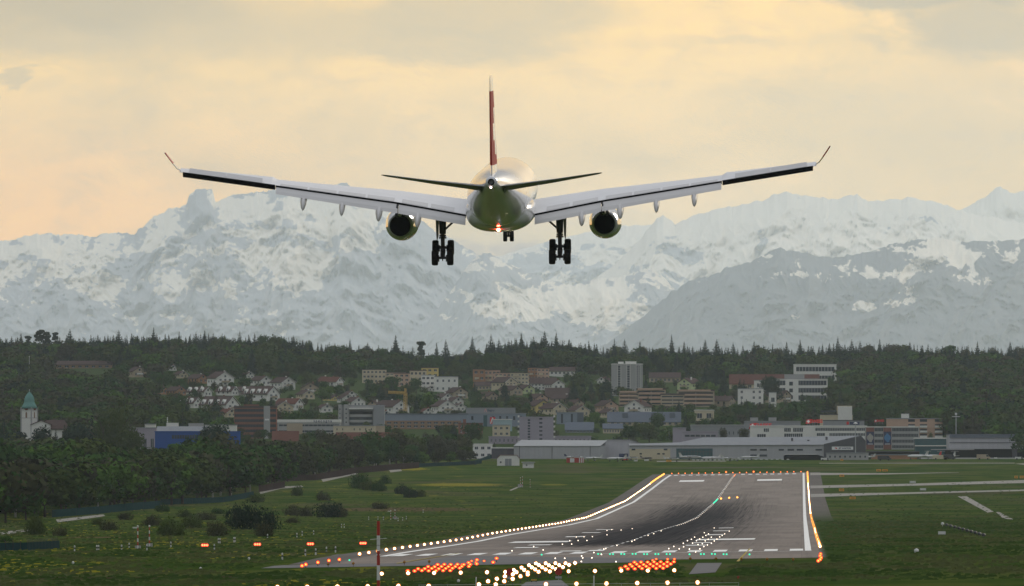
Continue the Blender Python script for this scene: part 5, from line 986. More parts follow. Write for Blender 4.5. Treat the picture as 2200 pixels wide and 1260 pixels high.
mb = MB(); mb.box(-19*k_, 19*k_, 0, 4, 0, 10.5*k_); mb.build('box', M['ballred'], root); mb = MB(); mb.box(-11.5*k_, -2*k_, -.06, 0, .6*k_, 9.5*k_)
for q in range(3): mb.box((8+q*3.9)*k_, (10+q*3.9)*k_, -.06, 0, 0, 10.5*k_)
mb.build('white_panels', M['mastwhite'], root)
block('white_house', 'white two storey house with flat roof at the end of the wood', 'house', 1016, 1058, 954, 5380, 'white', 2, 3, .5, .38, dep=10, roofm='white'); block('low_canopy', 'thin white canopy roof between white house and grey hangar', 'canopy', 1056, 1104, 962, 5350, 'darksheet', dep=10, roofm='white', par=.4)
block('low_white_wall', 'low pale building strip below the dark hangar end wall', 'building', 1776, 1866, 973, 5210, 'concrete', 1, 8, .3, .3, dep=4, frame=False); block('orange_fence', 'low orange brown hoarding on the apron behind parked jets', 'hoarding', 1872, 1972, 977, 5290, 'orange', dep=1, protect=False); block('dark_ground_floor', 'dark low entrance hall below the billboard block', 'building', 1862, 1975, 970, 5350, 'black', dep=5, roofm='darksheet')
# church
x, d, z = on(63, 5350); root = empty('church', (x, d, z-.5), R(-28), 'white church with green onion dome tower and red clock faces', 'church'); k_ = d/F; Zc = lambda py: HC+(HORIZ-py)/F*d-z+.5
tw = 12.6*k_; mb = MB(); mb.box(-tw, tw, -tw, tw, -4, Zc(878)); tow = mb.build('tower', M['white'], root)
mb = MB()
for a in (-1, 1):
    for b in (-1, 1): mb.box(a*tw-.28, a*tw+.28, b*tw-.28, b*tw+.28, -4, Zc(876))
mb.box(-tw-.1, tw+.1, -tw-.1, tw+.1, Zc(899), Zc(898)); mb.build('corner_stones', M['concrete'], tow)
prof = [(Zc(878), 1.45), (Zc(872), 1.2), (Zc(867), .98), (Zc(864), .88), (Zc(863.5), .86), (Zc(861.5), .90), (Zc(860), .86), (Zc(856), .82), (Zc(852), .70), (Zc(847), .42), (Zc(843.5), .14), (Zc(841), .03)]
mb = MB(); mb.lathe([(a, b*tw) for a, b in prof], 16, 0); mb.build('onion_dome', M['copper'], tow, smooth=True)
for (nx, ny, rot) in ((0, -1, 0), (-1, 0, 90), (1, 0, 90), (0, 1, 0)):
    cz = Zc(876.5); f_ = MB(); f_.lathe([(-.12, .01), (-.14, 5.3*k_), (.1, 5.5*k_)], 20, 0, 'y' if nx == 0 else 'x', (nx*(tw+.1), ny*(tw+.1), cz)); 
    if nx > 0 or ny > 0: f_.v = [(v_[0]+(.12 if nx > 0 else 0), v_[1]+(.12 if ny > 0 else 0), v_[2]) for v_ in f_.v]
    cf = f_.build('clock_face', M['clock'], tow)
    hb_ = MB()
    for k in range(12):
        a = 2*math.pi*k/12; u_ = math.sin(a)*4.4*k_; v_ = math.cos(a)*4.4*k_
        if nx == 0: hb_.box(u_-.07, u_+.07, ny*(tw+.32)-.02, ny*(tw+.32)+.02, cz+v_-.07, cz+v_+.07)
        else: hb_.box(nx*(tw+.32)-.02, nx*(tw+.32)+.02, u_-.07, u_+.07, cz+v_-.07, cz+v_+.07)
    if nx == 0: hb_.box(-.06, .06, ny*(tw+.34)-.02, ny*(tw+.34)+.02, cz, cz+3.6*k_); hb_.box(0.061, 2.4*k_, ny*(tw+.34)-.02, ny*(tw+.34)+.02, cz-.06, cz+.06)
    else: hb_.box(nx*(tw+.34)-.02, nx*(tw+.34)+.02, -.06, .06, cz, cz+3.6*k_); hb_.box(nx*(tw+.34)-.02, nx*(tw+.34)+.02, 0.061, 2.4*k_, cz-.06, cz+.06)
    hb_.build('clock_hands', M['crane'], cf)
    mb = MB(); ww = 2.2*k_; pts = [(-ww, Zc(898)), (ww, Zc(898)), (ww, Zc(888)), (0, Zc(885)), (-ww, Zc(888))]
    if nx == 0: mb.prism(pts, ny*tw-.06, ny*tw+.06)
    else: mb.v = []; mb.add([(nx*tw-.06, a, b) for a, b in pts]+[(nx*tw+.06, a, b) for a, b in pts], [(0, 1, 2, 3, 4), (9, 8, 7, 6, 5)]+[(i, i+5, (i+1) % 5+5, (i+1) % 5) for i in range(5)])
    mb.build('belfry_window', M['brown'], tow)
mb = MB(); mb.tube((0, 0, Zc(841.5)), (0, 0, Zc(837)), .07, .05, 6); mb.lathe([(Zc(839), .01), (Zc(838.3), .3), (Zc(837.5), .01)], 8, 0); mb.build('finial', M['mastwhite'], tow)
x, _, z = on(100, 5330); nave = None
mb = MB(); w2 = 8.5; hh = Zc(918); rr_ = Zc(904)
c, s_ = math.cos(R(28)), math.sin(R(28))
def nav(xa, ya): return (xa*c-ya*s_, xa*s_+ya*c)
def nbox(p0, p1, half, zlo, zeave, zridge, name, m1, m2):
    q = MB(); P0 = nav(*p0); P1 = nav(*p1); dx, dy = P1[0]-P0[0], P1[1]-P0[1]; L = math.hypot(dx, dy); ux, uy = dx/L, dy/L; nx_, ny_ = -uy*half, ux*half
    rg = [[(Px-nx_, Py-ny_, zlo), (Px+nx_, Py+ny_, zlo), (Px+nx_, Py+ny_, zeave), (Px, Py, zridge), (Px-nx_, Py-ny_, zeave)] for Px, Py in (P0, P1)]; q.loft(rg); o1 = q.build(name, m1, root)
    q = MB(); e = 1.12
    for s2 in (-1, 1):
        rg = [[(Px+s2*nx_*e, Py+s2*ny_*e, zeave-.3), (Px, Py, zridge+.1), (Px, Py, zridge+.4), (Px+s2*nx_*e, Py+s2*ny_*e, zeave+.05)] for Px, Py in ((P0[0]-ux*.4, P0[1]-uy*.4), (P1[0]+ux*.4, P1[1]+uy*.4))]; q.loft(rg)
    q.build('roof', m2, o1)
nbox((8, 2), (72*k_, 6), 6.5, -4, Zc(922), Zc(904.5), 'nave', M['white'], M['tile']); nbox((26*k_, -5), (26*k_, 5), 4.6, -4, Zc(913), Zc(905), 'transept', M['white'], M['tile'])
prot(45, 145, 838, 928, 5350)
# tower crane
x, d, z = on(871, 6350); root = empty('tower_crane', (x, d, z), 0, 'slim yellow tower crane standing among the middle houses', 'crane'); k_ = d/F; Zc = lambda py: HC+(HORIZ-py)/F*d-z
def lattice(mb, p, q, w_, n, r=.07):
    p = Vector(p); q = Vector(q); dd = (q-p).normalized(); a = dd.orthogonal().normalized(); b = dd.cross(a); cs = [a*w_+b*w_, a*w_-b*w_, -a*w_-b*w_, -a*w_+b*w_]
    for c_ in cs: mb.tube(p+c_, q+c_, r, r, 4)
    for k in range(n):
        s0 = p+(q-p)*(k/n); s1 = p+(q-p)*((k+1)/n)
        for j in range(4): mb.tube(s0+cs[j], s1+cs[(j+1) % 4], r*.8, r*.8, 4)
mb = MB(); lattice(mb, (0, 0, 0), (0, 0, Zc(844)), .7, 14, .17); mb.build('mast', M['crane'], root); mb = MB(); lattice(mb, (-37*k_, 0, Zc(843)), (0, 0, Zc(845)), .5, 12, .16); mb.build('jib', M['crane'], root); mb = MB(); lattice(mb, (0, 0, Zc(844)), (0, 0, Zc(835)), .4, 3, .15); mb.box(-.9, .9, -.6, .6, Zc(850), Zc(847)); mb.build('cab_head', M['crane'], root)
prot(830, 876, 836, 848, 6350)
# ================================================================ parked aircraft on the apron
def jet(name, L=14, m1='mastwhite', tailm='mastwhite', eng=True):
    root = empty(name, (0, 0, 0)); r = L*.055
    mb = MB(); mb.lathe([(-L/2, .05), (-L*.42, r*.45), (-L*.3, r*.85), (-L*.1, r), (L*.25, r), (L*.38, r*.8), (L*.46, r*.5), (L/2, .05)], 12, 0, 'x', (0, 0, r+1.0)); mb.build('body', M[m1], root, smooth=True)
    for s_ in (-1, 1):
        mb = MB(); mb.loft([[(L*.08, s_*r*.6, r+.6), (-L*.08, s_*r*.6, r+.6), (-L*.08, s_*r*.6, r+.75), (L*.08, s_*r*.6, r+.78)], [(-L*.05, s_*L*.45, r+1.2), (-L*.1, s_*L*.45, r+1.2), (-L*.1, s_*L*.45, r+1.26), (-L*.05, s_*L*.45, r+1.26)]]); mb.build('wing', M[m1], root)
        if eng: mb = MB(); mb.lathe([(-L*.36, r*.3), (-L*.33, r*.5), (-L*.2, r*.5), (-L*.17, r*.4)], 10, 0, 'x', (0, s_*r*1.5, r*1.3+1.0)); mb.build('engine', M[m1], root)
    mb = MB(); mb.prism([(-L*.48, r+1.3), (-L*.33, r+1.4), (-L*.44, r+1.0+L*.19), (-L*.52, r+1.0+L*.19)], -.08, .08); mb.build('tail_fin', M[tailm], root)
    mb = MB(); mb.prismz([(-L*.44, -L*.16), (-L*.40, 0), (-L*.44, L*.16), (-L*.51, L*.16), (-L*.51, -L*.16)], r+1.0+L*.18, r+1.0+L*.185); mb.build('tailplane', M[m1], root)
    mb = MB()
    for (a, b) in ((L*.35, 0), (-L*.05, L*.08), (-L*.05, -L*.08)): mb.tube((a, b-.12, .35), (a, b+.12, .35), .35, .35, 10); mb.box(a-.06, a+.06, b-.06, b+.06, .3, r+.6)
    mb.build('landing_gear', M['darkmetal'], root)
    mb = MB(); mb.box(-L*.15, L*.36, -r*1.0-.02, -r*.99, r+1.15, r+1.4); mb.build('window_row', M['glass'], root)
    return root
PJ = jet('parked_jet'); PJ['used'] = 0; first = True
JL = [(1232, 984.5, 14, 5, 'mastwhite', 'signblue', 'white light aircraft with blue tail fin behind the striped box'), (1276, 986, 13, 170, 'mastwhite', 'mastwhite', 'white jet nose right, leftmost of the row by the grey hangar'), (1325, 986, 15, 175, 'mastwhite', 'mastwhite', 'white jet with fin on the right, second by the grey hangar'), (1357, 986.5, 10, 10, 'mastwhite', 'orange', 'small white aircraft before the cream hangar panel'), (1389, 987, 10, 20, 'darkmetal', 'darkmetal', 'small dark aircraft before the cream hangar panel'), (1442, 986.5, 12, 8, 'mastwhite', 'mastwhite', 'low white aircraft left of the teal gate'), (1483, 986, 17, 3, 'mastwhite', 'mastwhite', 'largest white jet in front of the teal gate, fin left'), (1528, 986.5, 15, 178, 'mastwhite', 'mastwhite', 'white aircraft at the right edge of the teal gate'), (1570, 986, 14, 5, 'mastwhite', 'mastwhite', 'white propeller aircraft right of the teal gate, fin left'), (1612, 986.5, 14, 182, 'mastwhite', 'mastwhite', 'white aircraft left of the dark canopy shelter'), (1972, 979, 20, 215, 'mastwhite', 'mastwhite', 'white jet facing left before the glass hall'), (2006, 978.5, 20, 232, 'mastwhite', 'signred', 'white jet with reddish fin left of the canopy hangar'), (2038, 979, 19, 235, 'mastwhite', 'mastwhite', 'white jet nose on under the canopy edge'), (1865, 976, 12, 200, 'mastwhite', 'mastwhite', 'white aircraft half hidden below the left billboard')]
for k, (px, py, L, rz, m1, tm, lab) in enumerate(JL):
    d = 5185-18*(k % 3) if px < 1700 else 5230-10*(k % 2); x, y, z = on(px, d)
    o = jet('parked_jet', L*.62, m1, tm); o.location = (x, y, z+.07); o.rotation_euler = (0, 0, R(rz)); tag(o, lab, 'aircraft', 'small aircraft parked on the apron')
for ch in list(PJ.children): bpy.data.objects.remove(ch)
bpy.data.objects.remove(PJ)
def vehicle(px, py, m_, label, L=6, H=2.4, name='service_van', rz=0, d=None):
    x, y, z = on(px, d) if d else gp(px, py); root = empty(name, (x, y, z+.06), R(rz), label, 'vehicle', 'vehicles on the apron')
    mb = MB(); mb.prism([(-L/2, .45), (L/2, .45), (L/2, H*.5), (L*.42, H*.55), (L*.30, H), (-L/2, H)], -1, 1); mb.build('body', M[m_], root)
    mb = MB(); mb.prism([(L*.30, H*.58), (L*.405, H*.58), (L*.295, H*.95), (L*.2, H*.95), (L*.2, H*.58)], -1.03, -1.0); mb.build('window', M['glass'], root)
    for a in (-L*.3, L*.3):
        mb = MB(); mb.tube((a, -1.05, .4), (a, 1.05, .4), .4, .4, 10); mb.build('wheels', M['tyre'], root)
for v_ in [(2020, 982, 'cream', 'pale service truck before the canopy hangar, left of the dark one', 9, 2.6, 'service_truck'), (2040, 982, 'darkmetal', 'dark truck before the canopy hangar', 7, 3, 'service_truck'), (2113, 983, 'beige', 'beige tank vehicle beneath the canopy hangar pillar', 8, 3, 'tank_truck'), (1900, 976, 'darkmetal', 'dark van in front of the orange hoarding', 8, 2.6, 'service_van'), (1342, 983, 'signred', 'small red vehicle by the blue hangar gate', 4, 1.8, 'car'), (1773, 984, 'mastwhite', 'small white car beside the dark canopy shelter', 5, 1.6, 'car'), (2190, 983, 'mastwhite', 'white car at the right edge under the hangar', 5, 1.6, 'car')]:
    vehicle(v_[0], v_[1], v_[2], v_[3], v_[4]*.8, v_[5]*.85, v_[6], d=5170 if v_[0] < 2000 else 5215)
# ================================================================ small things on the airfield
x, d, z = on(813, 850); root = empty('striped_mast', (x, d, z), 0, 'tall red and white banded mast standing close at the bottom edge', 'mast')
zt = lambda py: HC+(HORIZ-py)/F*d-z; bands = [(1120, 1151, 1), (1151, 1171.5, 0), (1172.3, 1184, 0), (1184, 1215, 1), (1215, 1247, 0), (1247, 1279, 1), (1279, 1311, 0), (1311, 1345, 1), (1345, 1390, 0)]
for a, b, m1 in bands: mb = MB(); mb.lathe([(zt(b), .125), (zt(a)-.004, .12)], 16, 0); mb.build('band', M['ballred' if m1 else 'mastwhite'], root, smooth=False)
mb = MB(); mb.lathe([(zt(1172.3), .13), (zt(1171.5), .13)], 12, 0); mb.build('joint', M['darkmetal'], root); mb = MB(); mb.tube((-.62, -.15, zt(1159.5)), (.64, -.15, zt(1157)), .02, .02, 6); mb.build('crossbar', M['mastwhite'], root)
for dx in (-.11, .11): mb = MB(); mb.lathe([(-.03, .01), (0, .05), (.03, .01)], 8, 0, 'y', (dx, -.12, zt(1192.5))); mb.build('obstruction_lamp', M['mastwhite'], root)
def post(px, py, kind, label, group, cat='marker post'):
    x, y, z = gp(px, py); root = empty('marker_post' if kind == 'bw' else 'marker_cone', (x, y, z), 0, label, cat, group)
    if kind == 'bw':
        mb = MB(); mb.lathe([(0, .1), (.35, .1)], 8, 0); mb.build('lower_band', M['mastwhite'], root); mb = MB(); mb.lathe([(.352, .1), (.62, .1)], 8, 0); mb.build('dark_band', M['darkmetal'], root); mb = MB(); mb.lathe([(.622, .1), (.85, .1), (.9, .03)], 8, 0); mb.build('upper_band', M['mastwhite'], root)
    elif kind == 'cone':
        mb = MB(); mb.tube((0, 0, 0), (0, 0, .25), .03, .03, 6); mb.build('stem', M['darkmetal'], root); mb = MB(); mb.lathe([(.22, .03), (.42, .20), (.5, .14), (.62, .03)], 8, 0); mb.build('head', mat('marker_ochre', (.30, .15, .03), .7, .1), root)
z2 = lambda a, b: (a/4+450, b/4+960)
zz1 = lambda a, b: (a/4, b/4+950)
PL_ = [zz1(a, b) for a, b in [(641, 942), (832, 937), (847, 937), (1045, 935), (1110, 916), (1262, 930), (1468, 905), (1842, 928), (1877, 872), (1890, 872), (2010, 862), (2020, 862)]]+[z2(a, b) for a, b in [(499, 793), (751, 783), (797, 765), (895, 760), (1135, 697), (1158, 697), (1368, 630), (1448, 628), (1495, 630), (1621, 640), (1660, 635), (1692, 625), (1836, 567), (913, 930), (1005, 915), (1083, 910), (824, 940), (626, 972)]]
PL_.sort()
for k, (px, py) in enumerate(PL_): post(px, py, 'bw', f'small black and white post, {ordn(k+1)} from the left in the left grass', 'banded posts in the left grass')
for k, (px, py) in enumerate([(705, 1220), (759, 1218.5), (868.7, 1215.5), (922, 1214), (1483, 1208), (1538, 1208), (1593, 1209), (1648, 1209.5), (1704, 1210)]): post(px, py, 'cone', f'ochre marker, {ordn(k+1)} from the left along the near pavement edge', 'ochre markers along the pavement edge', 'marker')
# antenna masts in the left grass
def antmast(px, py, htop, label, arm=True, box=True, s_=1.0):
    x, y, z = gp(px, py); root = empty('antenna_mast', (x, y, z), 0, label, 'antenna'); k_ = y/F; H = (py-htop)*k_
    if box: mb = MB(); mb.box(-6*k_*s_, 6*k_*s_, .3, 1.5, 0, 7*k_*s_); mb.build('equipment_box', M['concrete'], root)
    n = 6
    for q in range(n): mb = MB(); mb.lathe([(H*q/n, .11*s_ if q < 3 else .08*s_), (H*(q+1)/n-.004, .11*s_ if q < 3 else .08*s_)], 8, 0); mb.build('band', M['mastwhite' if q % 2 == 0 else 'ballred'], root)
    mb = MB(); mb.lathe([(H, .05), (H+.1, .14), (H+.28, .14), (H+.35, .03)], 8, 0)
    if arm: mb.box(-.8, .1, -.05, .05, H-.1, H+.1)
    mb.build('head', M['mastwhite'], root)
antmast(296, 1180, 1134, 'red and white antenna mast with side arm, left of the pair'); antmast(321, 1175, 1133, 'red and white antenna mast on a grey box, right of the pair', False)
antmast(839.5, 1117, 1099, 'slim banded antenna, left of the pair beyond the tall mast', True, False, .8); antmast(848.5, 1116, 1098, 'slim banded antenna with grey box beyond the tall mast', False, True, .8); antmast(1118, 1047, 1028, 'red banded antenna in the middle of the left field', False, True, .9); antmast(1122.5, 1047, 1026, 'taller red banded antenna beside the middle one', False, False, .9); antmast(1139, 1048, 1032, 'white thin antenna right of the middle pair', False, False, .7)
# orange and white boards
def board(px, py, wpx, hpx, mm, label, name='taxi_sign', cat='sign', group='orange taxiway signs', legs=True):
    x, y, z = gp(px, py); root = empty(name, (x, y, z), 0, label, cat, group); k_ = y/F; w_ = wpx*k_; h = hpx*k_
    mb = MB(); mb.box(-w_/2, w_/2, 0, .25, .2, .2+h); mb.build('panel', M[mm], root); mb = MB()
    for q in (-.4, .4): mb.box(w_*q-.05, w_*q+.05, .05, .2, 0, .2)
    mb.build('leg', M['darkmetal'], root)
    if mm == 'yellowsign': mb = MB(); mb.box(-w_*.3, w_*.3, -.02, -.003, .2+h*.35, .2+h*.6); mb.build('lettering', M['darkmetal'], root)
for k, (px, py, w_, h, lab) in enumerate([(1808.7, 1026, 10, 5, 'orange sign between the first and second taxiway, below the upper one'), (1808, 1057, 11, 5.5, 'orange sign between the second and third taxiway'), (1832, 1074, 13, 5, 'orange sign just below the third taxiway'), (1888, 1014, 10, 4.5, 'orange sign above the first taxiway, left of two'), (1901.5, 1014, 12, 4.5, 'orange sign above the first taxiway, right of two'), (2183, 1029, 7, 5, 'small orange sign near the right edge above the taxiway'), (2197, 1029, 12, 5, 'orange sign at the very right edge above the taxiway'), (1832, 988, 11, 4, 'orange sign at the apron edge, left of two'), (1843.5, 988, 8, 4, 'orange sign at the apron edge, right of two'), (1808.5, 991.5, 6, 4, 'small orange sign left below the apron edge pair'), (1437, 993.5, 11, 4, 'orange sign at the far grass left of the runway axis')]):
    board(px, py, w_, h, 'yellowsign', lab)
for k, (px, py, w_, h, lab) in enumerate([(1961, 1039, 13, 4, 'white box on the grass between the first two taxiways'), (1983, 1055, 13, 4.5, 'white box on the grass between the lower two taxiways'), (2023.7, 1151, 16, 6.5, 'largest white box in the right hand grass'), (2139, 987, 7, 3, 'small white box at the apron edge near the canopy hangar'), (1366, 992.5, 8, 3, 'white board on the far grass, left of two'), (1389, 991.5, 10, 3, 'white board on the far grass, right of two'), (1147, 1252, 12, 3, 'flat yellow green marker among the white lamps')]):
    board(px, py, w_, h, 'mastwhite' if px != 1147 else 'crane', lab, 'equipment_cabinet', 'cabinet', None)
for k in range(21):
    px = 1490+k*9.2 if k < 11 else 1578+(k-10)*11.5; py = 990.2 if k < 11 else 989.0
    board(px, py, 5.5, 1.6, 'mastwhite', f'flat white edge board, {ordn(k+1)} from the left in the line beyond the runway', 'edge_board', 'marker board', 'white boards beyond the runway end')
for k in range(11):
    px = 2025+k*8.8; py = 1131+k*2.55; x, y, z = gp(px, py); mb = MB(); mb.lathe([(0, .05), (.3, .05), (.35, .3), (.55, .34), (.75, .2), (.8, .02)], 10, 0); mb.box(-.3, .3, -.08, .08, .3, .5); o = mb.build('low_antenna', M['darkmetal'] if k else M['mastwhite'], None, loc=(x, y, z)); tag(o, f'dark stub, {ordn(k+1)} from upper left in the slanting row, right grass', 'marker', 'slanting row of dark stubs')
x, y, z = gp(1969, 1189); mb = MB(); mb.lathe([(0, .08), (.1, .25), (.3, .32), (.5, .25), (.62, .05)], 12, 0); tag(mb.build('ground_marker', M['mastwhite'], None, True, (x, y, z)), 'round white marker alone in the lower right grass', 'marker')
for k, (px, py, lab) in enumerate([(535, 1204, 'round white marker in the grass below the second red box'), (157, 1213, 'white marker in the grass at the far lower left'), (431, 1226, 'tiny pale marker in the lower left grass'), (985, 1253, 'white dot marker left of the central lamps')]):
    x, y, z = gp(px, py); mb = MB(); mb.lathe([(0, .05), (.12, .14), (.28, .16), (.4, .05)], 10, 0); tag(mb.build('ground_marker', M['mastwhite'], None, True, (x, y, z)), lab, 'marker')
# round red-ringed signs, thin posts and a wire near the lamps
for px, py, lab in [(1095, 1229.5, 'round sign with red ring, left of two among the white lamps'), (1200, 1228.5, 'round sign with red ring, right of two above the service road')]:
    x, y, z = gp(px, py+18); k_ = y/F; root = empty('round_sign', (x, y, z), 0, lab, 'sign', 'round red ringed signs'); mb = MB(); mb.tube((0, .1, 0), (0, .1, 18*k_), .03, .03, 6); mb.build('post', M['metal'], root)
    mb = MB(); mb.lathe([(-.03, .30), (-.05, .30), (-.05, .40), (.0, .40), (.0, .30)], 24, 0, 'y', (0, 0, 18*k_)); mb.build('ring', M['ballred'], root); mb = MB(); mb.lathe([(-.02, .01), (-.02, .298), (0, .298), (0, .01)], 24, 0, 'y', (0, 0, 18*k_)); mb.build('disc', M['concrete'], root); mb = MB(); mb.box(-.35, .35, 0, .03, 18*k_-.75, 18*k_-.5); mb.build('plate', M['metal'], root)
wires = []
for (xa, xb, ya, yb, lab, nm) in [(900, 1587, 1257.5, 1252.5, 'thin pale wire fence along the bottom edge, longer strand', 'wire_fence')]:
    root = empty(nm, gp(1250, 1275), 0, lab, 'fence'); ox, oy, oz = root.location; mb = MB(); a = gp(xa, ya+16); b = gp(xb, yb+16); k_ = a[1]/F
    for dz in (16*k_, 10*k_): mb.tube((a[0]-ox, a[1]-oy, a[2]-oz+dz), (b[0]-ox, b[1]-oy, b[2]-oz+dz), .015, .015, 5)
    mb.build('wire', M['mastwhite'], root)
    for q in range(12): t_ = q/11; xx, yy, zz_ = [a[i]+(b[i]-a[i])*t_ for i in range(3)]; mb = MB(); mb.tube((xx-ox, yy-oy, zz_-oz), (xx-ox, yy-oy, zz_-oz+17*k_), .025, .025, 5); mb.build('post', M['metal'], root)
for px, yt, lab in [(1023, 1240, 'slim white post at the bottom edge left of the central lamps'), (1276, 1237, 'slim white post at the bottom edge below the crossbar')]:
    x, y, z = gp(px, yt+24); mb = MB(); mb.lathe([(0, .07), (22*y/F, .06), (24*y/F, .02)], 8, 0); tag(mb.build('marker_post', M['mastwhite'], None, False, (x, y, z)), lab, 'marker post')
x, y, z = gp(1586, 1247); mb = MB(); mb.box(-.1, .1, -.1, .1, 0, .35); mb.box(-.13, .13, -.13, .13, .352, .42); tag(mb.build('red_marker', M['ballred'], None, False, (x, y, z)), 'tiny red box at the right end of the wire', 'marker')
# light masts
for (px, yt, d, lab) in [(2054, 890, 5480, 'tall floodlight mast with crossarm before the dark wooded slope'), (1838, 910, 5270, 'lamp mast with white mushroom head before the white office'), (1649, 965, 5200, 'thin pole in front of the long hangar'), (63, 790-24, 7300, 'thin grey pole pair in the trees on the left hill')]:
    x, y, z = on(px, d); H = HC+(HORIZ-yt)/F*d-z; root = empty('light_mast', (x, y, z), 0, lab, 'light mast'); mb = MB(); mb.tube((0, 0, 0), (0, 0, H), .28, .18, 8); mb.build('pole', M['metal'], root)
    mb = MB(); 
    if px == 2054: mb.box(-2, 2, -.2, .2, H-1.4, H-1.1); mb.box(-.5, .5, -.4, .4, H-.5, H+.6)
    elif px == 1838: mb.lathe([(H-.2, 1.0), (H+.2, .9), (H+.6, .1)], 12, 0)
    else: mb.box(-.25, .25, -.25, .25, H-.4, H+.1)
    mb.build('lamp_head', M['mastwhite'], root)
# fences along the wood edge
def fence(pts, hpx, mm, label, name='mesh_fence', cat='fence', posts=0):
    G = [gp(*p) for p in pts]; root = empty(name, G[0], 0, label, cat); ox, oy, oz = G[0]; mb = MB(); pb = []
    for a, b in zip(G[:-1], G[1:]):
        ka, kb = hpx*a[1]/F, hpx*b[1]/F; v = [(a[0]-ox, a[1]-oy, a[2]-oz-.2), (b[0]-ox, b[1]-oy, b[2]-oz-.2), (b[0]-ox, b[1]-oy, b[2]-oz+kb), (a[0]-ox, a[1]-oy, a[2]-oz+ka)]
        w4 = [(p[0], p[1]+.08, p[2]) for p in v]; mb.add(v+w4, [(0, 1, 2, 3), (7, 6, 5, 4), (3, 2, 6, 7), (0, 4, 5, 1), (1, 5, 6, 2), (0, 3, 7, 4)])
        n = max(2, int(math.dist(a, b)/2.5)) if posts else 2
        n = min(n, 40)
        for q in range(n): t_ = q/n; pb.append(tuple(a[i]+(b[i]-a[i])*t_-(ox, oy, oz)[i] for i in range(3))+(ka,))
    mb.build('panel', M[mm], root)
    for (xx, yy, zz_, h) in pb[:95]: q = MB(); q.tube((xx, yy-.12, zz_), (xx, yy-.12, zz_+h+.15), .05, .05, 5); q.tube((xx, yy-.12, zz_+h+.15), (xx-.25, yy-.3, zz_+h+.5), .04, .03, 5); q.build('post', M['darkmetal'], root)
M['fencegreen'] = mat('green_mesh_fence', (.016, .045, .048), .9, .3, .8); M['fencebrown'] = mat('brown_barrier', (.045, .032, .030), .8, .3, .8)
fence([(-20, 1184), (60, 1183), (128, 1179)], 17, 'fencegreen', 'green mesh fence with cranked posts at the lower left edge', posts=1)
fence([(112, 1112), (214, 1104), (270, 1098), (345, 1092)], 16, 'fencegreen', 'green fence along the wood edge on the left')
fence([(345, 1085), (480, 1080), (545, 1068)], 12, 'fencegreen', 'green fence along the wood edge farther right')
fence([(556, 1058), (612, 1048)], 14, 'fencebrown', 'short brown barrier beside the pale ramp'); fence([(585, 1036), (680, 1032), (760, 1018), (835, 1011), (900, 1006)], 13, 'fencebrown', 'long brown barrier running along the wood edge'); fence([(900, 1004), (1010, 999), (1035, 996)], 8, 'fencegreen', 'dark green fence before the wood end by the shed')
fence([(1020, 1000), (1060, 985)], 10, 'fencegreen', 'green blue fence section left of the metal shed')
# ================================================================ trees
def leafquads(C_, size, rng, out=None):      # little leaf clumps at the given centres, turned mostly outwards
    n = len(C_)
    if out is None: a = rng.normal(size=(n, 3)); b = rng.normal(size=(n, 3))
    else: nn = out+rng.normal(size=(n, 3))*.42; t_ = rng.normal(size=(n, 3)); a = np.cross(nn, t_); b = np.cross(nn, a)
    a /= np.linalg.norm(a, axis=1)[:, None]+1e-9; b /= np.linalg.norm(b, axis=1)[:, None]+1e-9; b -= (a*b).sum(1)[:, None]*a; b /= np.linalg.norm(b, axis=1)[:, None]
    s_ = size*(.6+.8*rng.random((n, 1))); a = a*s_; b = b*s_*(.6+.5*rng.random((n, 1))); V = np.stack([C_-a-b*.6, C_+a*.6-b, C_+a+b*.7, C_-a*.5+b], 1).reshape(-1, 3); Q = np.arange(4*n).reshape(n, 4); return V, Q
def deciduous(seed, nq, size, sq=1.0, lobes=9, sparse=0.0, low=False):     # unit tree: height 1, crown width about .9*sq
    rng = np.random.default_rng(seed); C_ = []
    L = [((rng.random()-.5)*.50*sq, (rng.random()-.5)*.50*sq, .38+.42*rng.random(), .15+.13*rng.random()) for _ in range(lobes)]+[(0, 0, .74, .21), (0.04*sq, 0, .52, .27*sq)]
    tot = sum(l[3]**2 for l in L); O_ = []
    if low: L = [(x, y, .06+(z-.38)*.62, r*1.05) for x, y, z, r in L]
    for (x, y, z, r) in L:
        n = int(nq*r*r/tot); dv = rng.normal(size=(n, 3)); dv /= np.linalg.norm(dv, axis=1)[:, None]; rad = r*(.72+.36*rng.random((n, 1))); p = dv*rad*np.array([1.1, 1.1, .9])+np.array([x, y, z]); C_.append(p); O_.append(dv)
    C_ = np.concatenate(C_); O_ = np.concatenate(O_); k = C_[:, 2] > (.16 if not low else -.02); C_ = C_[k]; O_ = O_[k]
    if sparse: k = rng.random(len(C_)) > sparse; C_ = C_[k]; O_ = O_[k]
    return leafquads(C_, size, rng, O_)
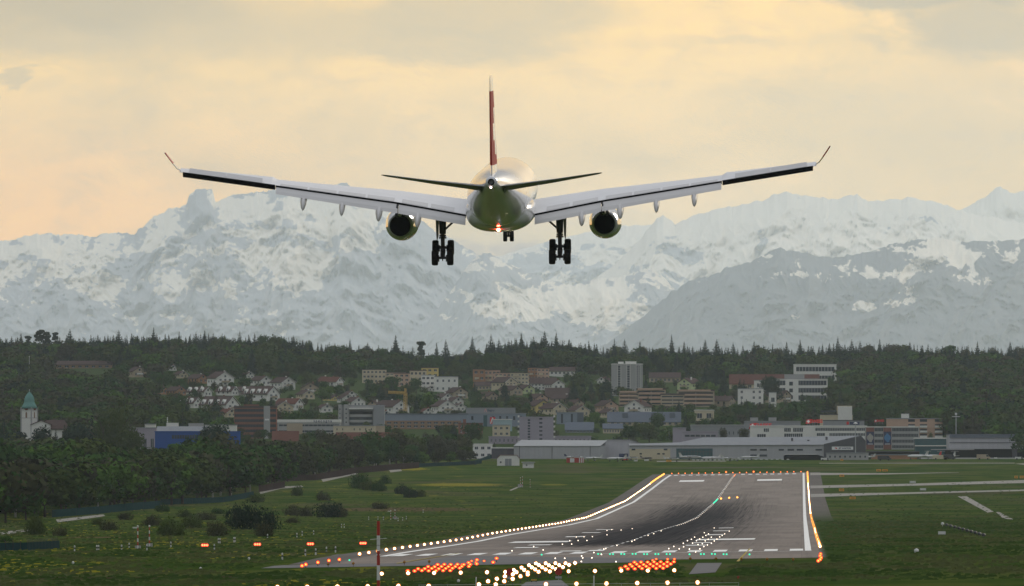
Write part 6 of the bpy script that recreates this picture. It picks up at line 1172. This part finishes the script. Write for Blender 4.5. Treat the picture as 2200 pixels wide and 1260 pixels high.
def conifer(seed, nq, size, width=.17, pine=False):
    rng = np.random.default_rng(seed); n = nq
    if pine:
        L = [((rng.random()-.5)*.16, (rng.random()-.5)*.16, .50+.44*rng.random(), .035+.045*rng.random()) for _ in range(11)]; C_ = []
        for (x, y, z, r) in L: dv = rng.normal(size=(n//11, 3)); dv /= np.linalg.norm(dv, axis=1)[:, None]; C_.append(dv*r*np.array([1.9, 1.9, .6])*rng.uniform(.5, 1.2)+np.array([x, y, z]))
        C_ = np.concatenate(C_); return leafquads(C_, size, rng)
    z = 1-rng.random(n)**.62*.88; lay = np.abs(((z*13+seed) % 1)-.5)*2; r = (1-z)*width*1.15*(.55+.6*lay)+.004; th = rng.random(n)*2*math.pi; rr = r*(.55+.5*rng.random(n)); asym = 1+.25*np.sin(th*2+z*9+seed)
    C_ = np.stack([np.cos(th)*rr*asym, np.sin(th)*rr*asym, z-.25*rr], 1); O_ = np.stack([np.cos(th), np.sin(th), .55+0*th], 1); V, Q = leafquads(C_, size, rng, O_)
    # taper leaf size towards the top
    Vc = V.reshape(-1, 4, 3); c = Vc.mean(1, keepdims=True); k = np.clip((1.06-c[..., 2:3])*1.6, .35, 1); Vc = c+(Vc-c)*k; return Vc.reshape(-1, 3), Q
def trunkmesh(pine=False, sq=1.0, seed=0):
    rng = random.Random(seed); mb = MB(); mb.tube((0, 0, -.05), (.01, 0, .5), .022, .013, 6); mb.tube((.01, 0, .5), (0, .01, .93 if pine else .82), .013, .004, 6)
    if not pine:
        for k in range(6): a = rng.random()*6.28; z = .28+.07*k; mb.tube((0, 0, z), (math.cos(a)*.22*sq, math.sin(a)*.22*sq, z+.2), .010, .003, 5)
    return mb
def mkmesh(name, V, Q, m_):
    o = fastmesh(name, V, Q, m_); me = o.data; bpy.data.objects.remove(o); return me
TEMP = {}
def template(kind, v, hi):
    key = (kind, v, hi)
    if key in TEMP: return TEMP[key]
    nq, size = ((3000, .021) if hi == 2 else (1500, .029) if hi == 1 else (430, .046))
    if kind == 'dec': g_ = deciduous(100+v, nq, size, sq=[.95, 1.15, .8, 1.05][v % 4])
    elif kind == 'bush': g_ = deciduous(200+v, nq, size*1.0, sq=1.9, lobes=12, low=True); g_[0][:, 2] = np.maximum(g_[0][:, 2]*1.5, 0)
    elif kind == 'poplar': g_ = deciduous(300+v, nq, size*.7, sq=.9, lobes=14); g_[0][:, :2] *= .42
    elif kind == 'bare': g_ = deciduous(400+v, nq, size*.75, sq=1.0, sparse=.45)
    elif kind == 'con': g_ = conifer(v, nq, size*.75, [.22, .25, .19, .28][v % 4])
    else: g_ = conifer(v, nq, size*.8, pine=True)
    TEMP[key] = g_; return g_
MESHC = {}
def crownmesh(kind, v, hi, col):
    key = (kind, v, hi, col)
    if key not in MESHC: V, Q = template(kind, v, hi); MESHC[key] = mkmesh('crown', V, Q, M[col])
    return MESHC[key]
TRK = {}
def tree(name, x, y, z, h, kind, v, hi, col, label, group, parts=True, wide=1.0, bark='bark', cat='tree'):
    me = crownmesh(kind, v, hi, col); rz = random.random()*6.28
    if parts:
        root = empty(name, (x, y, z), rz, label, cat, group); c = bpy.data.objects.new('crown', me); COL.objects.link(c); c.parent = root
        tk = (kind in ('con', 'pine'), v % 3, bark)
        if tk not in TRK:
            mb = trunkmesh(tk[0], 1, tk[1]); t_ = mb.build('trunk', M[bark]); TRK[tk] = t_.data; bpy.data.objects.remove(t_)
        t_ = bpy.data.objects.new('trunk', TRK[tk]); COL.objects.link(t_); t_.parent = root; root.scale = (h*wide, h*wide, h); return root
    o = bpy.data.objects.new(name, me); COL.objects.link(o); o.location = (x, y, z); o.rotation_euler = (0, 0, rz); o.scale = (h*wide, h*wide, h); return tag(o, label, cat, group)
def blocked(px, base, h_px, w_px, d, frac=.22):
    for (x0, x1, y0, y1, dd) in PROT:
        if dd <= d+5: continue
        ox = min(px+w_px/2, x1)-max(px-w_px/2, x0); oy = min(base, y1)-max(base-h_px, y0)
        if ox > 2 and oy > (y1-y0)*frac: return True
    return False
def inside(px, d):      # do not plant inside a building
    for (x0, x1, y0, y1, dd) in PROT:
        if x0-3 < px < x1+3 and dd-6 < d < dd+22: return True
    return False
COLW = {'fgreen': 'green', 'folive': 'olive', 'fbrown': 'brownish', 'fbright': 'fresh green', 'fdark': 'dark', 'fblossom': 'pale blossoming', 'fgrey': 'greyish bare'}
rnd = random.Random(5)
# skyline trees along the ridge, one by one
tall = {85: 702, 150: 707, 255: 709, 330: 704, 440: 710, 515: 711, 752: 727, 790: 736, 850: 720, 905: 730, 938: 736, 958: 729, 1015: 723, 1055: 718, 1120: 715, 1170: 711, 1195: 714, 1265: 731, 1320: 728, 1342: 729, 1443: 719, 1375: 733, 1470: 734, 1515: 730, 1540: 729, 1575: 736, 1620: 732, 1660: 738, 1690: 735, 1719: 729, 1800: 723, 1830: 729, 1890: 728, 1955: 734, 2100: 734, 2170: 735, 45: 716, 60: 719, 118: 714, 100: 708, 385: 711, 283: 716, 225: 722}
ENV = np.array([(-60, 722), (0, 722), (200, 722), (450, 716), (600, 720), (680, 730), (760, 742), (850, 750), (960, 762), (1010, 750), (1090, 726), (1200, 724), (1290, 742), (1400, 745), (1560, 744), (1750, 744), (1800, 736), (1900, 736), (2000, 742), (2260, 744)])
sk = sorted(set(list(tall)+[x for x in [int(q+rnd.uniform(-5, 5)) for q in range(-12, 2220, 11)] if min(abs(x-q) for q in tall) > 5]))
for k, px in enumerate(sk):
    d = 8200+rnd.uniform(-120, 160); x, y, z = on(px, d)
    yt = tall.get(px, np.interp(px, ENV[:, 0], ENV[:, 1])+rnd.uniform(-3, 9)); H = HC+(HORIZ-yt)/F*d-z; H = max(H, 9)
    pine = px in (60, 85, 100, 118, 905) ; dec = (not px in tall) and rnd.random() < .34
    kind = 'pine' if pine else 'dec' if dec else 'con'; col_ = 'fdark' if not dec else rnd.choice(['fgreen', 'folive', 'fbrown'])
    tree('skyline_'+('pine' if pine else 'tree' if dec else 'spruce'), x, y, z, H, kind, rnd.randrange(4), 1, col_, f'{COLW[col_]} {"pine" if pine else "leafy tree" if dec else "spruce"} on the ridge skyline, {ordn(k+1)} skyline tree from the left', 'trees standing on the ridge skyline', parts=True, wide=(.8 if kind == 'pine' else rnd.uniform(.6, 1.0)) if not kind == 'con' else .95*min(1.2, 26/H)*rnd.uniform(.8, 1.35))
# near wood on the left of the runway: four rows of single trees
EDGE = np.array([(-60, 1132), (0, 1128), (100, 1112), (215, 1104), (300, 1092), (400, 1084), (500, 1074), (560, 1056), (640, 1034), (760, 1016), (850, 1006), (960, 1001), (1010, 998), (1030, 996)])
rows = [('front', 0, 32), ('second', 190, 27), ('third', 430, 27)]
for nm, back, step in rows:
    px = -35+rnd.random()*10; k = 0
    while px < 1000:
        e = np.interp(px, EDGE[:, 0], EDGE[:, 1]); x0, d0, z0 = gp(px, e); d = d0+12+back*(5100-d0)/2400*1.3+rnd.uniform(-15, 25)
        if back == 0: d = d0+14+rnd.uniform(0, 14)
        px2 = px+rnd.uniform(-6, 6); x, y, z = on(px2, d)
        target = np.interp(px, [-60, 0, 200, 400, 600, 700, 850, 1000], [1030, 1025, 1000, 990, 965, 960, 958, 962]) if back == 0 else np.interp(px, [-60, 0, 200, 400, 600, 700, 850, 1000], [1000, 992, 972, 962, 948, 952, 948, 958]) if back < 300 else np.interp(px, [-60, 0, 200, 300, 400, 520, 600, 760, 850, 1000], [968, 960, 950, 968, 955, 945, 938, 946, 940, 952])
        H = HC+(HORIZ-(target+rnd.uniform(-20, 14)))/F*d-z; H = max(7.5, min(H, 24))
        col_ = rnd.choices(['fgreen', 'folive', 'fbrown', 'fbright', 'fgrey'], [5, 4, 2.5, 1.4 if back else 3.4, 1.5])[0]; k += 1
        tree('wood_tree', x, y, z-.3, H, 'dec', rnd.randrange(4), 1, col_, f'{COLW[col_]} leafy tree, {ordn(k)} from the left in the {nm} row of the near wood', f'trees of the near wood, {nm} row', wide=rnd.uniform(.95, 1.25)*(1 if back else 1.15), bark='bark' if rnd.random() > .12 else 'birch')
        px += step*rnd.uniform(.8, 1.25)*(1 if px > 300 else 1.35)
# special trees seen one by one
for (px, ytop, d, kind, v, hi, col_, wide, lab) in [(222, 878, 4700, 'poplar', 1, 2, 'folive', 1.0, 'slender poplar right of the church, left of two'), (256, 864, 4700, 'poplar', 2, 2, 'folive', 1.15, 'tall poplar left of the blue building, right of two'), (285, 915, 4680, 'dec', 2, 2, 'folive', .7, 'light leafy tree at the foot of the tall poplar'), (458, 905, 4900, 'dec', 0, 2, 'fdark', .95, 'big dark crown standing before the blue building'), (120, 922, 5250, 'con', 1, 1, 'fdark', 1.3, 'dark tree in front of the church nave'), (85, 912, 5280, 'dec', 3, 1, 'fdark', .9, 'dark round tree at the foot of the church tower'), (8, 900, 5200, 'con', 3, 1, 'fdark', 1.5, 'dark conifer at the left edge beside the church'), (160, 908, 5150, 'dec', 2, 1, 'fdark', 1.1, 'dark tree right of the church roof'), (185, 915, 5150, 'dec', 1, 1, 'fdark', .9, 'dark low tree between church and poplars'), (200, 960, 4350, 'bare', 1, 1, 'fbrown', 1.2, 'bare brownish crown in the wood below the poplars'),
        (865, 926, 5200, 'dec', 1, 1, 'fbright', 1.2, 'fresh green tree before the long grey building'), (975, 905, 5820, 'con', 1, 1, 'fdark', 1.2, 'dark round fir before the terracotta house'), (1020, 822, 7000, 'con', 3, 1, 'fdark', 1.5, 'big dark spruce below the pink apartments'), (1232, 815, 6880, 'con', 3, 1, 'fdark', 1.4, 'tall dark spruce left of the tower block, nearer to centre'), (1303, 800, 7000, 'con', 1, 1, 'fdark', 1.8, 'dark spruce touching the left side of the tower block'), (1270, 818, 6950, 'con', 2, 1, 'fdark', 1.6, 'dark spruce between the big spruce and the tower block'), (1273, 882, 6150, 'dec', 3, 1, 'fbright', .95, 'fresh yellow green tree above the lavender wing'), (1480, 883, 6200, 'dec', 1, 1, 'fbright', 1.0, 'bright green tree left of the cream hall'), (1415, 886, 6000, 'dec', 2, 1, 'fgreen', 1.1, 'large green tree before the blue grey roof'), (1395, 905, 5750, 'dec', 0, 1, 'folive', 1.3, 'broad olive tree behind the long hangar, right'), (1350, 912, 5760, 'dec', 3, 1, 'fgreen', 1.2, 'broad green tree behind the hangar gable'), (1300, 868, 6500, 'con', 2, 1, 'fdark', 1.3, 'narrow dark conifer left of the pink beige gable'), (1420, 760, 7750, 'con', 0, 1, 'fdark', 2.2, 'very dark conifer clump behind the stepped flats, left'), (1455, 756, 7780, 'con', 1, 1, 'fdark', 2.2, 'very dark conifer clump behind the stepped flats, middle'), (1490, 762, 7760, 'con', 3, 1, 'fdark', 2.0, 'very dark conifer clump behind the stepped flats, right'), (1590, 812, 7000, 'con', 1, 1, 'fdark', 1.5, 'dark fir before the red school roof'), (1662, 805, 6860, 'dec', 0, 1, 'fdark', .9, 'dark fir-like tree between white flats and glass school'), (1612, 880, 6200, 'con', 2, 1, 'fdark', 1.2, 'small dark spruce below the white cube flats'), (1555, 918, 5700, 'dec', 2, 1, 'fbrown', .7, 'small brownish tree behind the long hangar roof, left of two'), (1601, 917, 5700, 'dec', 1, 1, 'fbrown', .7, 'small brownish tree behind the long hangar roof, right of two'), (2000, 925, 5700, 'poplar', 1, 1, 'folive', 1.3, 'green tree growing up the balcony flats'), (700, 862, 6650, 'dec', 1, 1, 'fblossom', .8, 'white blossoming tree left of the round office'), (692, 826, 6900, 'dec', 3, 1, 'fbright', 1.2, 'fresh green round tree in the middle village'), (745, 830, 7100, 'con', 1, 1, 'fdark', 1.3, 'dark narrow conifer by the red roofed house'), (818, 822, 6850, 'con', 3, 1, 'fdark', 1.5, 'dark spruce left above the crane'), (895, 812, 7250, 'dec', 2, 1, 'fgreen', 1.1, 'green crown before the cream apartments'), (845, 806, 7300, 'dec', 1, 1, 'fgreen', 1.2, 'big green crown before the pink beige block'), (1250, 795, 7300, 'bare', 1, 1, 'folive', 1.4, 'yellowish thin crown left of the tower block'), (1010, 905, 5700, 'dec', 1, 1, 'fgreen', 1.0, 'green tree at the lavender wing, left end'), (955, 928, 5250, 'dec', 0, 1, 'fgreen', 1.2, 'large green tree at the right end of the near wood'), (990, 938, 5200, 'dec', 2, 1, 'fbrown', 1.1, 'brownish tree at the right end of the near wood'), (1062, 948, 5420, 'con', 1, 1, 'fdark', 1.2, 'dark conifer right of the white two storey house'), (920, 932, 5230, 'dec', 3, 1, 'fgreen', 1.2, 'dense green tree behind the end of the near wood')]:
    x, y, z = on(px, d); H = HC+(HORIZ-ytop)/F*d-z; tree('spruce' if kind == 'con' else 'poplar' if kind == 'poplar' else 'leafy_tree', x, y, z-.3, H, kind, v, hi, col_, lab, None, wide=wide*(min(1, 14/H) if kind == 'con' and wide > 1.6 else 1))
    prot(px-8, px+8, ytop, ytop+20, d)
# trees between the houses
def ordcount(): pass
TT = []; tries = 0
while len(TT) < 230 and tries < 12000:
    tries += 1; px = rnd.uniform(330, 1850); row = rnd.uniform(828, 952); x, d, z = gp(px, row, 5200)
    h = rnd.uniform(7, 15); hp = h/d*F; con = rnd.random() < .2; wp = hp*(.4 if con else .85)
    if inside(px, d) or blocked(px, row, hp, wp, d, .40): continue
    if any(abs(px-t_[0]) < 8 and abs(row-t_[1]) < 7 for t_ in TT): continue
    TT.append((px, row, x, d, z, h, con))
TT.sort()
lowk = {'upper': 0, 'middle': 0, 'lower': 0}
for (px, row, x, d, z, h, con) in TT:
    bnd = 'upper' if row < 868 else 'middle' if row < 910 else 'lower'; lowk[bnd] += 1; col_ = 'fdark' if con else rnd.choices(['fgreen', 'folive', 'fbrown', 'fbright'], [5, 3, 2, 1.2])[0]
    tree('town_spruce' if con else 'town_tree', x, d, z-.2, h*(1.3 if con else 1), 'con' if con else 'dec', rnd.randrange(4), 0, col_, f'{COLW[col_]} {"conifer" if con else "leafy tree"}, {ordn(lowk[bnd])} from the left among the {bnd} town trees', f'trees between the houses, {bnd} slope', parts=True, wide=1.1)
# bushes on the left field
BB = [(75, 1150, 34, 46, 'folive', 'round tree-like bush with short trunk, leftmost in the field'), (130, 1152, 22, 22, 'fbrown', 'low brownish bush right of the round leftmost one'), (235, 1140, 28, 22, 'fbrown', 'brownish bush in the group left of the antenna pair'), (212, 1128, 20, 16, 'folive', 'small olive bush behind the brownish one'), (270, 1118, 24, 18, 'fbrown', 'flat brown bush below the green fence'), (330, 1130, 30, 24, 'fbrown', 'bush behind the antenna pair, left'), (365, 1152, 44, 40, 'folive', 'broad grey green bush right of the antenna pair'), (410, 1135, 34, 30, 'folive', 'olive bush behind the broad grey green one'), (350, 1100, 22, 18, 'fgreen', 'dark green bush at the fence'), (440, 1118, 30, 20, 'fbrown', 'brown bush left of the big dark bush'), (468, 1152, 34, 36, 'fbrown', 'rounded grey brown bush before the big dark bush, left'), (540, 1138, 60, 58, 'fdark', 'largest dark bush in the field'), (585, 1138, 30, 40, 'fdark', 'dark bush forming the right end of the largest one'), (505, 1130, 36, 44, 'fdark', 'dark bush forming the left end of the largest one'), (566, 1153, 28, 34, 'fbrown', 'small rounded bush before the largest dark bush, right'),
      (630, 1108, 28, 24, 'fbrown', 'brown bush between largest bush and the wide one'), (660, 1110, 26, 22, 'fbrown', 'brown bush touching the wide dark bush'), (705, 1112, 42, 36, 'fdark', 'wide dark bush in the middle left field'), (730, 1112, 24, 24, 'fbrown', 'bush at the right end of the wide dark bush'), (692, 1076, 24, 20, 'fbrown', 'small dark bush above the wide dark one'), (630, 1124, 24, 13, 'fbrown', 'low flat bush below the brown pair'), (817, 1094, 26, 17, 'fbrown', 'lone brown bush on the far brown field'), (640, 1066, 20, 24, 'folive', 'thin olive bush below the pale ramp'), (770, 1050, 28, 36, 'fgreen', 'green bush at the upper left of the bush strip'), (795, 1054, 30, 24, 'folive', 'olive bush in the bush strip'), (815, 1056, 24, 20, 'fgreen', 'green bush at the lower end of the bush strip'), (828, 1040, 20, 20, 'fgreen', 'small green bush right in the bush strip'), (865, 1062, 22, 22, 'fdark', 'dark bush left of the last pair'), (880, 1070, 24, 22, 'fdark', 'dark bush, lower of the last pair'), (898, 1068, 22, 18, 'folive', 'olive bush ending the row on the right'), (780, 1040, 20, 20, 'folive', 'olive bush near the barrier'), (10, 1165, 30, 14, 'fgreen', 'low green bush behind the lower left fence'), (550, 1080, 24, 20, 'folive', 'olive bush below the short barrier'), (470, 1105, 26, 14, 'fgreen', 'low green bush strip above the large bush'), (395, 1112, 26, 18, 'folive', 'olive bush above the broad grey green one')]
for (px, py, wp, hp, col_, lab) in BB:
    x, y, z = gp(px, py); h = hp*y/F*1.15; wd = (wp/1.35)/hp*1.05; tree('bush', x, y, z-.1, h, 'bush', rnd.randrange(4), 1, col_, lab, 'bushes on the left field', parts=True, wide=min(max(wd*1.25, .7), 1.9), cat='bush')
# far woods that read as one mass
def wood(plist, name='wooded_hillside'):
    VV = []; QQ = []; MI = []; off = 0; mats_ = [M[c] for c in FOL]
    for (x, y, z, h, kind, v, ci, wide) in plist:
        V, Q = template(kind, v, 0); a = rnd.random()*6.28; c, s_ = math.cos(a), math.sin(a); Vt = np.stack([(V[:, 0]*c-V[:, 1]*s_)*h*wide+x, (V[:, 0]*s_+V[:, 1]*c)*h*wide+y, V[:, 2]*h+z], 1)
        VV.append(Vt); QQ.append(Q+off); MI.append(np.full(len(Q), ci)); off += len(V)
    if VV: o = fastmesh(name, np.concatenate(VV), np.concatenate(QQ), mats_, mi=np.concatenate(MI)); tag(o, kind='stuff'); return o
pl = []
d = 5250.0
while d < 8420:
    st = 12.5/ (4.6*5200/d) * (d/F*F/ d) if False else None
    px = -70.0
    while px < 2270:
        stepx = rnd.uniform(15, 26); px += stepx; dd = d+rnd.uniform(-40, 40); x, y, z = on(px, dd); row = HORIZ-(z-HC)/dd*F
        left = px < np.interp(dd, [5250, 5600, 6000, 6600, 7200, 7700], [270, 265, 330, 355, 340, 800]); right = px > np.interp(dd, [5250, 5650, 5750, 6000, 6600, 7000, 7400, 7700], [2300, 2050, 2030, 1850, 1800, 1795, 1780, 1200]); top = dd > 7650
        if not (left or right or top): continue
        if px < 300 and dd < 5500 and px > 40 and px < 150: continue
        h = rnd.uniform(11, 19) if dd < 7850 else rnd.uniform(8, 15); con = rnd.random() < (.75 if dd > 7900 else .08 if not top else .2)
        if dd > 7750 and 1385 < px < 1560: con = rnd.random() < .85
        if inside(px, dd) or blocked(px, row, h/dd*F, h/dd*F*.8, dd, .2): continue
        ci = 4 if con else rnd.choices([0, 1, 2, 3, 4, 6], [5, 5, 4 if px < 330 else 2.0, 1.3, .8, 2.5 if px < 330 else 1])[0]
        pl.append((x, y, z-.3, h*(1.25 if con else 1), 'con' if con else 'dec', rnd.randrange(4), ci, rnd.uniform(1.0, 1.35)))
    d += 62
wood(pl)
# wood behind the near rows
pl = []
for px0 in range(-60, 1010, 11):
    e = np.interp(px0, EDGE[:, 0], EDGE[:, 1]); x0, d0, z0 = gp(px0, e); d = d0+60
    while d < 5150:
        px = px0+rnd.uniform(-6, 6); x, y, z = on(px, d); lim = np.interp(px, [-60, 0, 150, 300, 330, 520, 560, 760, 850, 1000], [930, 938, 935, 965, 960, 950, 940, 948, 942, 955]); h = min(rnd.uniform(11, 17), HC+(HORIZ-lim)/F*d-z-rnd.uniform(0, 3))
        if h > 5: pl.append((x, y, z-.3, h, 'dec', rnd.randrange(4), rnd.choices([0, 1, 2, 3, 6], [5, 4, 3, 1.2, 3])[0], rnd.uniform(1.0, 1.3)))
        d += rnd.uniform(55, 110)*(1 if d > 4300 else 1.3)
wood(pl, 'wood_undergrowth')
# hedges and shrubs between houses as one ground cover
pl = []; tries = 0
while len(pl) < 1000 and tries < 14000:
    tries += 1; px = rnd.uniform(320, 1860); row = rnd.uniform(812, 958); x, d, z = gp(px, row, 5200); h = rnd.uniform(3, 8.5)
    if inside(px, d) or blocked(px, row, h/d*F, h/d*F*.9, d, .36): continue
    pl.append((x, d, z-.2, h, 'bush' if h < 5 else 'dec', rnd.randrange(4), rnd.choices([0, 1, 2, 3, 4], [5, 4, 3, 1, 1.2])[0], .9))
wood(pl, 'garden_shrubs')
# rough grass tufts and yellow flowers on the near field
M['tuft'] = mat('grass_tuft', (.045, .075, .014), 1, .3, .2); M['dry'] = mat('dry_grass_tuft', (.066, .078, .024), 1, .3, .2); M['dandelion'] = mat('yellow_flower', (.22, .20, .018), 1, .2, .3); M['darktuft'] = mat('dark_grass_tuft', (.030, .056, .010), 1, .3, .2)
g_ = np.random.default_rng(3); n = 30000; d_ = 1/g_.uniform(1/4300, 1/1150, n); x_ = (g_.uniform(-1140, 1140, n))/F*d_; u_ = x_-.02607*d_; keep = ~((u_ > -67) & (u_ < np.where(d_ < 2700, 3.4, 10)) & (d_ > 1310)); x_ = x_[keep]; d_ = d_[keep]; pxx = 1100+F*x_/d_; rw = HORIZ-(zg(x_, d_)-HC)*F/d_; keep = ~((pxx > 1472) & (pxx < 1562) & (rw > 1206) & (rw < 1240)) & ~((pxx > 1090) & (pxx < 1260) & (rw > 1242)); x_ = x_[keep]; d_ = d_[keep]; n = len(x_)
cl_ = fbm(x_/9, d_/45, 91, 4); mi_ = np.where(cl_ > .56, 1, np.where(cl_ < .45, 3, 0)); hh_ = g_.uniform(.06, .24, n)*np.where(mi_ == 1, 1.3, 1)
fl = (x_ < 5) & (fbm(x_/14, d_/60, 17, 4) > .60); mi_ = np.where(fl & (g_.random(n) < .22), 2, mi_); hh_ = np.where(mi_ == 2, .12, hh_)
w_ = g_.uniform(.12, .5, n); z_ = zg(x_, d_)+.0; a_ = g_.uniform(-.5, .5, n); V = np.stack([np.stack([x_-w_, d_-w_*a_, z_], 1), np.stack([x_+w_, d_+w_*a_, z_], 1), np.stack([x_+w_*.6, d_+w_*a_+.2, z_+hh_], 1), np.stack([x_-w_*.7, d_-w_*a_+.2, z_+hh_*.8], 1)], 1).reshape(-1, 3)
tag(fastmesh('grass_tufts', V, np.arange(4*n).reshape(n, 4), [M['tuft'], M['dry'], M['dandelion'], M['darktuft']], mi=mi_), kind='stuff')
for o in list(bpy.data.objects):
    if 'used' in o.keys(): del o['used']
bpy.context.view_layer.update()
